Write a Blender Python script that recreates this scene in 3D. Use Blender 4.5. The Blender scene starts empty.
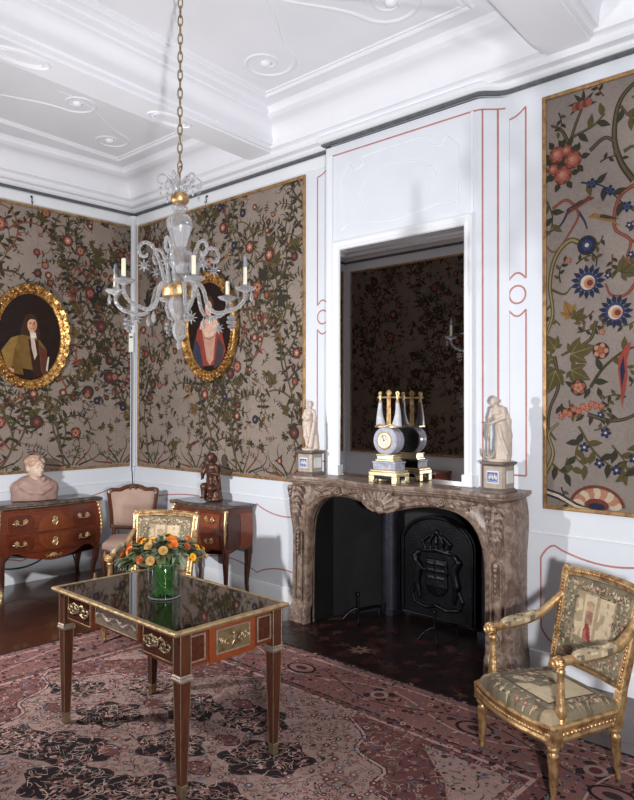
import bpy, math, random
import numpy as np
from mathutils import Matrix, Vector, Euler, noise as mnoise

random.seed(11)
PI = math.pi
SC = bpy.context.scene
COL = SC.collection
sin, cos = math.sin, math.cos


# ------------------------------------------------------------------ colour
def lin1(c):
    c /= 255.0
    return c / 12.92 if c <= 0.04045 else ((c + 0.055) / 1.055) ** 2.4


def rgb(r, g, b):
    return (lin1(r), lin1(g), lin1(b), 1.0)


# --------------------------------------------------------------- materials
class NT:
    """tiny node-tree helper"""

    def __init__(self, name):
        self.m = bpy.data.materials.new(name)
        self.m.use_nodes = True
        self.t = self.m.node_tree
        self.b = self.t.nodes['Principled BSDF']

    def n(self, typ, **kw):
        nd = self.t.nodes.new(typ)
        for k, v in kw.items():
            if k in nd.inputs:
                nd.inputs[k].default_value = v
            else:
                setattr(nd, k, v)
        return nd

    def l(self, a, b):
        self.t.links.new(a, b)

    def set(self, **kw):
        for k, v in kw.items():
            self.b.inputs[k.replace('_', ' ')].default_value = v
        return self

    def coords(self, scale=(1, 1, 1), rot=(0, 0, 0)):
        tc = self.n('ShaderNodeTexCoord')
        mp = self.n('ShaderNodeMapping')
        mp.inputs['Scale'].default_value = scale
        mp.inputs['Rotation'].default_value = rot
        self.l(tc.outputs['Object'], mp.inputs['Vector'])
        return mp.outputs['Vector']

    def noise(self, vec, scale, detail=4, rough=0.55, dist=0.0):
        nd = self.n('ShaderNodeTexNoise')
        nd.inputs['Scale'].default_value = scale
        nd.inputs['Detail'].default_value = detail
        nd.inputs['Roughness'].default_value = rough
        nd.inputs['Distortion'].default_value = dist
        if vec is not None:
            self.l(vec, nd.inputs['Vector'])
        return nd.outputs['Fac']

    def ramp(self, fac, stops, interp='LINEAR'):
        r = self.n('ShaderNodeValToRGB')
        r.color_ramp.interpolation = interp
        e = r.color_ramp.elements
        while len(e) < len(stops):
            e.new(0.5)
        for i, (p, c) in enumerate(stops):
            e[i].position = p
            e[i].color = c
        self.l(fac, r.inputs['Fac'])
        return r.outputs['Color']

    def mix(self, fac, a, b, mode='MIX'):
        m = self.n('ShaderNodeMix', data_type='RGBA', blend_type=mode)
        for sock, v in ((m.inputs[0], fac), (m.inputs[6], a), (m.inputs[7], b)):
            if hasattr(v, 'links'):
                self.l(v, sock)
            else:
                sock.default_value = v
        return m.outputs[2]

    def base(self, sock):
        self.l(sock, self.b.inputs['Base Color'])

    def bump(self, h, strength=0.3, dist=0.01):
        b = self.n('ShaderNodeBump')
        b.inputs['Strength'].default_value = strength
        b.inputs['Distance'].default_value = dist
        self.l(h, b.inputs['Height'])
        self.l(b.outputs['Normal'], self.b.inputs['Normal'])


M = {}


def plain(name, col, rough=0.5, var=0.12, scale=9.0, bump=0.0, **kw):
    t = NT(name)
    t.set(Roughness=rough, **kw)
    v = t.coords()
    f = t.noise(v, scale, 5)
    dark = tuple(c * (1 - var) for c in col[:3]) + (1,)
    lite = tuple(min(1, c * (1 + var)) for c in col[:3]) + (1,)
    t.base(t.ramp(f, [(0.3, dark), (0.7, lite)]))
    if bump:
        t.bump(t.noise(v, scale * 8, 4), bump, 0.004)
    M[name] = t.m
    return t.m


def wood(name, c1, c2, c3, rough=0.3, axis=0, scale=1.0, coat=0.3):
    t = NT(name)
    t.set(Roughness=rough)
    t.b.inputs['Coat Weight'].default_value = coat
    t.b.inputs['Coat Roughness'].default_value = 0.15
    sc = [9 * scale, 9 * scale, 9 * scale]
    sc[axis] = 0.9 * scale
    v = t.coords(tuple(sc))
    f = t.noise(v, 3.0, 6, 0.6, 1.2)
    fine = t.noise(v, 14.0, 3)
    base = t.ramp(f, [(0.25, c1), (0.5, c2), (0.78, c3)])
    t.base(t.mix(0.35, base, t.ramp(fine, [(0.35, c1), (0.65, c3)]), 'MIX'))
    M[name] = t.m
    return t.m


def gold(name, lite, dark, rough=0.33, metal=0.9, bscale=90.0, bump=0.5, bole=0.3):
    t = NT(name)
    t.set(Metallic=metal, Roughness=rough)
    v = t.coords()
    f = t.noise(v, 22, 5)
    base = t.ramp(f, [(bole, dark), (bole + 0.25, lite)])
    t.base(base)
    if bump:
        t.bump(t.noise(v, bscale, 3), bump, 0.006)
    M[name] = t.m
    return t.m


def coltex(name, rough=0.85, weave=900.0, mott=3.0, amount=0.18, bump=0.25, sheen=0.2):
    """colour comes from the woven/painted pattern stored on the mesh"""
    t = NT(name)
    t.set(Roughness=rough)
    t.b.inputs['Sheen Weight'].default_value = sheen
    t.b.inputs['Specular IOR Level'].default_value = 0.2
    a = t.n('ShaderNodeAttribute', attribute_name='Col')
    v = t.coords()
    f = t.noise(v, mott, 5)
    g = t.noise(v, 60, 4)
    lo = (1 - amount,) * 3 + (1,)
    hi = (1 + amount,) * 3 + (1,)
    k = t.mix(1.0, a.outputs['Color'], t.ramp(f, [(0.3, lo), (0.7, hi)]), 'MULTIPLY')
    k = t.mix(1.0, k, t.ramp(g, [(0.3, (0.86,) * 3 + (1,)), (0.7, (1.08,) * 3 + (1,))]), 'MULTIPLY')
    t.base(k)
    if bump:
        t.bump(t.noise(v, weave, 2), bump, 0.002)
    M[name] = t.m
    return t.m


# ----------------------------------------------------------- mesh builder
class MB:
    def __init__(self):
        self.v = []
        self.f = []
        self.m = []
        self.c = []
        self.X = Matrix.Identity(4)
        self.mat = 0
        self.col = (1, 1, 1, 1)

    def add(self, vs, fs, mat=None, cols=None):
        o = len(self.v)
        X = self.X
        self.v.extend([tuple(X @ Vector(p)) for p in vs])
        mi = self.mat if mat is None else mat
        for i, f in enumerate(fs):
            self.f.append(tuple(o + k for k in f))
            self.m.append(mi)
            self.c.append(cols[i] if cols else self.col)
        return self

    def at(self, loc=(0, 0, 0), rot=(0, 0, 0), s=(1, 1, 1)):
        self.X = Matrix.LocRotScale(Vector(loc), Euler(rot), Vector(s))
        return self

    def box(self, x0, x1, y0, y1, z0, z1, mat=None):
        v = [(x0, y0, z0), (x1, y0, z0), (x1, y1, z0), (x0, y1, z0), (x0, y0, z1), (x1, y0, z1), (x1, y1, z1), (x0, y1, z1)]
        f = [(3, 2, 1, 0), (4, 5, 6, 7), (0, 1, 5, 4), (1, 2, 6, 5), (2, 3, 7, 6), (3, 0, 4, 7)]
        return self.add(v, f, mat)

    def lathe(self, prof, n=24, flute=0, amp=0.0, mat=None, ph=0.0, caps=True):
        """prof: (r,z) bottom to top"""
        vs, fs = [], []
        for (r, z) in prof:
            for k in range(n):
                a = 2 * PI * k / n + ph
                rr = r * (1 + amp * cos(flute * a)) if flute else r
                vs.append((rr * cos(a), rr * sin(a), z))
        L = len(prof)
        for i in range(L - 1):
            for k in range(n):
                k2 = (k + 1) % n
                fs.append((i * n + k, i * n + k2, (i + 1) * n + k2, (i + 1) * n + k))
        if caps:
            fs.append(tuple(range(n - 1, -1, -1)))
            fs.append(tuple((L - 1) * n + k for k in range(n)))
        return self.add(vs, fs, mat)

    def prism(self, poly, z0, z1, mat=None, top=None):
        """poly: ccw (x,y); top: optional other outline at z1"""
        n = len(poly)
        t = top or poly
        vs = [(x, y, z0) for x, y in poly] + [(x, y, z1) for x, y in t]
        fs = [(i, (i + 1) % n, n + (i + 1) % n, n + i) for i in range(n)]
        fs.append(tuple(range(n - 1, -1, -1)))
        fs.append(tuple(range(n, 2 * n)))
        return self.add(vs, fs, mat)

    def loft(self, rings, mat=None, caps=True, closed=True):
        n = len(rings[0])
        vs = [p for r in rings for p in r]
        fs = []
        kk = n if closed else n - 1
        for i in range(len(rings) - 1):
            for k in range(kk):
                k2 = (k + 1) % n
                fs.append((i * n + k, i * n + k2, (i + 1) * n + k2, (i + 1) * n + k))
        if caps and closed:
            fs.append(tuple(range(n - 1, -1, -1)))
            L = len(rings) - 1
            fs.append(tuple(L * n + k for k in range(n)))
        return self.add(vs, fs, mat)

    def tube(self, pts, r, n=8, mat=None, closed=False, flat=1.0, twist=0.0, flute=0, amp=0.0):
        P = [Vector(p) for p in pts]
        N = len(P)
        R = r if isinstance(r, (list, tuple)) else [r] * N
        rings = []
        up = None
        for i, p in enumerate(P):
            if closed:
                d = P[(i + 1) % N] - P[i - 1]
            else:
                d = P[min(i + 1, N - 1)] - P[max(i - 1, 0)]
            if d.length < 1e-9:
                d = Vector((0, 0, 1))
            d.normalize()
            if up is None:
                up = Vector((0, 0, 1)) if abs(d.z) < 0.9 else Vector((0, 1, 0))
            side = up.cross(d)
            if side.length < 1e-6:
                side = Vector((1, 0, 0)).cross(d)
            side.normalize()
            up = d.cross(side).normalized()
            ring = []
            for k in range(n):
                a = 2 * PI * k / n + twist * i
                rr = R[i] * (1 + amp * cos(flute * (2 * PI * k / n))) if flute else R[i]
                ring.append(p + side * (rr * cos(a)) + up * (rr * flat * sin(a)))
            rings.append(ring)
        if closed:
            rings.append(rings[0])
        return self.loft([[tuple(q) for q in g] for g in rings], mat, caps=not closed)

    def ball(self, c, r, n=14, m=8, mat=None, rot=None):
        rx, ry, rz = (r, r, r) if not isinstance(r, (tuple, list)) else r
        E = Euler(rot).to_matrix() if rot else None
        vs = []
        fs = []
        c = Vector(c)

        def put(x, y, z):
            q = Vector((x * rx, y * ry, z * rz))
            if E:
                q = E @ q
            vs.append(tuple(c + q))
        put(0, 0, -1)
        for i in range(1, m):
            t = -PI / 2 + PI * i / m
            for k in range(n):
                a = 2 * PI * k / n
                put(cos(t) * cos(a), cos(t) * sin(a), sin(t))
        put(0, 0, 1)
        for k in range(n):
            fs.append((0, 1 + (k + 1) % n, 1 + k))
        for i in range(m - 2):
            for k in range(n):
                a = 1 + i * n + k
                b = 1 + i * n + (k + 1) % n
                fs.append((a, b, b + n, a + n))
        T = len(vs) - 1
        for k in range(n):
            fs.append((T, T - n + k, T - n + (k + 1) % n))
        return self.add(vs, fs, mat)

    def grid(self, fn, nu, nv, mat=None, cols=None):
        vs = [fn(i / nu, j / nv) for j in range(nv + 1) for i in range(nu + 1)]
        w = nu + 1
        fs = [(j * w + i, j * w + i + 1, (j + 1) * w + i + 1, (j + 1) * w + i) for j in range(nv) for i in range(nu)]
        return self.add(vs, fs, mat, cols)

    def slab(self, fn, nu, nv, th, mat=None):
        """closed slab: fn(u,v,h) for h=0 and h=th"""
        w = nu + 1
        top = [fn(i / nu, j / nv, th) for j in range(nv + 1) for i in range(w)]
        bot = [fn(i / nu, j / nv, 0) for j in range(nv + 1) for i in range(w)]
        o = len(top)
        fs = []
        for j in range(nv):
            for i in range(nu):
                a = j * w + i
                fs.append((a, a + 1, a + w + 1, a + w))
                fs.append((o + a + w, o + a + w + 1, o + a + 1, o + a))
        for i in range(nu):
            fs.append((o + i, o + i + 1, i + 1, i))
            a = nv * w + i
            fs.append((a, a + 1, o + a + 1, o + a))
        for j in range(nv):
            a = j * w
            fs.append((a, a + w, o + a + w, o + a))
            a = j * w + nu
            fs.append((o + a, o + a + w, a + w, a))
        return self.add(top + bot, fs, mat)

    def sweep(self, prof, path, normals, mat=None, closed_path=False):
        """prof (a,b): a along the given outward normal of each path point, b along z"""
        rings = []
        for p, nn in zip(path, normals):
            rings.append([(p[0] + nn[0] * a, p[1] + nn[1] * a, p[2] + b) for a, b in prof])
        if closed_path:
            rings.append(rings[0])
        return self.loft(rings, mat, caps=not closed_path)

    def build(self, name, mats, parent=None, label=None, smooth=35, bevel=0.0, bseg=2, sub=0, loc=None, rotz=None):
        me = bpy.data.meshes.new(name)
        me.from_pydata(self.v, [], self.f)
        if not isinstance(mats, (list, tuple)):
            mats = [mats]
        for mm in mats:
            me.materials.append(M[mm] if isinstance(mm, str) else mm)
        me.polygons.foreach_set('material_index', self.m)
        if any(c != (1, 1, 1, 1) for c in self.c):
            ca = me.color_attributes.new('Col', 'FLOAT_COLOR', 'CORNER')
            arr = []
            for f, c in zip(self.f, self.c):
                arr.extend(c * len(f))
            ca.data.foreach_set('color', arr)
        if smooth:
            me.polygons.foreach_set('use_smooth', [True] * len(me.polygons))
            me.set_sharp_from_angle(angle=math.radians(smooth))
        me.update()
        me.validate()
        o = bpy.data.objects.new(name, me)
        COL.objects.link(o)
        if parent:
            o.parent = parent
        if loc:
            o.location = loc
        if rotz is not None:
            o.rotation_euler = (0, 0, rotz)
        if bevel:
            b = o.modifiers.new('bevel', 'BEVEL')
            b.width = bevel
            b.segments = bseg
            b.limit_method = 'ANGLE'
            b.angle_limit = math.radians(40)
        if sub:
            s = o.modifiers.new('sub', 'SUBSURF')
            s.levels = sub
            s.render_levels = sub
        if label:
            o['label'] = label
        return o


def thing(name, label, cat, loc=(0, 0, 0), rotz=0.0, group=None):
    o = bpy.data.objects.new(name, None)
    o.empty_display_size = 0.1
    COL.objects.link(o)
    o.location = loc
    o.rotation_euler = (0, 0, rotz)
    o['label'] = label
    o['category'] = cat
    if group:
        o['group'] = group
    return o


def tag(o, label, cat, group=None):
    o['label'] = label
    o['category'] = cat
    if group:
        o['group'] = group
    return o


def struct(o):
    o['kind'] = 'structure'
    return o


def copy_tree(o, parent=None):
    c = o.copy()
    COL.objects.link(c)
    if parent:
        c.parent = parent
    for ch in list(o.children):
        copy_tree(ch, c)
    return c


def relabel(o, label):
    o['label'] = label
    return o


def bez(p0, p1, p2, p3, n=12):
    out = []
    for i in range(n + 1):
        t = i / n
        a, b, c, d = (1 - t) ** 3, 3 * t * (1 - t) ** 2, 3 * t * t * (1 - t), t ** 3
        out.append(tuple(a * w + b * x + c * y + d * z for w, x, y, z in zip(p0, p1, p2, p3)))
    return out


def spline(pts, per=6, closed=False):
    """Catmull-Rom through points"""
    P = [np.array(p, float) for p in pts]
    n = len(P)
    out = []
    segs = n if closed else n - 1
    for i in range(segs):
        p1, p2 = P[i], P[(i + 1) % n]
        p0 = P[i - 1] if (closed or i > 0) else 2 * p1 - p2
        p3 = P[(i + 2) % n] if (closed or i + 2 < n) else 2 * p2 - p1
        for k in range(per):
            t = k / per
            out.append(tuple(0.5 * ((2 * p1) + (-p0 + p2) * t + (2 * p0 - 5 * p1 + 4 * p2 - p3) * t * t + (-p0 + 3 * p1 - 3 * p2 + p3) * t ** 3)))
    if not closed:
        out.append(tuple(P[-1]))
    return out


def spiral(cx, cy, r0, r1, a0, a1, n=24):
    out = []
    for i in range(n + 1):
        t = i / n
        r = r0 + (r1 - r0) * t
        a = a0 + (a1 - a0) * t
        out.append((cx + r * cos(a), cy + r * sin(a)))
    return out


# ----------------------------------------------- smooth sculpted surfaces
class SDF:
    def __init__(self, lo, hi, h):
        self.h = h
        self.lo = np.array(lo, float)
        n = np.ceil((np.array(hi, float) - self.lo) / h).astype(int) + 1
        ax = [self.lo[i] + h * np.arange(n[i]) for i in range(3)]
        self.P = np.stack(np.meshgrid(*ax, indexing='ij'), -1)
        self.V = np.full(tuple(n), 1e3)

    def _u(self, d, k):
        if k <= 0:
            self.V = np.minimum(self.V, d)
        else:
            hh = np.maximum(k - np.abs(self.V - d), 0) / k
            self.V = np.minimum(self.V, d) - hh * hh * k * 0.25
        return self

    def cap(self, a, b, ra, rb=None, k=0.01):
        rb = ra if rb is None else rb
        a, b = np.array(a, float), np.array(b, float)
        ba = b - a
        pa = self.P - a
        t = np.clip((pa @ ba) / max(ba @ ba, 1e-12), 0, 1)
        d = np.linalg.norm(pa - t[..., None] * ba, axis=-1) - (ra + (rb - ra) * t)
        return self._u(d, k)

    def chain(self, pts, rs, k=0.01):
        for i in range(len(pts) - 1):
            self.cap(pts[i], pts[i + 1], rs[i], rs[i + 1], k)
        return self

    def _ell(self, c, r, rot):
        q = self.P - np.array(c, float)
        if rot:
            q = q @ np.array(Euler(rot).to_matrix())
        r = np.array(r, float)
        k0 = np.linalg.norm(q / r, axis=-1)
        k1 = np.linalg.norm(q / (r * r), axis=-1)
        return k0 * (k0 - 1) / np.maximum(k1, 1e-9)

    def ell(self, c, r, rot=None, k=0.01):
        return self._u(self._ell(c, r, rot), k)

    def cut(self, c, r, rot=None, k=0.006):
        d = -self._ell(c, r, rot)
        hh = np.maximum(k - np.abs(self.V - d), 0) / k
        self.V = np.maximum(self.V, d) + hh * hh * k * 0.25
        return self

    def box(self, c, b, r=0.005, k=0.006):
        q = np.abs(self.P - np.array(c, float)) - (np.array(b, float) - r)
        d = np.linalg.norm(np.maximum(q, 0), axis=-1) + np.minimum(q.max(-1), 0) - r
        return self._u(d, k)

    def rough(self, amp, freq, seed=0.0):
        P = self.P
        self.V = self.V + amp * (np.sin(P[..., 0] * freq + seed) * np.sin(P[..., 1] * freq * 1.13 + 1.3) * np.sin(P[..., 2] * freq * 0.91 + 2.1 + seed))
        return self

    def mesh(self):
        V = self.V.copy()
        V[0], V[-1] = 1, 1
        V[:, 0], V[:, -1] = 1, 1
        V[:, :, 0], V[:, :, -1] = 1, 1
        S = V < 0
        cs = [(i, j, k) for i in (0, 1) for j in (0, 1) for k in (0, 1)]
        n = np.array(V.shape) - 1

        def sh(A, c):
            return A[c[0]:c[0] + n[0], c[1]:c[1] + n[1], c[2]:c[2] + n[2]]
        num = np.zeros(tuple(n) + (3,))
        cnt = np.zeros(tuple(n))
        for a in cs:
            for ax in range(3):
                if a[ax] == 0:
                    b = list(a)
                    b[ax] = 1
                    va, vb = sh(V, a), sh(V, b)
                    x = sh(S, a) != sh(S, b)
                    t = np.where(x, va / np.where(x, va - vb, 1), 0)
                    for d in range(3):
                        num[..., d] += np.where(x, a[d] + (t if d == ax else 0), 0)
                    cnt += x
        act = cnt > 0
        idx = np.full(tuple(n), -1)
        idx[act] = np.arange(act.sum())
        ii = np.argwhere(act)
        verts = self.lo + self.h * (ii + num[act] / cnt[act][:, None])
        faces = []
        for ax in range(3):
            o1, o2 = (ax + 1) % 3, (ax + 2) % 3
            sl0 = [slice(1, -1)] * 3
            sl1 = [slice(1, -1)] * 3
            sl0[ax] = slice(0, -1)
            sl1[ax] = slice(1, None)
            s0, s1 = S[tuple(sl0)], S[tuple(sl1)]
            for flag in (True, False):
                e = np.argwhere((s0 != s1) & (s0 == flag))
                if not len(e):
                    continue
                base = e.copy()
                base[:, o1] += 1
                base[:, o2] += 1
                q = []
                for d1, d2 in ((-1, -1), (0, -1), (0, 0), (-1, 0)):
                    c = base.copy()
                    c[:, o1] += d1
                    c[:, o2] += d2
                    q.append(idx[c[:, 0], c[:, 1], c[:, 2]])
                q = np.stack(q, 1)
                if not flag:
                    q = q[:, ::-1]
                faces.append(q)
        return verts, np.concatenate(faces)

    def build(self, name, mat, parent=None, label=None, smooth_it=2, loc=None, rotz=None):
        v, f = self.mesh()
        mb = MB()
        mb.add([tuple(p) for p in v], [tuple(int(i) for i in q) for q in f])
        o = mb.build(name, mat, parent, label, smooth=80, loc=loc, rotz=rotz)
        if smooth_it:
            s = o.modifiers.new('smooth', 'SMOOTH')
            s.factor = 0.5
            s.iterations = smooth_it
        return o


# --------------------------------------------- drawn (woven, painted) patterns
class Pat:
    """flat motifs laid one over the other; each layer stands a hair proud of the last"""

    def __init__(self):
        self.F = []          # (poly pts, colour, height)
        self.k = 0
        self.STEP = 0.00025

    def poly(self, pts, col, layer=1):
        self.k += 1
        h = layer * self.STEP * 4 + (self.k % 97) * self.STEP * 0.03
        self.F.append(([tuple(pts)], col, h))

    def quads(self, qs, col, layer=1):
        self.k += 1
        h = layer * self.STEP * 4 + (self.k % 97) * self.STEP * 0.03
        self.F.append((qs, col, h))

    def stroke(self, pts, w, col, layer=1, taper=True):
        n = len(pts)
        if n < 2:
            return
        L, R = [], []
        for i in range(n):
            x0, y0 = pts[max(i - 1, 0)]
            x1, y1 = pts[min(i + 1, n - 1)]
            dx, dy = x1 - x0, y1 - y0
            d = math.hypot(dx, dy) or 1e-9
            t = i / (n - 1)
            ww = w * (1 - 0.75 * t) if taper is True else (w * taper(t) if callable(taper) else w)
            nx, ny = -dy / d * ww / 2, dx / d * ww / 2
            L.append((pts[i][0] + nx, pts[i][1] + ny))
            R.append((pts[i][0] - nx, pts[i][1] - ny))
        self.quads([(R[i], R[i + 1], L[i + 1], L[i]) for i in range(n - 1)], col, layer)

    def disc(self, x, y, r, col, layer=1, n=10, ry=None, rot=0.0):
        ry = r if ry is None else ry
        c, s = cos(rot), sin(rot)
        p = []
        for k in range(n):
            a = 2 * PI * k / n
            u, v = r * cos(a), ry * sin(a)
            p.append((x + u * c - v * s, y + u * s + v * c))
        self.poly(p, col, layer)

    def leaf(self, x, y, ang, L, W, col, layer=1, bend=0.0):
        p = []
        prof = [0, 0.55, 0.95, 1.0, 0.75, 0.38, 0]
        n = len(prof) - 1
        lo, hi = [], []
        for i, q in enumerate(prof):
            t = i / n
            bx, by = t * L, bend * L * t * t
            lo.append((bx, by - q * W / 2))
            hi.append((bx, by + q * W / 2))
        p = lo + hi[-2:0:-1]
        c, s = cos(ang), sin(ang)
        self.poly([(x + u * c - v * s, y + u * s + v * c) for u, v in p], col, layer)

    def vein(self, x, y, ang, L, col, layer):
        self.stroke([(x, y), (x + L * 0.85 * cos(ang), y + L * 0.85 * sin(ang))], L * 0.05, col, layer)

    def flower(self, x, y, r, cols, n=6, layer=2, rot=0.0, dark=None):
        if dark:
            self.disc(x, y, r * 1.12, dark, layer, 14)
        for k in range(n):
            a = rot + 2 * PI * k / n
            self.disc(x + 0.58 * r * cos(a), y + 0.58 * r * sin(a), 0.46 * r, cols[0], layer + 1, 9, 0.36 * r, a)
        for k in range(n):
            a = rot + 2 * PI * (k + 0.5) / n
            self.disc(x + 0.36 * r * cos(a), y + 0.36 * r * sin(a), 0.3 * r, cols[1], layer + 2, 8, 0.24 * r, a)
        self.disc(x, y, 0.24 * r, cols[2], layer + 3, 10)

    def mesh(self, fn, mb=None):
        mb = mb or MB()
        for qs, col, h in self.F:
            vs, fs = [], []
            for q in qs:
                fs.append(tuple(range(len(vs), len(vs) + len(q))))
                vs.extend([fn(a, b, h) for a, b in q])
            mb.add(vs, fs, cols=[col] * len(fs))
        return mb

# =================================================================== materials
WHITE = rgb(220, 224, 230)
plain('wall_paint', WHITE, 0.55, 0.03, 2.5)
plain('ceiling_paint', rgb(236, 237, 242), 0.7, 0.03, 2.0, 0.05)
plain('trim_paint', rgb(231, 234, 237), 0.45, 0.03, 3.0)
plain('dark_cornice', rgb(92, 94, 98), 0.6, 0.25, 20)
plain('white_plastic', rgb(232, 230, 222), 0.4, 0.02)
plain('black_rubber', rgb(26, 25, 26), 0.5, 0.1)
plain('column_iron', rgb(46, 44, 54), 0.45, 0.4, 9, 0.5, Metallic=0.5)
plain('dark_iron', rgb(20, 19, 23), 0.36, 0.6, 9, 0.8, Metallic=0.6)
plain('soot', rgb(20, 18, 20), 0.6, 0.4, 6, 0.5)
plain('bronze', rgb(96, 66, 54), 0.38, 0.3, 25, 0.3, Metallic=0.55)
plain('ivory_marble', rgb(202, 186, 172), 0.45, 0.08, 18)
plain('terracotta_bust', rgb(158, 128, 116), 0.6, 0.14, 30, 0.3)
plain('bust_marble', rgb(204, 178, 158), 0.45, 0.1, 25)
plain('bust_hair', rgb(188, 152, 132), 0.55, 0.16, 40, 0.3)
plain('wax', rgb(240, 232, 208), 0.4, 0.03)
plain('plaque_white', rgb(226, 224, 218), 0.4, 0.05)
plain('plaque_blue', rgb(52, 84, 150), 0.4, 0.15, 30)
plain('pedestal_stone', rgb(166, 154, 140), 0.35, 0.2, 28)
plain('pedestal_edge', rgb(104, 88, 80), 0.4, 0.3, 28)
plain('porcelain', rgb(206, 206, 212), 0.22, 0.12, 30)
plain('clock_marble', rgb(176, 176, 190), 0.25, 0.28, 36)
plain('dial_enamel', rgb(238, 232, 214), 0.3, 0.02)
plain('leaf_green', rgb(98, 104, 64), 0.5, 0.35, 40)
plain('leaf_grey', rgb(140, 148, 122), 0.55, 0.25, 40)
plain('leaf_dark', rgb(74, 86, 54), 0.5, 0.3, 40)
plain('stem_green', rgb(64, 112, 52), 0.5, 0.25, 40)
plain('petal_orange', rgb(226, 118, 32), 0.55, 0.2, 60)
plain('petal_yellow', rgb(240, 180, 36), 0.55, 0.15, 60)
plain('petal_rust', rgb(178, 84, 40), 0.6, 0.2, 60)
plain('petal_tan', rgb(190, 150, 84), 0.6, 0.2, 60)
plain('flower_eye', rgb(176, 104, 30), 0.7, 0.2, 80)
plain('beige_silk', rgb(172, 144, 128), 0.75, 0.14, 5, 0.1)
plain('silver_relief', rgb(150, 134, 120), 0.4, 0.3, 60, 0.3, Metallic=0.5)
gold('gilt', (0.64, 0.42, 0.20, 1), (0.27, 0.135, 0.06, 1), 0.40, 0.72, 70, 0.6, 0.32)
gold('gilt_fillet', (0.46, 0.28, 0.12, 1), (0.24, 0.12, 0.05, 1), 0.45, 0.6, 70, 0.3, 0.32)
gold('gilt_frame', (0.78, 0.47, 0.16, 1), (0.24, 0.095, 0.025, 1), 0.32, 0.82, 55, 0.7, 0.36)
gold('brass', (0.78, 0.58, 0.32, 1), (0.40, 0.26, 0.12, 1), 0.34, 0.85, 120, 0.3, 0.28)
gold('dull_brass', (0.36, 0.265, 0.165, 1), (0.17, 0.11, 0.06, 1), 0.42, 0.8, 120, 0.3, 0.28)
gold('pale_gilt', (0.93, 0.80, 0.50, 1), (0.70, 0.52, 0.24, 1), 0.32, 0.75, 90, 0.3, 0.2)
gold('old_brass', (0.42, 0.31, 0.17, 1), (0.20, 0.13, 0.06, 1), 0.4, 0.85, 120, 0.4, 0.3)
wood('mahogany', rgb(48, 24, 17), rgb(70, 37, 25), rgb(94, 53, 36), 0.3, 2, 1.0, 0.2)
wood('mahogany_wide', rgb(66, 29, 17), rgb(98, 44, 26), rgb(126, 61, 35), 0.28, 0, 1.0, 0.3)
wood('light_veneer', rgb(84, 38, 21), rgb(112, 56, 30), rgb(134, 72, 40), 0.28, 2, 1.4, 0.35)
wood('orange_veneer', rgb(92, 42, 22), rgb(122, 57, 28), rgb(146, 74, 38), 0.28, 0, 1.3, 0.3)
wood('panel_veneer', rgb(62, 26, 17), rgb(84, 36, 22), rgb(104, 48, 30), 0.28, 2, 1.2, 0.35)
wood('dark_veneer', rgb(44, 20, 14), rgb(66, 30, 20), rgb(90, 44, 28), 0.26, 0, 1.2, 0.35)
wood('walnut', rgb(56, 28, 18), rgb(84, 44, 28), rgb(110, 62, 40), 0.35, 2, 1.5, 0.25)

wood('unseen_wall_dark', rgb(50, 30, 22), rgb(72, 46, 34), rgb(92, 62, 46), 0.5, 2, 0.6, 0.0)  # dark finish invented for the unseen walls, to cut bounced light

# clear cut glass
def clear_glass(name, tint, gloss, body=None, amt=0.0, ior=1.5):
    """thin clear glass: light goes straight through, edges reflect"""
    m_ = bpy.data.materials.new(name)
    m_.use_nodes = True
    nt = m_.node_tree
    nt.nodes.clear()
    o_ = nt.nodes.new('ShaderNodeOutputMaterial')
    tr = nt.nodes.new('ShaderNodeBsdfTransparent')
    tr.inputs[0].default_value = tint
    gl = nt.nodes.new('ShaderNodeBsdfGlossy')
    gl.inputs['Roughness'].default_value = gloss
    lw = nt.nodes.new('ShaderNodeLayerWeight')
    lw.inputs['Blend'].default_value = 0.5
    pw = nt.nodes.new('ShaderNodeMath')
    pw.operation = 'POWER'
    pw.inputs[1].default_value = 2.2
    fr = nt.nodes.new('ShaderNodeMath')
    fr.operation = 'MULTIPLY_ADD'
    fr.inputs[1].default_value = ior - 1.0
    fr.inputs[2].default_value = 0.07
    nt.links.new(lw.outputs['Facing'], pw.inputs[0])
    nt.links.new(pw.outputs[0], fr.inputs[0])
    mx = nt.nodes.new('ShaderNodeMixShader')
    nt.links.new(fr.outputs[0], mx.inputs[0])
    nt.links.new(tr.outputs[0], mx.inputs[1])
    nt.links.new(gl.outputs[0], mx.inputs[2])
    last = mx
    if body:
        pb = nt.nodes.new('ShaderNodeBsdfPrincipled')
        pb.inputs['Base Color'].default_value = body
        pb.inputs['Roughness'].default_value = 0.06
        pb.inputs['IOR'].default_value = 1.45
        pb.inputs['Transmission Weight'].default_value = 0.78
        m2 = nt.nodes.new('ShaderNodeMixShader')
        m2.inputs[0].default_value = amt
        nt.links.new(mx.outputs[0], m2.inputs[1])
        nt.links.new(pb.outputs[0], m2.inputs[2])
        last = m2
    nt.links.new(last.outputs[0], o_.inputs[0])
    M[name] = m_


clear_glass('crystal', (.93, .94, .96, 1), .06, (.97, .98, 1, 1), .68, 1.65)
clear_glass('vase_glass', (.93, .97, .94, 1), .02, None, 0, 1.5)
clear_glass('vase_water', (.90, .96, .90, 1), .02, None, 0, 1.15)
t = NT('bulb_glass')
t.set(Base_Color=(0.62, 0.68, 0.76, 1), Roughness=0.05, IOR=1.45)
t.b.inputs['Transmission Weight'].default_value = 0.6
M['bulb_glass'] = t.m
t = NT('mirror_silver')
t.set(Base_Color=(0.64, 0.62, 0.61, 1), Metallic=1.0, Roughness=0.012)
M['mirror_silver'] = t.m
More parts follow.
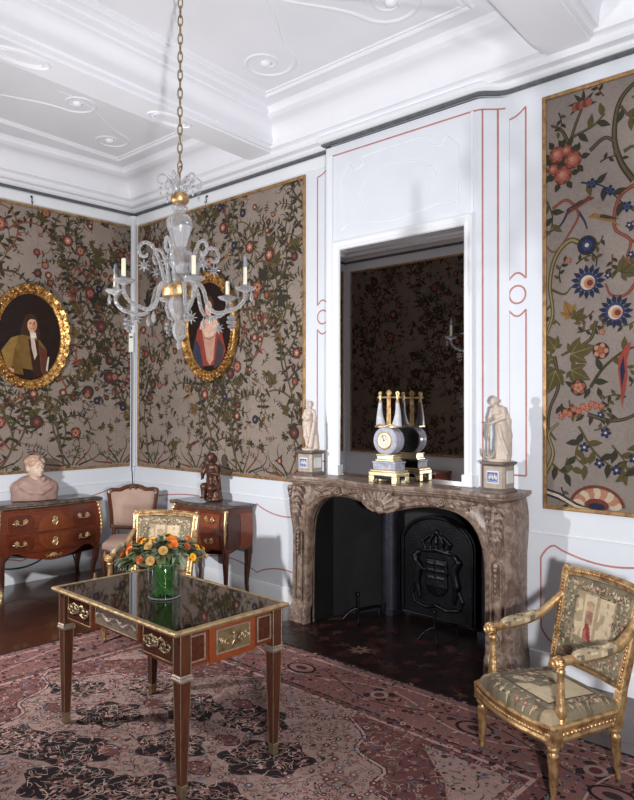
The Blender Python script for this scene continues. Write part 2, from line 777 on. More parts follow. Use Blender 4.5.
# dark polished top of the writing table
t = NT('polished_top')
t.set(Roughness=0.04, IOR=1.75)
t.b.inputs['Coat Weight'].default_value = 0.6
t.b.inputs['Coat Roughness'].default_value = 0.02
v = t.coords()
t.base(t.ramp(t.noise(v, 6, 4), [(0.3, rgb(24, 16, 14)), (0.7, rgb(40, 26, 22))]))
M['polished_top'] = t.m


def marble(name, dark, mid, lite, vein, scale=4.0, rough=0.25):
    t = NT(name)
    t.set(Roughness=rough)
    v = t.coords()
    f = t.noise(v, scale, 9, 0.62, 1.6)
    g = t.noise(v, scale * 4.5, 6, 0.7, 0.8)
    w = t.n('ShaderNodeTexWave')
    w.inputs['Scale'].default_value = scale * 0.45
    w.inputs['Distortion'].default_value = 14
    w.inputs['Detail'].default_value = 5
    t.l(v, w.inputs['Vector'])
    b = t.ramp(f, [(0.36, dark), (0.5, mid), (0.62, lite)])
    b = t.mix(0.4, b, t.ramp(g, [(0.32, dark), (0.5, mid), (0.7, lite)]))
    vm = t.ramp(w.outputs['Fac'], [(0.86, (0, 0, 0, 1)), (1.0, (0.35, 0.35, 0.35, 1))])
    t.base(t.mix(vm, b, vein))
    M[name] = t.m


marble('mantel_marble', rgb(78, 58, 50), rgb(124, 103, 90), rgb(166, 146, 131), rgb(176, 158, 144), 9.0, 0.36)
marble('grey_marble', rgb(52, 46, 48), rgb(84, 74, 74), rgb(120, 106, 102), rgb(150, 138, 130), 6.0, 0.12)

coltex('tapestry', 0.9, 700, 2.2, 0.13, 0.3, 0.03)
coltex('carpet', 0.95, 500, 1.6, 0.15, 0.5, 0.0)
coltex('needlework', 0.88, 900, 9.0, 0.12, 0.3, 0.05)
coltex('oil_paint', 0.35, 120, 14.0, 0.15, 0.1, 0.0)
coltex('line_paint', 0.55, 100, 10.0, 0.12, 0.0, 0.0)

# dark polished boards
t = NT('floor_boards')
t.set(Roughness=0.22)
t.b.inputs['Coat Weight'].default_value = 0.25
v = t.coords((1, 1, 1), (0, 0, PI / 2))
br = t.n('ShaderNodeTexBrick')
br.inputs['Color1'].default_value = rgb(46, 26, 18)
br.inputs['Color2'].default_value = rgb(64, 36, 24)
br.inputs['Mortar'].default_value = rgb(14, 8, 6)
br.inputs['Scale'].default_value = 1.0
br.inputs['Mortar Size'].default_value = 0.004
br.inputs['Brick Width'].default_value = 1.9
br.inputs['Row Height'].default_value = 0.14
t.l(v, br.inputs['Vector'])
g = t.noise(t.coords((26, 1.6, 10)), 3.0, 6, 0.6, 0.8)
t.base(t.mix(0.5, br.outputs['Color'], t.ramp(g, [(0.3, rgb(28, 14, 10)), (0.7, rgb(84, 48, 30))])))
M['floor_boards'] = t.m

# ================================================================== the room
X1, YF = 9.5, -4.13
ZC = 4.5
mb = MB()
mb.box(-0.1, X1, -7.1, 0.62, -0.1, 0.0)
struct(mb.build('floor', 'floor_boards', smooth=0))
mb = MB()
mb.box(-0.1, X1, -7.1, 0.12, ZC, ZC + 0.1)
struct(mb.build('ceiling', 'ceiling_paint', smooth=0))
mb = MB()
mb.box(-0.1, 0, -7.1, 0.12, 0, ZC)
struct(mb.build('wall_left', 'wall_paint', smooth=0))
mb = MB()
mb.box(0, 3.09, 0, 0.12, 0, ZC).box(4.93, X1, 0, 0.12, 0, ZC).box(3.09, 4.93, 0, 0.12, 1.16, ZC)
struct(mb.build('wall_back', 'wall_paint', smooth=0))
mb = MB()
mb.box(0, 4.0, YF - 0.12, YF, 0, ZC)
struct(mb.build('wall_front', 'wall_paint', smooth=0))
mb = MB()
mb.box(3.9, 4.0, -7.0, YF - 0.12, 0, ZC)
struct(mb.build('wall_alcove', 'unseen_wall_dark', smooth=0))
mb = MB()
mb.box(3.9, X1, -7.1, -7.0, 0, ZC)
struct(mb.build('wall_rear', 'unseen_wall_dark', smooth=0))
mb = MB()
mb.box(X1, X1 + 0.1, -7.1, 0.12, 0, ZC)
struct(mb.build('wall_right', 'unseen_wall_dark', smooth=0))


def miter(path, closed=False):
    """inward (right-hand side) mitred normals of a plan polyline"""
    out = []
    n = len(path)
    for i in range(n):
        a = path[max(i - 1, 0)]
        b = path[i]
        c = path[min(i + 1, n - 1)]
        d1 = Vector((b[0] - a[0], b[1] - a[1])) if i > 0 else None
        d2 = Vector((c[0] - b[0], c[1] - b[1])) if i < n - 1 else None
        d1 = d1 or d2
        d2 = d2 or d1
        d1, d2 = d1.normalized(), d2.normalized()
        n1 = Vector((d1.y, -d1.x))
        n2 = Vector((d2.y, -d2.x))
        m = (n1 + n2).normalized()
        k = 1 / max(0.35, m.dot(n1))
        out.append((m.x * k, m.y * k))
    return out


# plan line of the walls, running left wall -> back wall (with the chimney breast) -> right
BREAST = [(3.19, 0.0), (3.19, -0.12), (4.655, -0.12), (4.69, -0.118), (4.725, -0.098), (4.76, -0.065), (4.80, -0.03), (4.84, -0.008), (4.88, 0.0)]
PLAN = [(4.0, YF), (0, YF), (0, 0)] + BREAST + [(X1, 0)]
nr = miter(PLAN)


def molding(name, prof, path, z, mat, normals=None):
    m = MB()
    nn = normals or miter(path)
    m.sweep(prof, [(x, y, z) for x, y in path], nn)
    return struct(m.build(name, mat, smooth=30))


molding('trim_1', [(0, 0), (0.02, 0.0), (0.032, 0.008), (0.032, 0.018), (0.02, 0.027), (0, 0.027)], PLAN, 4.115, 'dark_cornice', nr)
molding('trim_2', [(0, 0), (0.035, 0), (0.055, 0.015), (0.06, 0.05), (0, 0.05)], PLAN, 4.142, 'trim_paint', nr)
STRAIGHT = [(4.0, YF), (0, YF), (0, 0), (X1, 0)]
corn = [(0, 4.18), (0.13, 4.18), (0.145, 4.20), (0.145, 4.225), (0.17, 4.24), (0.19, 4.245), (0.195, 4.27)]
for i in range(1, 9):
    a = PI / 2 * i / 8
    corn.append((0.195 + 0.15 * (1 - cos(a)), 4.27 + 0.15 * sin(a)))
corn += [(0.37, 4.43), (0.40, 4.45), (0.40, 4.475), (0.43, 4.5), (0, 4.5)]
molding('trim_3', corn, STRAIGHT, 0, 'ceiling_paint')
# plain cove that fills between the stepped breast and the straight cornice
# ceiling beams
SK = 0.09
half = [(0.0, 4.22), (0.145, 4.22), (0.15, 4.232), (0.18, 4.236), (0.185, 4.262), (0.215, 4.268), (0.222, 4.30)]
for i in range(1, 8):
    a = PI / 2 * i / 7
    half.append((0.222 + 0.09 * (1 - cos(a)), 4.30 + 0.11 * sin(a)))
half += [(0.33, 4.42), (0.335, 4.445), (0.36, 4.45), (0.37, 4.5)]
bprof = half + [(-a, b) for a, b in half[::-1][:-1]]
for nm, xc in (('trim_4', 2.36), ('trim_5', 5.36), ('trim_6', 8.3)):
    m = MB()
    y0, y1 = -0.13, -7.0
    m.sweep(bprof, [(xc + SK * 0.13, y0, 0), (xc + SK * 7, y1, 0)], [(1, 0), (1, 0)])
    # oval rings in low relief on the soffit
    for yy in (-1.25, -2.55, -3.85):
        for rr, th in ((0.10, 0.012), (0.075, 0.008)):
            pts = [(xc - SK * yy + rr * 0.95 * cos(2 * PI * k / 28), yy + rr * 2.0 * sin(2 * PI * k / 28), 4.22) for k in range(28)]
            m.tube(pts, th, 6, closed=True)
    struct(m.build(nm, 'ceiling_paint', smooth=35))


def ceil_pt(x, y):
    return (x - SK * y, y, ZC)


def ceiling_panel(name, xa, xb, ya, yb, scrolls):
    m = MB()
    for inset, r in ((0.0, 0.022), (0.05, 0.012)):
        c = [ceil_pt(xa + inset, ya - inset), ceil_pt(xb - inset, ya - inset), ceil_pt(xb - inset, yb + inset), ceil_pt(xa + inset, yb + inset)]
        for i in range(4):
            m.tube([c[i], c[(i + 1) % 4]], r, 8)
    for (cx, cy, r, a0, turn) in scrolls:
        sp = [ceil_pt(px, py) for px, py in spiral(cx, cy, r, 0.03, a0, a0 + turn, 44)]
        m.tube(sp, [0.022 - 0.012 * i / 44 for i in range(45)], 8, flat=0.5)
        m.ball(ceil_pt(cx, cy), (0.045, 0.045, 0.03), 12, 6)
        # long sweeping tail of the scroll
        tx, ty = cx + r * cos(a0), cy + r * sin(a0)
        s = 1 if turn > 0 else -1
        ta = a0 - s * PI / 2
        tail = bez((tx, ty, 0), (tx + 0.35 * cos(ta), ty + 0.35 * sin(ta), 0), (tx + 0.7 * cos(ta + 0.5 * s), ty + 0.7 * sin(ta + 0.5 * s), 0), (tx + 1.0 * cos(ta + 0.2 * s), ty + 1.0 * sin(ta + 0.2 * s), 0), 16)
        m.tube([ceil_pt(p[0], p[1]) for p in tail], [0.022 - 0.016 * i / 16 for i in range(17)], 8, flat=0.5)
    struct(m.build(name, 'ceiling_paint', smooth=60))


ceiling_panel('trim_7', 2.86, 4.86, -0.58, -6.4, [(3.25, -0.98, 0.24, 0.2, 9.5), (4.45, -0.98, 0.24, PI - 0.2, -9.5)])
ceiling_panel('trim_8', 0.55, 1.86, -0.58, -3.9, [(0.95, -0.95, 0.2, 0.2, 9.0), (1.45, -1.6, 0.2, PI, -8.0)])
ceiling_panel('trim_9', 5.86, 7.8, -0.58, -6.4, [(6.3, -0.98, 0.24, 0.2, 9.5), (7.3, -0.98, 0.24, PI - 0.2, -9.5)])

# chimney breast above the mantel shelf
m = MB()
poly = [(x, y) for x, y in BREAST]
m.prism(poly, 1.262, 4.10)
struct(m.build('wall_chimney', 'wall_paint', smooth=40))
# plinth blocks, mouldings and low relief of the breast
m = MB()
m.box(3.215, 3.275, -0.135, -0.12, 1.262, 4.02)
m.box(4.63, 4.65, -0.128, -0.12, 1.262, 4.02)
YB = -0.122


def rel(pts, r=0.007):
    m.tube([(x, YB, z) for x, z in pts], r, 6)


rel([(3.36, 3.36), (3.36, 3.80), (3.46, 3.90)])
rel([(4.52, 3.36), (4.52, 3.80), (4.42, 3.90)])
rel(spline([(3.46, 3.90), (3.52, 3.84), (3.62, 3.88), (3.64, 3.94), (4.24, 3.94), (4.26, 3.88), (4.36, 3.84), (4.42, 3.90)], 6))
rel(spline([(3.36, 3.36), (3.5, 3.40), (3.94, 3.35), (4.38, 3.40), (4.52, 3.36)], 6))
rel(spline([(3.60, 3.52), (3.56, 3.62), (3.66, 3.74), (3.94, 3.80), (4.22, 3.74), (4.32, 3.62), (4.28, 3.52)], 8), 0.006)
struct(m.build('trim_10', 'trim_paint', smooth=40))

# painted red outlines on the white panelling
LP = Pat()
LP.STEP = 0.0004
RED = rgb(186, 128, 122)


def pl(pts, w=0.013):
    LP.stroke(pts, w, RED, 1, False)


def panel_strip(xa, xb, z0, z1, zc, rise):
    """tall narrow outlined panel broken by a ring"""
    r = (xb - xa) * 0.48
    xm = (xa + xb) / 2
    gap = r * 1.75
    top = [(xa + (xb - xa) * i / 8, z1 - rise * sin(PI / 2 * (1 - i / 8) if rise > 0 else PI / 2 * i / 8) * abs(1)) for i in range(9)]
    top = [(xa + (xb - xa) * i / 8, z1 + rise * (i / 8) ** 2) for i in range(9)]
    arc_t = [(xa + (xb - xa) * i / 8, zc + gap + 0.045 * sin(PI * i / 8)) for i in range(9)]
    arc_b = [(xa + (xb - xa) * i / 8, zc - gap - 0.045 * sin(PI * i / 8)) for i in range(9)]
    pl([(xa, zc + gap), (xa, z1)])
    pl([(xb, zc + gap), (xb, z1 + rise)])
    pl(top)
    pl(arc_t)
    pl(arc_b)
    pl([(xa, z0), (xa, zc - gap)])
    pl([(xb, z0), (xb, zc - gap)])
    pl([(xa, z0), (xb, z0)])
    pl([(xm + r * cos(2 * PI * k / 26), zc + r * sin(2 * PI * k / 26)) for k in range(27)])


def emit_lines(name, fn):
    global LP
    o = LP.mesh(fn).build(name, 'line_paint', smooth=0)
    struct(o)
    LP = Pat()
    LP.STEP = 0.0004


def on_back(s, t, h):
    return (s, -h, t)


def on_left(s, t, h):
    return (h, s, t)


panel_strip(4.868, 5.0, 1.36, 3.93, 2.655, 0.06)
panel_strip(2.979, 3.107, 1.36, 3.93, 2.655, 0.06)


def dado_panel(cusps_x, z_hi, z_lo, left=None, right=None):
    """outlined dado panel: swags between pointed cusps at top, mirrored at the foot"""
    for a, b in zip(cusps_x[:-1], cusps_x[1:]):
        pl([(a + (b - a) * i / 16, z_hi - 0.085 * sin(PI * i / 16) ** 0.8) for i in range(17)])
        pl([(a + (b - a) * i / 16, z_lo + 0.085 * sin(PI * i / 16) ** 0.8) for i in range(17)])
    for x, s in ((left, -1), (right, 1)):
        if x is None:
            continue
        cx = cusps_x[0] if s < 0 else cusps_x[-1]
        for z, k in ((z_hi, 1), (z_lo, -1)):
            zs = z - k * 0.095
            pl([(x + (cx - x) * (1 - cos(PI / 2 * i / 8)), zs + (z - zs) * sin(PI / 2 * i / 8) ** 2) for i in range(9)])
        pl([(x, z_lo + 0.095), (x, z_hi - 0.095)])


dado_panel([1.25, 2.174, 2.93], 0.895, 0.225, left=0.35)
dado_panel([5.21, 5.96, 6.7], 0.895, 0.225, left=5.108)
emit_lines('trim_11', on_back)
dado_panel([-3.9, -2.6, -1.35, -0.32], 0.895, 0.225, right=-0.2)
emit_lines('trim_12', on_left)
# lines on the breast: along the top of the front, and down the hollow corner
pl([(3.2, 4.02), (4.66, 4.02)])
emit_lines('trim_13', lambda s, t, h: (s, -0.12 - h, t))


def breast_at(u):
    """plan point a fraction u along the hollow corner"""
    pts = BREAST[2:]
    f = u * (len(pts) - 1)
    i = min(int(f), len(pts) - 2)
    g = f - i
    x = pts[i][0] + (pts[i + 1][0] - pts[i][0]) * g
    y = pts[i][1] + (pts[i + 1][1] - pts[i][1]) * g
    dx, dy = pts[i + 1][0] - pts[i][0], pts[i + 1][1] - pts[i][1]
    d = math.hypot(dx, dy)
    return x, y, dy / d, -dx / d


m = MB()
for u in (0.28, 0.66):
    for du in (-0.026,):
        a = breast_at(u + du)
        b = breast_at(u - du)
        m.add([(a[0] + a[2] * .0015, a[1] + a[3] * .0015, 1.262), (b[0] + b[2] * .0015, b[1] + b[3] * .0015, 1.262), (b[0] + b[2] * .0015, b[1] + b[3] * .0015, 4.02), (a[0] + a[2] * .0015, a[1] + a[3] * .0015, 4.02)], [(0, 1, 2, 3)], cols=[RED])
N = 14
vs = []
for i in range(N + 1):
    a = breast_at(i / N * 0.86)
    for z in (4.012, 4.024):
        vs.append((a[0] + a[2] * .0015, a[1] + a[3] * .0015, z))
m.add(vs, [(2 * i, 2 * i + 2, 2 * i + 3, 2 * i + 1) for i in range(N)], cols=[RED] * N)
struct(m.build('trim_14', 'line_paint', smooth=0))

# skirting, dado grooves, corner bead
base_prof = [(0, 0), (0.018, 0), (0.018, 0.12), (0.012, 0.145), (0, 0.15)]
molding('baseboard_left', base_prof, [(0, YF), (0, -0.02)], 0, 'trim_paint')
molding('baseboard_back', base_prof, [(0, 0), (2.94, 0)], 0, 'trim_paint')
molding('baseboard_right', base_prof, [(5.03, 0), (X1, 0)], 0, 'trim_paint')
ridge = [(0, 0), (0.006, 0.001), (0.008, 0.006), (0.004, 0.010), (0, 0.012)]
molding('trim_15', ridge, [(0, YF), (0, 0), (2.93, 0)], 0.965, 'trim_paint')
molding('trim_16', ridge, [(5.03, 0), (X1, 0)], 0.965, 'trim_paint')
m = MB()
m.lathe([(0.035, 1.145), (0.035, 4.05), (0.05, 4.06), (0.05, 4.10)], 16)
m.at((0.028, -0.028, 0))
o = m.build('trim_17', 'trim_paint', smooth=60)
o.location = (0.03, -0.03, 0)
struct(o)
m = MB()
# picture rail strips above the tapestries
molding('trim_18', [(0, 0), (0.012, 0), (0.012, 0.10), (0, 0.10)], [(0, YF), (0, 0), (3.19, 0)], 4.0, 'trim_paint')

# ================================================================ wall tapestries
GROUND = rgb(147, 135, 126)
VINE = rgb(62, 55, 44)
VINE2 = rgb(92, 82, 60)
OLIVE = rgb(84, 76, 48)
LEAFD = rgb(56, 54, 44)
RUST = rgb(112, 60, 48)
ROSE = rgb(138, 82, 70)
SALM = rgb(176, 124, 102)
NAVY = rgb(42, 46, 68)
BLUE = rgb(56, 66, 102)
CREAM = rgb(196, 180, 156)
PLUM = rgb(74, 52, 60)
OCHRE = rgb(136, 102, 58)


class Occ:
    def __init__(self):
        self.d = []

    def free(self, x, y, r):
        for a, b, c in self.d:
            if (a - x) ** 2 + (b - y) ** 2 < (r + c) ** 2:
                return False
        return True

    def put(self, x, y, r):
        self.d.append((x, y, r))


def curl_path(x, y, ang, L, k0, k1, n=22):
    out = [(x, y)]
    for i in range(n):
        t = (i + 0.5) / n
        ang += (k0 + (k1 - k0) * t * t) * L / n
        x += cos(ang) * L / n
        y += sin(ang) * L / n
        out.append((x, y))
    return out


def leafy(P, path, w, col, R, occ=None, lsize=0.09, every=4, leafcols=(LEAFD, OLIVE), start=3, lw=0.36):
    P.stroke(path, w, col, 1)
    n = len(path)
    for i in range(start, n - 1, every):
        x, y = path[i]
        a = math.atan2(path[i + 1][1] - path[i - 1][1], path[i + 1][0] - path[i - 1][0])
        for s in (1, -1):
            if R.random() < 0.75:
                L = lsize * (0.7 + 0.6 * R.random()) * (1 - 0.4 * i / n)
                aa = a + s * (0.7 + 0.4 * R.random())
                P.leaf(x, y, aa, L, L * lw, R.choice(leafcols), 2, s * 0.25)
        if occ:
            occ.put(x, y, 0.03)


def big_leaf(P, x, y, ang, L, col, rib):
    for da, f in ((0, 1.0), (0.75, 0.72), (-0.75, 0.72), (1.5, 0.45), (-1.5, 0.45)):
        P.leaf(x, y, ang + da, L * f, L * f * 0.5, col, 2, 0.1 * da)
    for da, f in ((0, 1.0), (0.75, 0.72), (-0.75, 0.72)):
        P.vein(x, y, ang + da, L * f, rib, 3)


def bird(P, x, y, s, flip, body, wing):
    f = -1 if flip else 1

    def q(pts):
        return [(x + f * a * s, y + b * s) for a, b in pts]
    P.poly(q([(-1.0, -0.5), (-0.4, -0.15), (0, 0.0), (0.4, 0.2), (0.62, 0.22), (0.78, 0.34), (0.55, 0.42), (0.4, 0.5), (0.2, 0.36), (-0.15, 0.3), (-0.4, 0.1)]), body, 3)
    P.poly(q([(-0.95, -0.1), (-0.3, 0.02), (0.15, 0.18), (0.05, 0.34), (-0.3, 0.22)]), wing, 4)
    P.disc(x + f * 0.5 * s, y + 0.4 * s, 0.04 * s, LEAFD, 5, 6)


def tapestry_design(W, H, seed, trees):
    R = random.Random(seed)
    P = Pat()
    occ = Occ()
    P.quads([((0, 0), (W, 0), (W, H), (0, H))], GROUND, 0)
    for k in range(1, int(W / 0.95) + 1):          # seams of the woven widths
        x = k * 0.95
        if x < W:
            P.stroke([(x, 0), (x, H)], 0.006, rgb(124, 113, 102), 0.5, False)
    reds = [(RUST, ROSE, OCHRE), (ROSE, SALM, RUST), (RUST, SALM, CREAM), (PLUM, RUST, OCHRE)]
    for x0, ph in trees:
        trunk = [(x0 + ph * 0.20 * sin(7.6 * t + .5) + .05 * sin(17 * t), 0.02 + (H - 0.12) * t) for t in [i / 80 for i in range(81)]]
        P.stroke(trunk, 0.026, rgb(84, 74, 58), 1, lambda t: 1 - 0.65 * t)
        P.stroke(trunk, 0.013, VINE2, 2, lambda t: 1 - 0.6 * t)
        for i in range(3, 80, 3):
            x, y = trunk[i]
            occ.put(x, y, 0.04)
            a = math.atan2(trunk[min(i + 1, 80)][1] - trunk[i - 1][1], trunk[min(i + 1, 80)][0] - trunk[i - 1][0])
            s = 1 if i % 2 else -1
            P.leaf(x, y, a + s * .8, 0.075, 0.036, R.choice([LEAFD, VINE, OLIVE]), 2, s * .5)
        # broad curling grasses at the foot
        for k in range(6):
            s = -1 if k % 2 else 1
            p = curl_path(x0 + s * .02 * k, 0.02, PI / 2 - s * (0.3 + .2 * k), 0.35, -s * 2.0, s * 14, 14)
            P.stroke(p, 0.022, (OLIVE, VINE, RUST)[k % 3], 1)
        y = 0.22
        idx = 0
        while y < H - 0.16:
            i = int((y - 0.02) / (H - 0.12) * 80)
            bx, by = trunk[max(0, min(i, 80))]
            for s in (1, -1):
                L = 0.70 + 0.45 * R.random()
                a0 = PI / 2 - s * (0.55 + 0.5 * R.random())
                sg = s if R.random() < 0.75 else -s
                path = curl_path(bx, by, a0, L, sg * (1.2 + 2.2 * R.random()), sg * (9 + 5 * R.random()), 30)
                red = R.random() < 0.16
                c = rgb(118, 72, 60) if red else R.choice([VINE, rgb(88, 78, 62), OLIVE, rgb(86, 72, 58)])
                P.stroke(path, 0.024, c, 1)
                P.stroke(path, 0.007, VINE2 if not red else ROSE, 2)
                n = len(path)
                for q in range(3, n - 1, 2):
                    px, py = path[q]
                    a = math.atan2(path[q + 1][1] - path[q - 1][1], path[q + 1][0] - path[q - 1][0])
                    if q % 4 == 3:       # little hooked tendrils on the outside of the curl
                        hk = curl_path(px, py, a - sg * 0.5, 0.10 + .05 * R.random(), -sg * 8, -sg * 30, 9)
                        P.stroke(hk, 0.013, c, 1)
                    for side in ((1, -1) if q % 6 == 3 else (-sg,) if R.random() < .55 else ()):
                        Lf = (0.080 - 0.030 * q / n) * (0.6 + 0.7 * R.random())
                        P.leaf(px, py, a + side * (0.75 + 0.5 * R.random()), Lf, Lf * 0.52, R.choice([LEAFD, VINE, OLIVE, LEAFD, RUST if red else LEAFD]), 2, side * 0.4)
                    occ.put(px, py, 0.03)
                ex, ey = path[-1]
                typ = R.random()
                if typ < 0.30:
                    P.flower(ex, ey, 0.036 + 0.034 * R.random(), R.choice(reds), R.choice([5, 6]), 3, R.random(), R.choice([LEAFD, PLUM]))
                elif typ < 0.37:
                    P.flower(ex, ey, 0.04, (NAVY, rgb(62, 64, 82), SALM), 6, 3, R.random(), LEAFD)
                else:
                    P.disc(ex, ey, 0.018, R.choice([RUST, VINE, OLIVE]), 3, 8)
                occ.put(ex, ey, 0.07)
                # a spray of vine leaves or blossoms where the branch turns
                mx, my = path[12]
                a = math.atan2(path[13][1] - my, path[13][0] - mx)
                if R.random() < 0.5:
                    big_leaf(P, mx + .06 * cos(a - sg * 1.4), my + .06 * sin(a - sg * 1.4), a - sg * 1.2, 0.11 + .06 * R.random(), R.choice([OLIVE, OLIVE, LEAFD, rgb(112, 92, 60)]), VINE)
                elif R.random() < 0.8:
                    tw = curl_path(mx, my, a - sg * 0.9, 0.30, -sg * 2, -sg * 16, 14)
                    leafy(P, tw, 0.012, c, R, occ, 0.062, 2, (LEAFD, OLIVE, VINE))
                    tx, ty = tw[-1]
                    P.flower(tx, ty, 0.020 + 0.022 * R.random(), R.choice(reds), 5, 3, R.random(), LEAFD)
            y += 0.20 + 0.06 * R.random()
            idx += 1
    # fill the gaps with sprigs
    for _ in range(int(W * H * 150)):
        x, y = R.random() * W, R.random() * H
        if not occ.free(x, y, 0.045):
            continue
        occ.put(x, y, 0.05)
        a = R.random() * 6.28
        tp = R.random()
        if tp < 0.70:
            pth = curl_path(x, y, a, 0.13 + 0.12 * R.random(), R.choice([-4, 4]), R.choice([-16, 16]), 12)
            leafy(P, pth, 0.008, R.choice([VINE, LEAFD, RUST]), R, None, 0.040, 2, (LEAFD, OLIVE, LEAFD, PLUM))
            if R.random() < 0.4:
                P.disc(pth[-1][0], pth[-1][1], 0.014, R.choice([RUST, ROSE, NAVY]), 4, 8)
        elif tp < 0.80:
            P.flower(x, y, 0.022 + 0.022 * R.random(), R.choice(reds), 5, 3, a, LEAFD)
            for k in range(3):
                P.leaf(x, y, a + k * 2.1, 0.075, 0.026, LEAFD, 2)
        elif tp < 0.975:
            for k in range(6):
                P.leaf(x, y, a + k * 0.7, 0.062, 0.026, R.choice([LEAFD, OLIVE]), 2)
        else:
            bird(P, x, y, 0.12, R.random() < 0.5, R.choice([RUST, OCHRE]), R.choice([LEAFD, PLUM]))
    F = []
    for qs, c, h in P.F:                     # keep everything inside the cloth
        qq = [[(min(max(a, 0), W), min(max(b, 0), H)) for a, b in q] for q in qs]
        F.append((qq, c, h))
    P.F = [(q, (c[0] * .92, c[1] * .89, c[2] * .86, 1), h) for q, c, h in F]
    return P


def border(parent, W, H, fn, w=0.028, mat='gilt_fillet'):
    """thin gilt fillet nailed round the cloth; fn(s,t,h)"""
    m = MB()
    for (a, b, c, d) in ((0, W, -w, 0), (0, W, H, H + w), (-w, 0, -w, H + w), (W, W + w, -w, H + w)):
        v = []
        for h in (0.0, 0.018):
            v += [fn(a, c, h), fn(b, c, h), fn(b, d, h), fn(a, d, h)]
        m.add(v, [(3, 2, 1, 0), (4, 5, 6, 7), (0, 1, 5, 4), (1, 2, 6, 5), (2, 3, 7, 6), (3, 0, 4, 7)])
    m.build('gilt_fillet', mat, parent, bevel=0.005)


def hang(label, P, W, H, loc, rotz, group='woven wall hangings'):
    t = thing('wall_tapestry', label, 'tapestry', loc, rotz, group)
    fn = lambda s, u, h: (s, -0.004 - h, u)
    mb = P.mesh(fn)
    # backing thickness
    mb.add([(0, 0, 0), (W, 0, 0), (W, 0, H), (0, 0, H), (0, -0.004, 0), (W, -0.004, 0), (W, -0.004, H), (0, -0.004, H)],
           [(0, 1, 2, 3), (0, 4, 5, 1), (1, 5, 6, 2), (2, 6, 7, 3), (3, 7, 4, 0)], cols=[GROUND] * 5)
    mb.build('woven_cloth', 'tapestry', t, smooth=0)
    border(t, W, H, lambda s, u, h: (s, -h, u))
    return t


Hh = 2.785
hang('large vine-patterned tapestry on the left wall behind the framed portrait of a man', tapestry_design(4.0, Hh, 5, [(0.45, 1), (1.45, -1), (2.35, 1), (3.25, -1), (3.85, 1)]), 4.0, Hh, (0.001, -4.04, 1.172), PI / 2)
hang('vine-patterned tapestry between the room corner and the fireplace, behind the portrait of a woman', tapestry_design(2.68, Hh, 21, [(0.3, -1), (1.1, 1), (1.85, -1), (2.5, 1)]), 2.68, Hh, (0.125, -0.001, 1.172), 0)
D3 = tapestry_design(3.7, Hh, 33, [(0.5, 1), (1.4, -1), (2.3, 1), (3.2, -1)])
D3.F = [(q, (c[0] * .5, c[1] * .46, c[2] * .44, 1), h) for q, c, h in D3.F]  # weak light on the opposite wall is put into the cloth colours
hang('vine-patterned tapestry with shade in its colours, seen only in the mirror over the mantel', D3, 3.7, Hh, (3.85, YF + 0.001, 1.172), PI)


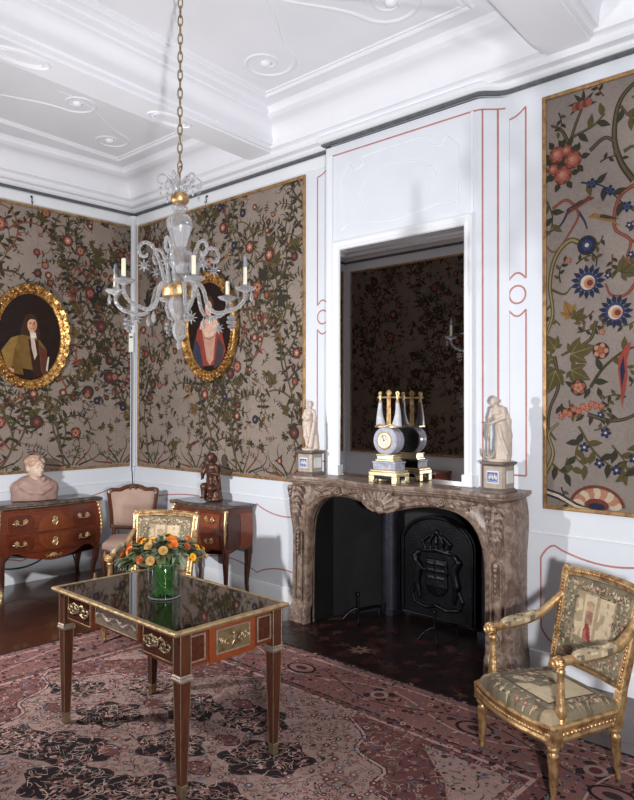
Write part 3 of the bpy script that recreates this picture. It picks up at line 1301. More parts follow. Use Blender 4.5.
# the right-hand hanging: larger drawing, set out from the photograph; s = x-5.11, t = z-1.145
def right_design():
    R = random.Random(4)
    W, H = 2.3, 2.81
    P = Pat()
    P.quads([((0, 0), (W, 0), (W, H), (0, H))], rgb(140, 129, 123), 0)
    X = lambda x: x - 5.157
    Z = lambda z: z - 1.172

    def vine(pts, w, col=VINE, hi=VINE2, leaves=0, per=8):
        p = spline([(X(a), Z(b)) for a, b in pts], per)
        P.stroke(p, w * 1.0, col, 1, lambda t: 1 - 0.5 * t)
        if hi:
            P.stroke(p, w * 0.4, hi, 2, lambda t: 1 - 0.5 * t)
        if leaves:
            n = len(p)
            for i in range(2, n - 1, leaves):
                a = math.atan2(p[i + 1][1] - p[i - 1][1], p[i + 1][0] - p[i - 1][0])
                s = 1 if (i // leaves) % 2 else -1
                P.leaf(p[i][0], p[i][1], a + s * 0.8, 0.10, 0.045, R.choice([LEAFD, OLIVE]), 2, 0.2 * s)
        return p

    # upper left: stem with roses and crown flower
    vine([(5.30, 3.50), (5.33, 3.66), (5.38, 3.80), (5.43, 3.90)], 0.03)
    vine([(5.33, 3.60), (5.27, 3.74), (5.19, 3.80)], 0.03)
    vine([(5.34, 3.68), (5.48, 3.72), (5.56, 3.78)], 0.022, leaves=4)
    for k, a in enumerate((-0.3, 0.5, 1.3, 2.0, 2.8, 3.5)):
        P.leaf(X(5.41), Z(3.885), a, 0.10, 0.028, LEAFD, 2, 0.2)
    for k in range(5):
        P.disc(X(5.36 + 0.024 * k), Z(3.875 + 0.003 * k), 0.022, RUST if k % 2 else ROSE, 3, 10, 0.03)
    for (x, z, r) in ((5.235, 3.585, 0.052), (5.345, 3.525, 0.056), (5.275, 3.435, 0.058), (5.205, 3.49, 0.035), (5.30, 3.60, .035)):
        P.flower(X(x), Z(z), r, (rgb(146, 82, 70), rgb(168, 102, 86), SALM), 6, 3, x * 9, rgb(104, 58, 50))
        P.disc(X(x), Z(z), r * 0.5, rgb(172, 110, 92), 6, 12)
        P.disc(X(x) - r * 0.1, Z(z) + r * 0.1, r * 0.28, rgb(186, 134, 112), 7, 10)
        for k in range(6):
            P.leaf(X(x) + r * 0.9 * cos(k * 1.05 + x), Z(z) + r * 0.9 * sin(k * 1.05 + x), k * 1.05 + x, 0.07, 0.042, LEAFD, 2)
    vine([(5.32, 3.2), (5.26, 3.10), (5.18, 3.06)], 0.02, NAVY, BLUE)
    vine([(5.36, 3.2), (5.42, 3.10), (5.44, 3.04)], 0.02, NAVY, BLUE)
    # long leafy chain of blue flowers running to the right
    ch = vine([(5.40, 3.36), (5.55, 3.30), (5.70, 3.14), (5.85, 3.02)], 0.012, NAVY, None, 3)
    for i in range(4, len(ch), 6):
        P.flower(ch[i][0], ch[i][1], 0.036, (NAVY, BLUE, LEAFD), 5, 3, i)
    # big dark arc at right
    vine([(5.46, 3.56), (5.56, 3.62), (5.63, 3.56), (5.62, 3.50)], 0.03)
    vine([(5.74, 3.30), (5.66, 3.44), (5.62, 3.62), (5.66, 3.84), (5.80, 3.94), (5.95, 3.90)], 0.045)
    vine([(5.68, 3.50), (5.74, 3.52), (5.78, 3.46)], 0.025)
    vine([(5.66, 3.80), (5.72, 3.72), (5.80, 3.72)], 0.02, leaves=3)
    for k in range(5):
        P.flower(X(5.78 + 0.06 * k), Z(3.70 - 0.05 * (k % 3)), 0.05, (PLUM, RUST, LEAFD), 5, 3, k)
    # red scrolls and two birds
    vine([(5.20, 3.22), (5.30, 3.26), (5.38, 3.16), (5.34, 3.06), (5.22, 2.92), (5.14, 2.98)], 0.022, RUST, ROSE)
    vine([(5.84, 3.30), (5.66, 3.22), (5.62, 3.02), (5.72, 2.92), (5.70, 2.80), (5.78, 2.72)], 0.03, RUST, ROSE)
    vine([(5.80, 2.72), (5.70, 2.58), (5.60, 2.58), (5.56, 2.66)], 0.025, RUST, ROSE)
    vine([(5.72, 2.92), (5.80, 2.88)], 0.02, RUST, None)
    bird(P, X(5.40), Z(3.20), 0.12, False, RUST, PLUM)
    bird(P, X(5.54), Z(3.08), 0.12, True, OCHRE, VINE)
    vine([(5.16, 3.28), (5.20, 3.16), (5.18, 3.04)], 0.012, VINE, None, 3)
    # grey-green C scroll down the left edge
    vine([(5.50, 2.95), (5.42, 2.94), (5.32, 2.98), (5.22, 2.88), (5.18, 2.70), (5.20, 2.50), (5.16, 2.36)], 0.045, OLIVE, rgb(140, 128, 92))
    vine([(5.19, 2.66), (5.28, 2.62), (5.33, 2.66)], 0.02, OLIVE, None)
    vine([(5.20, 2.56), (5.13, 2.50), (5.12, 2.44)], 0.02, OLIVE, None)
    # two great blue flowers
    for (x, z, r) in ((5.445, 2.685, 0.088), (5.625, 2.47, 0.084)):
        for k in range(15):
            a = 2 * PI * k / 15
            P.leaf(X(x) + r * 0.6 * cos(a), Z(z) + r * 0.6 * sin(a), a, r * 0.75, r * 0.36, NAVY, 3)
        P.disc(X(x), Z(z), r * 0.74, BLUE, 4, 18)
        P.disc(X(x), Z(z) - r * 0.06, r * 0.56, CREAM, 5, 16)
        P.disc(X(x) + 0.01, Z(z) - r * 0.12, r * 0.42, SALM, 6, 14)
        P.disc(X(x) + 0.015, Z(z) - r * 0.1, r * 0.24, RUST, 7, 12)
    P.flower(X(5.44), Z(2.93), 0.06, (NAVY, BLUE, CREAM), 7, 3, 0.3, LEAFD)
    vine([(5.44, 2.90), (5.50, 2.84), (5.50, 2.78)], 0.014, VINE, None)
    vine([(5.60, 2.70), (5.68, 2.78), (5.76, 2.80)], 0.03, OLIVE, VINE)
    big_leaf(P, X(5.66), Z(2.72), 0.6, 0.16, OLIVE, VINE)
    vine([(5.50, 2.42), (5.46, 2.30), (5.34, 2.24), (5.26, 2.20)], 0.028, VINE, VINE2)
    big_leaf(P, X(5.33), Z(2.47), 2.0, 0.12, OCHRE, VINE)
    big_leaf(P, X(5.36), Z(2.44), 0.9, 0.10, OLIVE, VINE)
    # big ragged leaves
    for (x, z, a, L) in ((5.22, 2.25, 2.2, 0.13), (5.33, 2.21, 0.25, 0.18), (5.22, 2.10, -1.9, 0.17), (5.33, 2.10, -0.5, 0.15), (5.19, 2.18, 3.3, 0.09)):
        big_leaf(P, X(x), Z(z), a, L, OLIVE, rgb(128, 116, 78))
    vine([(5.21, 2.20), (5.24, 2.00), (5.18, 1.84), (5.17, 1.70), (5.22, 1.62)], 0.03, VINE, VINE2)
    # red and blue long-tailed bird on a twig
    vine([(5.46, 1.98), (5.54, 2.10), (5.66, 2.20), (5.76, 2.24)], 0.026, OLIVE, VINE, 5)
    P.poly([(X(a), Z(b)) for a, b in ((5.665, 1.84), (5.655, 1.98), (5.64, 2.08), (5.645, 2.17), (5.69, 2.245), (5.72, 2.27), (5.715, 2.22), (5.695, 2.15), (5.70, 2.05), (5.685, 1.95))], rgb(150, 70, 60), 4)
    P.poly([(X(a), Z(b)) for a, b in ((5.665, 1.97), (5.652, 2.10), (5.675, 2.18), (5.685, 2.08))], NAVY, 5)
    P.flower(X(5.53), Z(2.22), 0.05, (SALM, ROSE, OCHRE), 5, 3, 0, LEAFD)
    P.flower(X(5.38), Z(1.98), 0.05, (ROSE, SALM, OCHRE), 5, 3, 0.4, LEAFD)
    for k in range(4):
        P.leaf(X(5.36 + 0.05 * k), Z(1.98), 2.6 + 0.8 * k, 0.09, 0.035, LEAFD, 2)
    # row of red berries and blossoms
    for k in range(9):
        P.flower(X(5.26 + 0.030 * k), Z(1.785 + 0.009 * k + 0.022 * (k % 2)), 0.024, (rgb(160, 70, 54), SALM, OCHRE), 5, 4, k)
    for k in range(8):
        P.leaf(X(5.22 + 0.05 * k), Z(1.80), 1.0 + 0.7 * k, 0.08, 0.03, LEAFD, 2)
    vine([(5.44, 1.80), (5.60, 1.76), (5.74, 1.80), (5.78, 1.90)], 0.03, VINE, VINE2)
    # lower sprays
    vine([(5.38, 1.72), (5.48, 1.56), (5.60, 1.46), (5.72, 1.42)], 0.018, OLIVE, None, 3)
    vine([(5.40, 1.66), (5.36, 1.52), (5.44, 1.44)], 0.014, OLIVE, None, 3)
    vine([(5.60, 1.60), (5.68, 1.50), (5.70, 1.40)], 0.014, OLIVE, None, 3)
    vine([(5.80, 1.66), (5.76, 1.46), (5.80, 1.36)], 0.014, VINE, None, 3)
    for (x, z) in ((5.42, 1.58), (5.56, 1.68), (5.52, 1.48), (5.63, 1.44), (5.74, 1.52)):
        P.flower(X(x), Z(z), 0.035, (NAVY, BLUE, CREAM), 5, 3, x * 7)
    vine([(5.13, 1.36), (5.20, 1.52), (5.17, 1.66), (5.24, 1.74)], 0.035, OLIVE, rgb(140, 128, 92))
    vine([(5.19, 1.46), (5.28, 1.40), (5.34, 1.44)], 0.02, OLIVE, None, 3)
    # shell at the foot
    for k in range(9):
        a = PI * (0.06 + 0.88 * k / 8)
        P.disc(X(5.50) + 0.125 * cos(a), Z(1.185) + 0.095 * sin(a), 0.042, (CREAM, SALM)[k % 2], 2, 10, 0.028, a)
    P.stroke([(X(5.50) + 0.175 * cos(PI * (0.03 + 0.94 * k / 20)), Z(1.185) + 0.138 * sin(PI * (0.03 + 0.94 * k / 20))) for k in range(21)], 0.02, RUST, 3, False)
    P.disc(X(5.50), Z(1.20), 0.08, RUST, 3, 14, 0.045)
    P.disc(X(5.50), Z(1.19), 0.055, NAVY, 4, 14, 0.026)
    P.stroke([(X(5.13), Z(1.26)), (X(5.24), Z(1.24)), (X(5.36), Z(1.18)), (X(5.46), Z(1.15))], 0.05, NAVY, 2, False)
    P.stroke([(X(5.13), Z(1.26)), (X(5.24), Z(1.24)), (X(5.36), Z(1.18)), (X(5.46), Z(1.15))], 0.02, CREAM, 3, False)
    # small sprigs between the larger motifs
    oc = Occ()
    for qs, c, h in P.F[1:]:
        for q in qs:
            oc.put(sum(p[0] for p in q) / len(q), sum(p[1] for p in q) / len(q), 0.022)
    for _ in range(420):
        x, y = R.random() * .75, .05 + R.random() * (H - .1)
        if not oc.free(x, y, 0.035):
            continue
        a = R.random() * 6.28
        pth = curl_path(x, y, a, 0.14 + .06 * R.random(), R.choice([-4, 4]), R.choice([-22, 22]), 12)
        c = R.choice([VINE, OLIVE, RUST])
        P.stroke(pth, 0.012, c, 1)
        for i in range(2, 11, 2):
            aa = math.atan2(pth[i + 1][1] - pth[i][1], pth[i + 1][0] - pth[i][0])
            P.leaf(pth[i][0], pth[i][1], aa + (.9 if i % 4 else -.9), 0.05, 0.024, R.choice([LEAFD, OLIVE]), 2)
        if R.random() < .35:
            P.flower(pth[-1][0], pth[-1][1], 0.024, R.choice([(ROSE, SALM, OCHRE), (NAVY, BLUE, CREAM)]), 5, 3, a)
        for p in pth:
            oc.put(p[0], p[1], 0.03)
    # the rest of the cloth, to the right of the frame
    Q = tapestry_design(1.45, H, 9, [(0.5, 1), (1.25, -1)])
    for qs, c, h in Q.F[1:]:
        P.F.append(([[(a + 0.85, b) for a, b in q] for q in qs], c, h))
    F = []
    for qs, c, h in P.F:
        F.append(([[(min(max(a, 0), W), min(max(b, 0), H)) for a, b in q] for q in qs], c, h))
    P.F = F
    return P, W, H


P_, W_, H_ = right_design()
P_.F = [(q, (c[0] * .80, c[1] * .79, c[2] * .77, 1), h) for q, c, h in P_.F]
hang('tapestry with big blue flowers, birds and vines to the right of the fireplace', P_, W_, H_, (5.157, -0.001, 1.172), 0)


# ======================================================================= carpet
def carpet():
    R = random.Random(8)
    x0, x1, y0, y1 = 2.02, 6.36, -3.98, -0.80
    P = Pat()
    P.STEP = 0.0002
    IV = rgb(146, 120, 112)
    IV2 = rgb(182, 159, 147)
    DR = rgb(89, 47, 45)
    DR2 = rgb(99, 62, 59)
    RS = rgb(125, 89, 83)
    DK = rgb(32, 23, 26)
    DN = rgb(48, 37, 42)
    PK = rgb(168, 134, 125)
    GR = rgb(111, 106, 95)
    BL = rgb(88, 88, 104)

    def rect(a, b, c, d, col, layer):
        P.quads([((a, c), (b, c), (b, d), (a, d))], col, layer)
    rect(x0, x1, y0, y1, DK, 0)
    rect(x0 + .03, x1 - .03, y0 + .03, y1 - .03, RS, 0.25)
    rect(x0 + .09, x1 - .09, y0 + .09, y1 - .09, PK, 0.5)
    rect(x0 + .11, x1 - .11, y0 + .11, y1 - .11, rgb(124, 84, 79), 0.75)
    bi = 0.48
    rect(x0 + bi, x1 - bi, y0 + bi, y1 - bi, RS, 1)
    rect(x0 + bi + .04, x1 - bi - .04, y0 + bi + .04, y1 - bi - .04, DK, 1.1)
    rect(x0 + bi + .055, x1 - bi - .055, y0 + bi + .055, y1 - bi - .055, DR2, 1.2)
    rect(x0 + .575, x1 - .625, y0 + .60, y1 - .575, PK, 1.4)
    fx0, fx1, fy0, fy1 = x0 + .60, x1 - .65, y0 + .62, y1 - .60
    rect(fx0, fx1, fy0, fy1, IV, 1.6)

    def corner(sx, sy):
        """red scalloped spandrel with a pale quarter inside"""
        cx = fx1 if sx > 0 else fx0
        cy = fy1 if sy > 0 else fy0
        A = 1.12
        pts = [(cx, cy), (cx - sx * A, cy)]
        for i in range(1, 24):
            a = PI / 2 * i / 24
            q = 1.0 - 0.30 * sin(2 * a) + 0.045 * cos(14 * a)
            pts.append((cx - sx * A * q * cos(a), cy - sy * 1.0 * q * sin(a)))
        pts.append((cx, cy - sy * 1.0))
        ang = [(math.atan2(p[1] - cy, p[0] - cx)) for p in pts]
        if sx * sy < 0:
            pts = pts[::-1]
        fan = [tuple((pts[0], pts[i], pts[i + 1])) for i in range(1, len(pts) - 1)] if sx * sy > 0 else [tuple((pts[-1], pts[i], pts[i + 1])) for i in range(0, len(pts) - 2)]
        P.quads(fan, DR2, 1.8)
        edge = [p for p in pts if p != (cx, cy)]
        P.stroke(edge, 0.035, DN, 2.0, False)
        P.stroke(edge, 0.016, PK, 2.2, False)
        # pale quarter with an outline, hugging the corner
        B = 0.62
        q2 = [(cx - sx * 0.05, cy - sy * 0.05), (cx - sx * B, cy - sy * 0.05), (cx - sx * B * 0.72, cy - sy * 0.2), (cx - sx * B * 0.5, cy - sy * 0.3), (cx - sx * 0.24, cy - sy * 0.4), (cx - sx * 0.05, cy - sy * B)]
        fan = [(q2[0], q2[i], q2[i + 1]) for i in range(1, 5)]
        P.quads(fan, IV, 2.3)
        P.stroke([q2[1], q2[2], q2[3], q2[4], q2[5]], 0.02, DR, 2.5, False)
        return pts
    spand = [corner(1, 1), corner(-1, 1), corner(1, -1), corner(-1, -1)]

    def in_spandrel(x, y):
        for cx, sx in ((fx1, 1), (fx0, -1)):
            for cy, sy in ((fy1, 1), (fy0, -1)):
                u, v = (cx - x) * sx / 1.12, (cy - y) * sy
                if u > 0 and v > 0:
                    a = math.atan2(v, u)
                    if math.hypot(u, v) < 1.0 - 0.30 * sin(2 * a):
                        return True
        return False
    # dark lobed cartouches of the field
    med = [(3.73, -2.81, .27, .17, .35), (3.53, -2.42, .20, .17, .5), (3.80, -2.02, .22, .17, -.3), (4.21, -1.88, .22, .17, .2), (4.60, -2.14, .24, .19, .6),
           (4.06, -2.97, .24, .19, .3), (4.38, -2.80, .20, .17, .8), (3.03, -2.35, .20, .13, .5), (4.12, -2.40, .20, .16, 0.3), (4.75, -2.62, .24, .18, -.2),
           (3.42, -2.95, .2, .15, .2), (3.35, -2.02, .17, .12, .1), (4.9, -3.1, .24, .18, .4), (3.3, -3.3, .22, .16, 0.)]
    occ = []
    for (mx, my, a, b, ro) in med:
        n = 36
        for kk, col, ly in ((1.0, DN, 2.0), (0.93, DK, 2.2)):
            pts = []
            for k in range(n):
                t = 2 * PI * k / n
                q = (1 + 0.13 * cos(6 * t)) * kk
                u, v = a * q * cos(t), b * q * sin(t)
                pts.append((mx + u * cos(ro) - v * sin(ro), my + u * sin(ro) + v * cos(ro)))
            P.poly(pts, col, ly)
        # curling pale tendrils and small blooms inside
        for k in range(140):
            t = R.random() * 6.28
            q = 0.93 * math.sqrt(R.random())
            u, v = a * q * cos(t), b * q * sin(t)
            px, py = mx + u * cos(ro) - v * sin(ro), my + u * sin(ro) + v * cos(ro)
            pth = curl_path(px, py, R.random() * 6.28, 0.065, R.choice([-30, 30]), R.choice([-50, 50]), 8)
            P.stroke(pth, 0.0065, R.choice([PK, IV2, RS, GR]), 3, True)
            if k % 3 == 0:
                P.disc(px, py, 0.011, R.choice([RS, PK, DR2]), 4, 7)
    for (mx, my) in ((3.92, -2.66), (3.60, -2.15), (4.30, -2.15), (4.42, -2.45), (4.0, -1.78), (3.2, -2.6)):
        P.disc(mx, my, 0.085, DK, 2.4, 12, 0.06)
        P.disc(mx, my, 0.075, DR2, 2.6, 12, 0.05)

    def in_med(x, y, g=1.1):
        for (mx, my, a, b, ro) in med:
            dx, dy = x - mx, y - my
            u, v = dx * cos(ro) + dy * sin(ro), -dx * sin(ro) + dy * cos(ro)
            if (u / a) ** 2 + (v / b) ** 2 < g * g:
                return True
        return False
    # all-over flowers of the field
    cell = {}

    def free(x, y, r):
        i, j = int(x / .06), int(y / .06)
        for a in (-1, 0, 1):
            for b in (-1, 0, 1):
                for (px, py, pr) in cell.get((i + a, j + b), ()):
                    if (px - x) ** 2 + (py - y) ** 2 < (r + pr) ** 2:
                        return False
        cell.setdefault((i, j), []).append((x, y, r))
        return True
    for _ in range(30000):
        x, y = x0 + .02 + R.random() * (x1 - x0 - .04), y0 + .02 + R.random() * (y1 - y0 - .04)
        field = fx0 < x < fx1 and fy0 < y < fy1
        r = R.choice([0.008, 0.010, 0.013, 0.016, 0.022])
        if field and in_med(x, y):
            continue
        if not free(x, y, r * 0.78):
            continue
        sp = field and in_spandrel(x, y)
        if field and not sp:
            c = R.choice([RS, DR2, RS, DR, BL, DN, RS, DR2])
            if R.random() < 0.55:
                P.disc(x, y, r * 1.1, rgb(130, 100, 96) if R.random() < .5 else DR, 2.6, 8)
                P.disc(x, y, r * 0.85, c, 2.8, 8)
                P.disc(x, y, r * 0.35, IV2, 3.2, 6)
            else:
                a = R.random() * 6.28
                P.leaf(x, y, a, r * 2.6, r * 1.0, c, 2.8)
                P.leaf(x, y, a + 2.2, r * 2.0, r * 0.9, GR, 2.8)
        elif sp:
            c = R.choice([PK, DN, RS, DK, IV, GR, PK, BL])
            if R.random() < 0.5:
                P.disc(x, y, r * 0.9, c, 2.8, 7)
                P.disc(x, y, r * 0.4, DR, 3.1, 6)
            else:
                P.stroke(curl_path(x, y, R.random() * 6.28, 0.07, 10, 40, 7), 0.008, c, 2.8)
        else:
            c = R.choice([RS, DN, PK, DK, RS, GR, BL])
            if R.random() < 0.6:
                P.disc(x, y, r * 0.9, c, 2.8, 7)
                P.disc(x, y, r * 0.4, DR, 3.1, 6)
            else:
                a = R.random() * 6.28
                P.leaf(x, y, a, r * 2.8, r * 0.9, c, 2.8)
    # tendrils through the field
    for _ in range(1100):
        x, y = fx0 + R.random() * (fx1 - fx0), fy0 + R.random() * (fy1 - fy0)
        if in_med(x, y) or in_spandrel(x, y):
            continue
        P.stroke(curl_path(x, y, R.random() * 6.28, 0.16, R.choice([-9, 9]), R.choice([-34, 34]), 11), 0.006, R.choice([DR, DN, DN, GR]), 2.7)
    # meander with palmettes along the border
    def border_run(fn, L):
        n = int(L / 0.62)
        pts = []
        for i in range(n * 12 + 1):
            s = i / (n * 12) * L
            pts.append(fn(s, 0.295 + 0.10 * sin(2 * PI * i / 12 * 0.5)))
        P.stroke(pts, 0.012, PK, 3.0, False)
        pts2 = [fn(i / (n * 12) * L, 0.295 - 0.10 * sin(2 * PI * i / 12 * 0.5)) for i in range(n * 12 + 1)]
        P.stroke(pts2, 0.010, DN, 3.0, False)
        for i in range(n + 1):
            s = (i + 0.5) / n * L
            x, y = fn(min(s, L - .05), 0.295)
            if i % 2:
                for k in range(8):
                    P.disc(x + 0.07 * cos(k * PI / 4), y + 0.07 * sin(k * PI / 4), 0.035, DN if k % 2 else RS, 3.2, 8)
                P.disc(x, y, 0.06, IV, 3.5, 12)
                P.disc(x, y, 0.035, DR, 3.7, 10)
            else:
                P.disc(x, y, 0.12, DK, 3.2, 16, 0.085)
                P.disc(x, y, 0.10, RS, 3.4, 16, 0.066)
                P.disc(x, y, 0.05, DN, 3.6, 12, 0.03)
    border_run(lambda s, d: (x0 + .1 + s, y1 - d), x1 - x0 - .2)
    border_run(lambda s, d: (x0 + d, y1 - .1 - s), y1 - y0 - .2)
    border_run(lambda s, d: (x1 - d, y1 - .1 - s), y1 - y0 - .2)
    o = P.mesh(lambda s, t, h: (s - x0, t - y0, 0.008 + h))
    W, D = x1 - x0, y1 - y0
    o.add([(0, 0, 0.001), (W, 0, 0.001), (W, D, 0.001), (0, D, 0.001), (0, 0, 0.008), (W, 0, 0.008), (W, D, 0.008), (0, D, 0.008)],
          [(3, 2, 1, 0), (0, 1, 5, 4), (1, 2, 6, 5), (2, 3, 7, 6), (3, 0, 4, 7)], cols=[DK] * 5)
    ob = o.build('persian_carpet', 'carpet', smooth=0, loc=(x0, y0, 0))
    tag(ob, 'large faded red and ivory patterned carpet with dark floral cartouches under the table', 'carpet')


carpet()


# ============================================================= oval portraits
def oval_pts(a, b, n=72):
    return [(a * cos(2 * PI * k / n), b * sin(2 * PI * k / n)) for k in range(n)]


def portrait(label, loc, rotz, tilt, A, B, paint, group='oval portraits in gilt frames'):
    """frame built in the local XZ plane, facing local -Y"""
    t = thing('oval_portrait', label, 'painting', loc, rotz, group)
    t.rotation_euler = (tilt, 0, rotz)
    prof = [(0.0, 0.0), (0.0, 0.05), (0.012, 0.062), (0.03, 0.055), (0.045, 0.04), (0.06, 0.042), (0.078, 0.03), (0.09, 0.028), (0.098, 0.018), (0.102, 0.0)]
    n = 96
    rings = []
    for k in range(n):
        a = 2 * PI * k / n
        wob = 1 + 0.012 * cos(24 * a)
        ring = []
        for (i, h) in prof:
            ww = wob if i < 0.02 else 1
            hh = h + (0.006 * cos(24 * a) if 0.005 < i < 0.05 else 0)
            ring.append(((A * ww - i) * cos(a), -hh, (B * ww - i) * sin(a)))
        rings.append(ring)
    m = MB()
    rings.append(rings[0])
    m.loft(rings, caps=False)
    # carved leaves and beads riding on the moulding
    for k in range(48):
        a = 2 * PI * k / 48
        m.ball(((A - 0.03) * cos(a), -0.056, (B - 0.03) * sin(a)), (0.021, 0.013, 0.012), 8, 5, rot=(0, -a + 0.5 * (1 if k % 2 else -1), 0))
        m.ball(((A - 0.062) * cos(a + .06), -0.042, (B - 0.062) * sin(a + .06)), (0.014, 0.009, 0.010), 8, 5, rot=(0, -a, 0))
    for k in range(72):
        a = 2 * PI * k / 72
        m.ball(((A - 0.091) * cos(a), -0.028, (B - 0.091) * sin(a)), 0.007, 6, 4)
        m.ball(((A - 0.004) * cos(a), -0.04, (B - 0.004) * sin(a)), (0.014, 0.016, 0.012), 7, 5, rot=(0, -a, 0))
    m.build('carved_frame', 'gilt_frame', t, smooth=50)
    P = Pat()
    P.STEP = 0.0002
    a, b = A - 0.098, B - 0.098
    P.poly(oval_pts(a, b), rgb(38, 28, 26), 0)
    paint(P)
    # clip to the oval
    F = []
    for qs, c, h in P.F:
        F.append(([[(lambda x, y: (x, y) if (x / a) ** 2 + (y / b) ** 2 <= 1 else (x / math.hypot(x / a, y / b), y / math.hypot(x / a, y / b)))(*p) for p in q] for q in qs], c, h))
    P.F = F
    P.mesh(lambda s, u, h: (s, -0.012 - h, u)).build('canvas', 'oil_paint', t, smooth=0)
    m = MB()
    m.prism([(x, y) for x, y in oval_pts(A - 0.09, B - 0.09)], 0.0, 0.010)
    m.v = [(x, -z, y) for x, y, z in m.v]
    m.build('backing_board', 'walnut', t)
    return t


def paint_man(P):
    S = rgb(206, 160, 128)
    HR = rgb(62, 42, 32)
    # wig, face
    P.disc(0.005, 0.13, 0.085, HR, 1, 20, 0.115)
    P.disc(-0.055, 0.04, 0.05, HR, 1, 16, 0.10)
    P.disc(0.07, 0.05, 0.035, HR, 1, 16, 0.08)
    # coat
    P.poly([(-0.34, -0.42), (-0.30, -0.16), (-0.20, -0.02), (-0.08, 0.02), (0.03, 0.0), (0.11, -0.03), (0.19, -0.13), (0.22, -0.42)], rgb(112, 86, 46), 2)
    P.poly([(-0.30, -0.16), (-0.20, -0.02), (-0.12, 0.01), (-0.16, -0.14), (-0.20, -0.38), (-0.30, -0.36)], rgb(134, 104, 56), 3)
    P.poly([(-0.16, -0.12), (-0.10, -0.2), (-0.06, -0.40), (-0.18, -0.40)], rgb(104, 76, 38), 3)
    P.poly([(-0.02, -0.02), (0.05, -0.42), (0.14, -0.42), (0.09, -0.03)], rgb(56, 36, 30), 3)
    P.poly([(0.10, -0.08), (0.19, -0.13), (0.22, -0.42), (0.15, -0.42)], rgb(92, 52, 40), 3)
    P.poly([(0.00, 0.03), (0.05, -0.02), (0.08, -0.18), (0.055, -0.24), (0.02, -0.12)], rgb(196, 178, 160), 4)
    P.poly([(0.0, 0.05), (0.06, 0.05), (0.07, -0.01), (0.01, -0.01)], rgb(214, 200, 184), 5)
    P.disc(0.02, 0.125, 0.052, S, 4, 20, 0.074)
    P.poly([(-0.01, 0.07), (0.05, 0.07), (0.045, 0.02), (0.0, 0.02)], rgb(186, 140, 112), 3)
    P.disc(0.045, 0.12, 0.022, rgb(180, 130, 102), 5, 14, 0.06)
    for ex in (0.0, 0.04):
        P.disc(ex, 0.14, 0.011, rgb(70, 48, 38), 6, 8, 0.006)
        P.stroke([(ex - .014, .152), (ex, .158), (ex + .014, .153)], 0.005, HR, 6, False)
    P.stroke([(0.022, 0.145), (0.028, 0.115), (0.018, 0.108)], 0.006, rgb(166, 116, 92), 6, False)
    P.stroke([(0.004, 0.09), (0.022, 0.086), (0.04, 0.09)], 0.007, rgb(150, 78, 66), 6, False)
    P.poly([(-0.045, 0.19), (0.0, 0.215), (0.06, 0.20), (0.075, 0.16), (0.05, 0.185), (0.0, 0.19), (-0.04, 0.15)], HR, 6)
    P.poly([(0.18, -0.34), (0.20, -0.20), (0.215, -0.20), (0.20, -0.36)], rgb(200, 190, 176), 4)
    P.disc(-0.2, -0.36, 0.04, rgb(190, 140, 112), 4, 10, 0.03)


def paint_woman(P):
    S = rgb(216, 172, 146)
    P.disc(0.0, 0.22, 0.085, rgb(74, 52, 42), 1, 20, 0.11)
    P.disc(0.0, 0.20, 0.056, S, 4, 20, 0.076)
    for ex in (-0.02, 0.022):
        P.disc(ex, 0.212, 0.010, rgb(70, 48, 40), 6, 8, 0.006)
    P.stroke([(0.0, 0.21), (0.006, 0.185), (-0.003, 0.18)], 0.006, rgb(180, 130, 106), 6, False)
    P.stroke([(-0.016, 0.158), (0.0, 0.154), (0.016, 0.158)], 0.008, rgb(170, 86, 76), 6, False)
    P.poly([(-0.035, 0.15), (0.035, 0.15), (0.05, 0.06), (-0.05, 0.06)], S, 3)
    P.poly([(-0.19, -0.06), (-0.13, 0.07), (0.0, 0.10), (0.13, 0.07), (0.18, -0.06), (0.10, -0.10), (-0.10, -0.10)], S, 3)
    P.poly([(-0.26, -0.2), (-0.19, 0.0), (-0.12, -0.02), (-0.10, -0.08), (0.10, -0.08), (0.13, -0.02), (0.19, 0.0), (0.26, -0.26), (0.2, -0.44), (-0.18, -0.44)], rgb(142, 66, 56), 4)
    P.poly([(-0.11, -0.06), (0.0, -0.085), (0.11, -0.06), (0.06, -0.34), (0.0, -0.40), (-0.05, -0.34)], rgb(190, 148, 128), 5)
    P.poly([(-0.08, -0.05), (0.0, -0.07), (0.08, -0.05), (0.07, -0.10), (-0.07, -0.10)], rgb(214, 190, 168), 6)
    P.stroke([(-0.09, -0.1), (0.0, -0.13), (0.09, -0.1)], 0.012, rgb(150, 96, 78), 6, False)
    P.poly([(-0.30, -0.28), (-0.24, -0.10), (-0.16, -0.20), (-0.10, -0.44), (-0.26, -0.44)], rgb(60, 62, 76), 5)
    P.poly([(0.14, -0.10), (0.24, -0.22), (0.22, -0.44), (0.06, -0.44), (0.10, -0.3)], rgb(72, 60, 66), 5)


portrait('oval gilt-framed portrait of a man in a mustard coat on the left wall', (0.03, -1.29, 2.58), PI / 2, math.radians(2), 0.435, 0.55, paint_man)
portrait('oval gilt-framed portrait of a woman in a rose gown, partly hidden by the chandelier', (1.48, -0.035, 2.68), 0, math.radians(2), 0.455, 0.56, paint_woman)
for nm, loc, rz, lb in (('picture_hook', (0.012, -1.27, 4.03), PI / 2, 'small dark picture hook high on the left wall above the man'), ('picture_hook', (1.40, -0.012, 4.03), 0, 'small dark picture hook high on the back wall above the woman')):
    m = MB()
    m.tube([(0, 0, 0.04), (0, -0.012, 0.045), (0, -0.02, 0.03), (0, -0.014, -0.02), (0, -0.03, -0.035), (0, -0.034, -0.015)], 0.005, 6)
    m.ball((0, -0.006, 0.042), 0.012, 8, 6)
    m.tube([(0, -0.02, -0.03), (0, -0.02, -0.14)], 0.002, 5)
    o = m.build(nm, 'dark_iron', loc=loc, rotz=rz)
    tag(o, lb, 'hook')

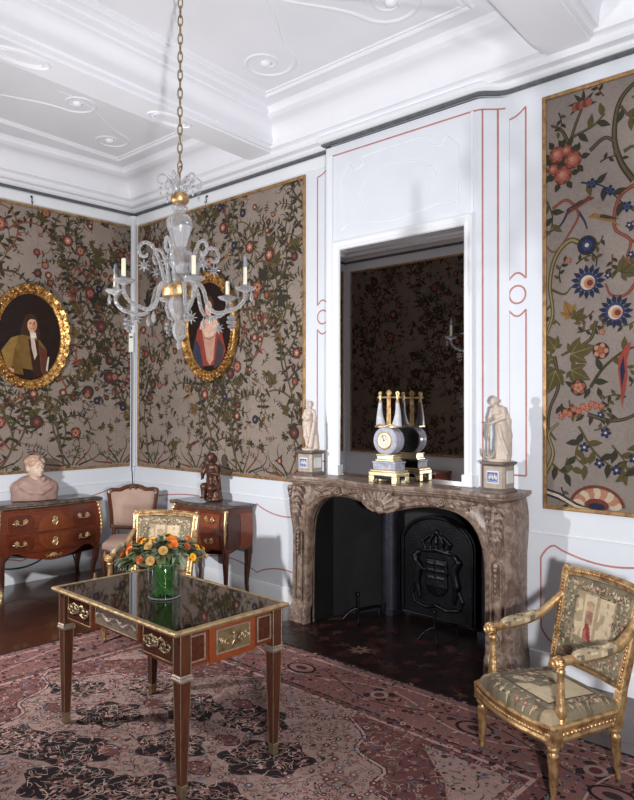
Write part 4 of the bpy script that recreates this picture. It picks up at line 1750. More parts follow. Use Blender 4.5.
# ====================================================================== fireplace
CX = 4.01
fp = thing('fireplace', 'carved brown marble fireplace with a scrolled arched opening and shell at its centre', 'fireplace', (CX, 0, 0))
inner = spline([(0, 1.045), (.08, 1.05), (.2, 1.080), (.35, 1.108), (.5, 1.110), (.63, 1.085), (.735, 1.025), (.80, .935), (.832, .80), (.842, .55), (.846, .2), (.846, 0)], 6)
NI = len(inner)


def outer_pt(u):
    # walk along the top then down the side
    top_l, side_l = 1.035, 1.205
    s = u * (top_l + side_l * 0.9)
    if s < top_l:
        return (s, 1.205)
    z = 1.205 * (1 - (s - top_l) / (side_l * 0.9))
    z = max(z, 0)
    x = float(np.interp(z, [0, .10, .14, .5, .8, .98, 1.1, 1.205], [1.06, 1.06, 1.04, 1.032, 1.032, 1.046, 1.046, 1.03]))
    return (x, z)


VP = [(0, -.255), (.0, -.30), (.035, -.328), (.075, -.334), (.11, -.318), (.15, -.306), (.19, -.322), (.23, -.314), (.5, -.316), (.78, -.316), (.82, -.326), (.87, -.330), (.92, -.318), (.96, -.312), (1.0, -.300)]


def bulge(x, z):
    b = -0.045 * math.exp(-((x - .95) / .16) ** 2 - ((z - 1.03) / .17) ** 2)
    b += -0.03 * math.exp(-(x / .28) ** 2 - ((z - 1.16) / .1) ** 2)
    b += -0.02 * (z < .13) * (x > .8)
    b += -0.02 * math.exp(-((x - .93) / .1) ** 2) * max(0, 1 - z / 1.0)
    return b


m = MB()
for sx in (1, -1):
    rows = []
    for i in range(NI):
        u = i / (NI - 1)
        ix, iz = inner[i]
        # keep rows roughly square to the opening
        if iz > 0.98:
            uo = min(1, ix / 0.80 * 0.47)
        else:
            uo = 0.47 + (1 - iz / 0.98) * 0.53
        uo = float(np.clip(uo, 0, 1))
        ox, oz = outer_pt(uo)
        row = []
        for v, y in VP:
            x = ix + (ox - ix) * v
            z = iz + (oz - iz) * v
            row.append((sx * x, y + bulge(x, z), z))
        row.append((sx * ox * 0.965, -0.0, oz))
        rows.append(row)
    n = len(rows[0])
    vs = [p for r in rows for p in r]
    fs = []
    for i in range(NI - 1):
        for k in range(n - 1):
            q = (i * n + k, i * n + k + 1, (i + 1) * n + k + 1, (i + 1) * n + k)
            fs.append(q if sx < 0 else q[::-1])
    m.add(vs, fs)
    # reveal behind the moulding
    vs = []
    for i in range(NI):
        ix, iz = inner[i]
        vs += [(sx * ix, -0.256, iz), (sx * ix, -0.235, iz)]
    m.add(vs, [(2 * i, 2 * i + 1, 2 * i + 3, 2 * i + 2) for i in range(NI - 1)])
    # side panel mouldings and plinth block
    m.box(sx * 1.0 - (.075 if sx > 0 else .0), sx * 1.0 + (.0 if sx > 0 else .075), -0.33, -0.02, 0.0, 0.06)
m.build('surround', 'mantel_marble', fp, smooth=50)


def plan(half, z, f=1.0, dy=0.0):
    pts = [(x * f, y + dy) for x, y in half]
    full = [(-x, y) for x, y in pts[::-1]] + [(x, y) for x, y in pts[1:]]
    return [(x, y, z) for x, y in full]


hs = spline([(0, -.445), (.2, -.435), (.42, -.385), (.65, -.372), (.84, -.40), (.95, -.412), (1.02, -.385), (1.052, -.32), (1.05, -.2), (1.035, -.08), (1.03, 0)], 5)
m = MB()
m.loft([plan(hs, 1.200, .955, .035), plan(hs, 1.212, .965, .03), plan(hs, 1.222, .985, .012), plan(hs, 1.230, .985, .012), plan(hs, 1.236, 1.0), plan(hs, 1.250, 1.003, -.003), plan(hs, 1.262, .995, .004)])
m.build('mantel_shelf', 'mantel_marble', fp, smooth=40)

# shell and leafage at the centre of the frieze
s = SDF((-.30, -.44, 1.0), (.30, -.30, 1.225), 0.006)
for k in range(9):
    a = PI * (0.10 + 0.80 * k / 8)
    L = 0.150 + 0.01 * sin(a)
    s.chain([(0.01, -.362, 1.055), (0.5 * L * cos(a), -.392, 1.06 + .5 * L * sin(a)), (L * cos(a), -.372, 1.06 + L * sin(a))], [.010, .018, .020], .006)
for sx in (1, -1):
    sp = [(sx * .02 + sx * x, -.366, 1.056 + z) for x, z in [(.0, 0), (.05, -.004), (.10, .012), (.14, .04), (.16, .075), (.145, .10), (.12, .09), (.125, .07)]]
    s.chain(sp, [.018, .018, .017, .016, .014, .013, .012, .013], .008)
    for k, (bx, bz, a) in enumerate(((.13, .045, .75), (.10, .05, 1.15))):
        s.chain([(sx * bx, -.366, 1.06 + bz), (sx * (bx + .06 * cos(a)), -.375, 1.06 + bz + .06 * sin(a)), (sx * (bx + .11 * cos(a - .5)), -.36, 1.06 + bz + .11 * sin(a - .5))], [.014, .013, .005], .006)
s.ell((0, -.37, 1.05), (.035, .03, .025), None, .01)
s.build('shell_carving', 'mantel_marble', fp, loc=(-.03, 0.004, 0))
# acanthus consoles at the two corners
for sx in (1, -1):
    s = SDF((-.11, -.44, .80), (.11, -.30, 1.20), 0.006)
    for row, zz in enumerate((1.165, 1.12, 1.07, 1.02, .97)):
        w = .07 - .010 * row
        for k in range(5):
            q = (k - 2) / 2
            s.chain([(q * w * .4, -.372, zz), (q * w, -.39 + .012 * abs(q), zz - .02), (q * w * 1.15, -.372, zz - .05)], [.011, .014, .007], .005)
    s.chain([(0, -.385, 1.17), (0, -.40, 1.08), (0, -.385, .96), (0, -.365, .86), (0, -.35, .82)], [.014, .016, .014, .010, .006], .01)
    s.ell((-.045, -.385, 1.16), (.03, .02, .02), None, .008).ell((.045, -.385, 1.16), (.03, .02, .02), None, .008)
    s.build('acanthus_carving', 'mantel_marble', fp, loc=(sx * .945, 0.002, 0))
    # hanging bell-flowers and narrow panel on the jamb
    m = MB()
    for k in range(6):
        m.ball((sx * .935, -.345, .77 - .035 * k), (.020 - .002 * k, .014, .022), 10, 6)
    m.tube([(sx * .90, -.338, .20), (sx * .90, -.338, .78), (sx * .935, -.342, .80), (sx * .972, -.336, .78), (sx * .972, -.336, .20), (sx * .90, -.338, .20)], .008, 6)
    m.ball((sx * .935, -.34, .255), (.028, .014, .05), 10, 6)
    m.build('jamb_panel', 'mantel_marble', fp, smooth=60)
    # frieze scrolls between shell and corner
    m = MB()
    m.tube([(sx * x, -.338, z) for x, z in spiral(.50, 1.158, .034, .006, 0, 9, 26)], .007, 6)
    m.tube([(sx * x, -.336, z) for x, z in spline([(.22, 1.14), (.30, 1.165), (.38, 1.15), (.455, 1.135), (.48, 1.125)], 6)], [.010] * 25, 6)
    m.tube([(sx * x, -.336, z) for x, z in spline([(.54, 1.16), (.60, 1.17), (.66, 1.15), (.72, 1.16), (.78, 1.175)], 6)], .008, 6)
    for x, z in ((.28, 1.175), (.36, 1.17), (.585, 1.14), (.64, 1.165), (.70, 1.13)):
        m.ball((sx * x, -.33, z), (.026, .012, .011), 8, 5, rot=(0, .5, 0))
    m.build('frieze_scroll', 'mantel_marble', fp, smooth=60)

# firebox lining
m = MB()
w0, w1, d, H = .845, .60, .50, 1.16


def fb(x0, y0, x1, y1, t=0.03):
    dx, dy = x1 - x0, y1 - y0
    L = math.hypot(dx, dy)
    nx, ny = dy / L * t, -dx / L * t
    m.prism([(x0, y0), (x0 + nx, y0 + ny), (x1 + nx, y1 + ny), (x1, y1)][::-1], 0.0, H)


# splayed cheeks, straight back
m.prism([(w0 + .004, -.236), (w0 + .05, -.236), (w0 + .05, .0), (w1 + .03, d), (w1, d), (w0 - .01, 0.0)], 0, H)
m.prism([(-w0 - .05, -.236), (-w0 - .004, -.236), (-w0 + .01, 0.0), (-w1, d), (-w1 - .03, d), (-w0 - .05, .0)], 0, H)
m.prism([(-w1 - .03, d), (w1 + .03, d), (w1 + .03, d + .03), (-w1 - .03, d + .03)], 0, H)
m.prism([(-w0 - .03, -.236), (w0 + .03, -.236), (w0 + .03, 0.02), (w1 + .03, d + .03), (-w1 - .03, d + .03), (-w0 - .03, .02)], H, H + .03)
m.prism([(-w0, -.238), (w0, -.238), (w0, -.225), (-w0, -.225)], 1.115, H)
m.build('firebox', 'soot', fp, smooth=0)
for sx in (1, -1):
    m = MB()
    m.lathe([(.075, .04), (.075, 1.158)], 20)
    m.box(-.08, .08, -.08, .08, 0.0, .05)
    m.build('firebox_column', 'column_iron', fp, loc=(sx * .50 - .02, .42, 0.0))

# cast-iron fireback
fbk = thing('fireback', 'dark cast-iron fireback with crowned shield in relief inside the fireplace', 'fireback', (CX - .02, .43, 0))
m = MB()
arch = [(-.37, .05), (.37, .05), (.37, .68)]
arch += [(.37 * cos(PI * k / 20), .68 + .25 * sin(PI * k / 20)) for k in range(1, 20)] + [(-.37, .68)]
m.prism(arch, 0, .03)
m.v = [(x, -z, y) for x, y, z in m.v]
edge = [(x * .93, -.034, .05 + (z - .05) * .96 + .012) for x, z in arch]
m.tube(edge + [edge[0]], .014, 8)
m.build('plate', 'dark_iron', fbk, smooth=40)
s = SDF((-.30, -.075, .12), (.30, -.01, .88), 0.007)
s.box((0, -.03, .44), (.11, .018, .12), .012).ell((0, -.03, .33), (.11, .022, .09), None, .02)
s.chain([(-.13, -.03, .62), (0, -.035, .64), (.13, -.03, .62)], [.022, .024, .022], .006)
for k in range(5):
    q = (k - 2) / 2
    s.chain([(q * .11, -.03, .64), (q * .14, -.04, .70), (q * .06, -.035, .76)], [.014, .016, .012], .006)
s.ell((0, -.035, .785), (.025, .02, .025))
for sx in (1, -1):   # foliate supporters
    s.chain([(sx * .17, -.03, .22), (sx * .2, -.035, .36), (sx * .17, -.04, .48), (sx * .22, -.035, .56), (sx * .18, -.03, .60)], [.02, .034, .036, .028, .026], .012)
    s.chain([(sx * .17, -.035, .48), (sx * .12, -.045, .46)], [.018, .014], .008)
    s.chain([(sx * .2, -.03, .34), (sx * .25, -.03, .24), (sx * .23, -.03, .17)], [.022, .018, .014], .008)
for k in range(4):
    s.cap((-.08, -.048, .52 - .06 * k), (.08, -.048, .52 - .06 * k), .007, .007, .003)
s.cap((0, -.048, .54), (0, -.048, .28), .007, .007, .003)
s.chain([(-.2, -.03, .16), (-.1, -.035, .14), (0, -.04, .17), (.1, -.035, .14), (.2, -.03, .16)], [.016] * 5, .006)
s.build('crowned_shield_relief', 'dark_iron', fbk)
for i, (ax, lb) in enumerate(((3.42, 'left of the two wrought-iron firedogs in the hearth'), (4.20, 'right of the two wrought-iron firedogs in the hearth'))):
    a = thing('firedog', lb, 'firedog', (ax, 0.05, 0.0), -0.15, 'pair of firedogs')
    m = MB()
    m.tube([(0, 0, .10), (0, 0, .20), (0, 0, .21)], [.010, .009, .006], 8)
    m.ball((0, 0, .225), .018, 10, 7).ball((0, 0, .10), .013, 8, 6)
    m.build('post', 'dark_iron', a)
    for sx in (1, -1):
        m = MB()
        m.tube(spline([(0, 0, .10), (sx * .03, -.02, .095), (sx * .075, -.06, .05), (sx * .095, -.085, .012), (sx * .12, -.095, .008)], 5), .009, 8)
        m.build('front_leg', 'dark_iron', a)
    m = MB()
    m.tube([(0, 0, .09), (0, .2, .085), (0, .26, .08), (0, .27, .006)], .011, 8)
    m.build('log_bar', 'dark_iron', a)

# hearth floor: dark polished slab with inlaid leaves
HP = Pat()
hx0, hx1, hy0, hy1 = 2.97, 5.06, -.80, -.0
HP.quads([((hx0, hy0), (hx1, hy0), (hx1, hy1), (hx0, hy1))], rgb(31, 20, 19), 0)
HP.quads([((hx0, .0), (hx1, .0), (CX + w1, d), (CX - w1, d))], rgb(30, 22, 21), 0)
R = random.Random(3)
for _ in range(120):
    x, y = hx0 + .05 + R.random() * (hx1 - hx0 - .1), hy0 + .05 + R.random() * .8
    c = R.choice([rgb(56, 30, 27), rgb(48, 27, 24), rgb(66, 46, 40), rgb(30, 20, 20)])
    n = R.choice([4, 5, 6])
    a = R.random() * 6
    for k in range(n):
        HP.leaf(x, y, a + 2 * PI * k / n, .05 + .04 * R.random(), .026, c, 1)
for k in range(8):
    HP.leaf(3.90, -.52, k * PI / 4, .10, .032, rgb(100, 78, 68), 2)
HP.disc(3.90, -.52, .025, rgb(70, 34, 30), 3, 10)
plain_t = coltex('hearth_stone', 0.3, 60, 5.0, 0.3, 0.05, 0.0)
struct(HP.mesh(lambda a, b, h: (a, b, 0.002 + h)).build('trim_19', 'hearth_stone', smooth=0))

# ------------------------------------------------------------------ overmantel mirror
mr = thing('overmantel_mirror', 'tall mirror in a plain white frame above the mantel shelf', 'mirror', (3.97, -.122, 1.263))
gx, gz = .606, 1.925
m = MB()
m.box(-gx, gx, -.010, -.002, 0.0, gz)
m.build('mirror_glass', 'mirror_silver', mr, smooth=0)
prof = [(0, 0), (0, -.012), (.008, -.024), (.02, -.028), (.032, -.022), (.045, -.024), (.06, -.034), (.075, -.03), (.078, 0)]
rings = []
for (x, z, nx, nz) in ((-gx, 0, -1, 0), (-gx, gz, -1, 1), (gx, gz, 1, 1), (gx, 0, 1, 0)):
    rings.append([(x + nx * a, b, z + nz * a) for a, b in prof])
m = MB()
m.loft(rings)
m.build('frame', 'trim_paint', mr, smooth=30)
for sx in (1, -1):
    m = MB()
    m.box(sx * (gx + .04) - .045, sx * (gx + .04) + .045, -.044, 0, 0, .09)
    m.box(sx * (gx + .04) - .05, sx * (gx + .04) + .05, -.05, 0, 0, .018)
    m.build('frame_plinth', 'trim_paint', mr, bevel=.006)

# ------------------------------------------------------------------ mantel garniture
MZ = 1.262


def pedestal(label, x, y):
    t = thing('pedestal', label, 'pedestal', (x, y, MZ), 0, 'square stone pedestals on the mantel')
    w = .082
    c = .016

    def sq(r, z, cc=c):
        return [(r - cc, -r, z), (r, -r + cc, z), (r, r - cc, z), (r - cc, r, z), (-r + cc, r, z), (-r, r - cc, z), (-r, -r + cc, z), (-r + cc, -r, z)]
    m = MB()
    m.loft([sq(w, .025), sq(w, .185)])
    m.build('body', 'pedestal_stone', t, smooth=20)
    m = MB()
    m.loft([sq(.098, 0), sq(.098, .012), sq(.09, .02), sq(w, .03)])
    m.build('base_moulding', 'pedestal_edge', t, smooth=20)
    m = MB()
    m.loft([sq(w, .18), sq(.09, .19), sq(.097, .196), sq(.097, .208), sq(.088, .21)])
    m.build('cap_moulding', 'pedestal_edge', t, smooth=20)
    for rz, blue in ((0, True), (PI / 2, False)):
        p = MB()
        p.box(-.046, .046, -w - .006, -w + .001, .062, .150)
        o = p.build('plaque_frame', 'plaque_white', t, rotz=rz, bevel=.003)
        if blue:
            p = MB()
            p.box(-.038, .038, -w - .0085, -w - .004, .072, .140)
            p.build('blue_plaque', 'plaque_blue', o)
            p = MB()
            for k, (fx, fz) in enumerate(((-.024, .103), (-.010, .108), (.004, .104), (.018, .109), (.029, .1))):
                p.ball((fx, -w - .009, fz), (.0045, .002, .016), 8, 6)
                p.ball((fx + .001, -w - .009, fz + .019), .0042, 8, 5)
                p.tube([(fx, -w - .009, fz + .008), (fx + .009, -w - .009, fz + .002)], .0018, 5)
            p.box(-.034, .034, -w - .0095, -w - .008, .078, .081)
            p.build('white_relief', 'plaque_white', o)
    return t


PXL, PXR, PY = 3.115, 4.912, -.235
pedestal('square stone pedestal with blue plaque under the nude statuette, left end of the mantel', PXL, PY)
pedestal('square stone pedestal with blue plaque under the draped statuette, right end of the mantel', PXR, PY)


def head(s, c, r, look, k=.006):
    """little sculpted head; look = yaw the face points to, 0 = -Y"""
    cx, cy, cz = c
    f = (sin(look), -cos(look))
    s.ell(c, (r * .86, r * .92, r * 1.12), None, k)
    s.ell((cx + f[0] * r * .35, cy + f[1] * r * .35, cz - r * .45), (r * .55, r * .55, r * .62), None, k)
    s.cap((cx + f[0] * r * .88, cy + f[1] * r * .88, cz + r * .15), (cx + f[0] * r * 1.08, cy + f[1] * r * 1.08, cz - r * .2), r * .1, r * .16, r * .1)
    for sx in (1, -1):
        sx_, sy_ = -f[1] * sx, f[0] * sx
        s.cut((cx + f[0] * r * .95 + sx_ * r * .34, cy + f[1] * r * .95 + sy_ * r * .34, cz + r * .12), (r * .2, r * .2, r * .13), None, r * .1)
    s.cut((cx + f[0] * r * 1.0, cy + f[1] * r * 1.0, cz - r * .58), (r * .25, r * .2, r * .06), None, r * .08)
    return s


# left: nude bending forward beside a stump
v1 = thing('statuette', 'white marble nude statuette leaning on a stump at the left end of the mantel', 'statuette', (PXL, PY, MZ + .21), math.radians(18), 'pair of white statuettes on the mantel')
m = MB()
m.lathe([(.07, 0), (.074, .004), (.074, .014), (.068, .02)], 28)
m.build('round_plinth', 'ivory_marble', v1, smooth=30)
s = SDF((-.10, -.10, .01), (.12, .10, .435), 0.0042)
s.chain([(-.025, -.005, .02), (-.034, .0, .10), (-.042, -.008, .125), (-.036, .0, .215)], [.013, .019, .019, .033], .01)   # standing leg
s.chain([(.012, -.02, .02), (.008, -.012, .095), (.004, -.028, .125), (-.012, -.008, .215)], [.012, .018, .019, .033], .01)
for fx, fy in ((-.028, -.02), (.014, -.038)):
    s.ell((fx, fy, .024), (.012, .026, .010), None, .008)
s.ell((-.024, 0, .232), (.047, .037, .04), None, .02)
s.chain([(-.022, 0, .24), (-.014, -.004, .285), (-.004, -.012, .325)], [.038, .031, .036], .02)
for sx in (-.016, .016):
    s.ell((sx, -.038, .318), (.013, .013, .013), None, .008)
s.chain([(-.036, -.006, .342), (.036, -.012, .338)], [.018, .018], .015)
s.chain([(0, -.012, .345), (.012, -.026, .372)], [.014, .014], .01)
head(s, (.02, -.036, .392), .024, .5)
s.ell((.012, -.022, .402), (.028, .027, .026), None, .008).ell((-.008, -.004, .402), (.014, .014, .013), None, .006)
s.chain([(.04, -.014, .336), (.058, -.022, .28), (.060, -.045, .235)], [.014, .012, .010], .008)   # arm down to stump
s.chain([(-.042, -.008, .336), (-.054, -.03, .285), (-.02, -.056, .262), (.01, -.05, .275)], [.014, .012, .010, .009], .008)
s.chain([(.062, -.02, .02), (.066, -.03, .12), (.058, -.034, .235)], [.034, .024, .02], .012)      # stump with drapery
s.chain([(.06, -.05, .235), (.05, -.058, .15), (.03, -.055, .04)], [.016, .02, .026], .01)
s.build('figure', 'ivory_marble', v1)

# right: draped woman leaning over an anchor
v2 = thing('statuette', 'white marble draped statuette bowed over an anchor at the right end of the mantel', 'statuette', (PXR, PY, MZ + .21), math.radians(8), 'pair of white statuettes on the mantel')
m = MB()
m.lathe([(.078, 0), (.082, .004), (.082, .014), (.076, .02)], 28)
m.build('round_plinth', 'ivory_marble', v2, smooth=30)
s = SDF((-.10, -.10, .01), (.11, .10, .46), 0.0044)
s.chain([(.03, .0, .02), (.03, .0, .12), (.026, .0, .22), (.018, 0, .26)], [.056, .05, .044, .04], .02)
for k in range(9):     # folds of the skirt
    a = -2.6 + k * .42
    s.chain([(.03 + .05 * sin(a), -.05 * cos(a) * .9, .022), (.03 + .044 * sin(a), -.044 * cos(a), .12), (.024 + .03 * sin(a), -.03 * cos(a), .235)], [.012, .010, .005], .005)
s.chain([(.018, 0, .26), (.012, -.004, .30), (-.002, -.012, .345)], [.038, .034, .038], .02)
for sx in (-.016, .016):
    s.ell((sx - .004, -.04, .335), (.014, .014, .014), None, .008)
s.chain([(-.038, -.01, .358), (.034, -.008, .362)], [.018, .018], .015)
s.chain([(-.004, -.014, .365), (-.016, -.022, .392)], [.015, .015], .01)
head(s, (-.026, -.032, .412), .025, -.6)
s.ell((-.018, -.018, .422), (.029, .028, .026), None, .008).ell((.004, 0, .418), (.014, .014, .014), None, .006)
s.chain([(-.042, -.012, .355), (-.056, -.02, .30), (-.054, -.035, .25)], [.015, .013, .010], .008)
s.chain([(.038, -.006, .358), (.052, -.03, .305), (.012, -.056, .285), (-.035, -.05, .262)], [.016, .014, .012, .010], .008)
s.chain([(.045, .01, .365), (.062, .022, .28), (.065, .02, .18), (.06, .02, .05)], [.012, .018, .022, .026], .015)
s.chain([(.02, -.045, .25), (.04, -.058, .17), (.072, -.035, .06)], [.010, .012, .014], .008)
s.build('figure', 'ivory_marble', v2)
s = SDF((-.115, -.09, .01), (-.01, .02, .31), 0.004)
s.cap((-.054, -.04, .03), (-.052, -.038, .285), .008, .007, .004).cap((-.085, -.04, .26), (-.02, -.038, .26), .006, .006, .004)
s.chain([(-.10, -.035, .075), (-.085, -.05, .035), (-.054, -.05, .022), (-.025, -.05, .035), (-.015, -.045, .07)], [.007, .009, .010, .009, .006], .004)
s.ell((-.052, -.038, .292), (.011, .008, .012)).chain([(-.06, -.05, .25), (-.07, -.045, .18), (-.045, -.055, .12), (-.06, -.05, .06)], [.006] * 4, .004)
s.build('anchor', 'pedestal_stone', v2)

# lyre clock
ck = thing('lyre_clock', 'lyre-shaped mantel clock of pale marble and gilt bronze standing before the mirror', 'clock', (4.0, -.285, MZ), 0)
m = MB()
w, d2 = .135, .085
m.box(-w, w, -d2, d2, .055, .085).box(-w * .94, w * .94, -d2 * .92, d2 * .92, .085, .10)
for sx in (1, -1):
    for sy in (1, -1):
        m.box(min(sx * w, sx * (w - .05)), max(sx * w, sx * (w - .05)), min(sy * d2, sy * (d2 - .045)), max(sy * d2, sy * (d2 - .045)), 0, .056)
m.build('gilt_base', 'pale_gilt', ck, bevel=.005)
m = MB()
m.box(-w * .9, w * .9, -d2 * .88, d2 * .88, .03, .056)
m.build('base_core', 'dark_iron', ck)
m = MB()
m.box(-.105, .105, -.066, .066, .10, .15).box(-.112, .112, -.072, .072, .15, .166)
m.build('marble_plinth', 'clock_marble', ck, bevel=.004)
m = MB()
m.box(-.09, .09, -.056, .056, .166, .18).box(-.078, .078, -.05, .05, .18, .21).box(-.086, .086, -.055, .055, .21, .22)
m.build('gilt_step', 'pale_gilt', ck, bevel=.004)
m = MB()      # drum, ribbed at its sides like a lyre body
rings = []
for yy, f in ((-.055, .90), (-.048, 1.0), (-.03, 1.03), (-.012, 1.0), (0, 1.03), (.012, 1.0), (.03, 1.03), (.048, 1.0), (.055, .90)):
    rings.append([(.113 * f * cos(2 * PI * k / 40), yy, .325 + .108 * f * sin(2 * PI * k / 40)) for k in range(40)])
m.loft(rings)
dr = m.build('drum', 'clock_marble', ck, smooth=30)
m = MB()
m.tube([(.052 * cos(2 * PI * k / 32), -.058, .325 + .052 * sin(2 * PI * k / 32)) for k in range(32)], .016, 8, closed=True, flat=.6)
for k in range(20):
    m.ball((.066 * cos(2 * PI * k / 20), -.056, .325 + .066 * sin(2 * PI * k / 20)), (.006, .004, .006), 7, 5)
m.build('bezel', 'brass', dr)
m = MB()
m.prism([(.040 * cos(2 * PI * k / 32), .040 * sin(2 * PI * k / 32)) for k in range(32)], 0, .006)
m.v = [(x, -.056 - z, .325 + y) for x, y, z in m.v]
dl = m.build('dial', 'dial_enamel', dr)
m = MB()
for k in range(12):
    a = PI / 6 * k
    m.tube([(.028 * sin(a), -.0625, .325 + .028 * cos(a)), (.034 * sin(a), -.0625, .325 + .034 * cos(a))], .0016, 5)
m.tube([(-.004, -.064, .325), (.022, -.064, .337)], [.003, .001], 5)
m.tube([(0, -.065, .322), (-.012, -.065, .362)], [.0025, .001], 5)
m.ball((0, -.064, .325), .004, 8, 5)
m.build('hands_and_hour_marks', 'black_rubber', dl)
m = MB()
m.box(-.10, .10, -.04, .04, .425, .437)
m.tube([(-.10, -.04, .43), (-.05, -.05, .45), (0, -.05, .435), (.05, -.05, .45), (.10, -.04, .43)], .009, 7)
m.build('gilt_collar', 'brass', ck, bevel=.003)
for sx in (1, -1):
    m = MB()
    rings = []
    for t in range(11):
        f = t / 10
        xx = sx * (.074 + .012 * sin(PI * f) - .004 * f + .012 * f * f)
        r = .044 * (1 - f) + .014 * f - .004 * sin(PI * f)
        rings.append([(xx + r * cos(2 * PI * k / 16), r * .9 * sin(2 * PI * k / 16), .437 + .185 * f) for k in range(16)])
    m.loft(rings)
    arm = m.build('lyre_arm', 'porcelain', ck, smooth=50)
    m = MB()
    m.at((sx * .082, 0, .62))
    m.lathe([(.013, 0), (.016, .006), (.011, .014), (.008, .04), (.012, .05), (.010, .06)], 14)
    m.at()
    m.tube([(sx * .082 + sx * x, 0, .69 + z) for x, z in spiral(0, .0, .018, .004, -PI / 2, 6, 20)], .006, 7)
    m.ball((sx * .084, 0, .692), .012, 10, 7)
    m.build('finial', 'brass', arm)
m = MB()
m.tube([(-.10, 0, .66), (.10, 0, .66)], .006, 10)
m.ball((-.10, 0, .66), .010, 8, 6).ball((.10, 0, .66), .010, 8, 6)
m.build('top_bar', 'brass', ck)
m = MB()
for k in range(5):
    m.tube([((k - 2) * .009, 0, .437), ((k - 2) * .007, 0, .68)], .0032, 6)
m.ball((0, 0, .69), (.020, .01, .026), 12, 8)
for k in range(9):
    a = PI * (k / 8)
    m.tube([(0, 0, .69), (.030 * cos(a), 0, .69 + .030 * sin(a))], [.005, .002], 5)
m.build('gilt_strings', 'gilt', ck)

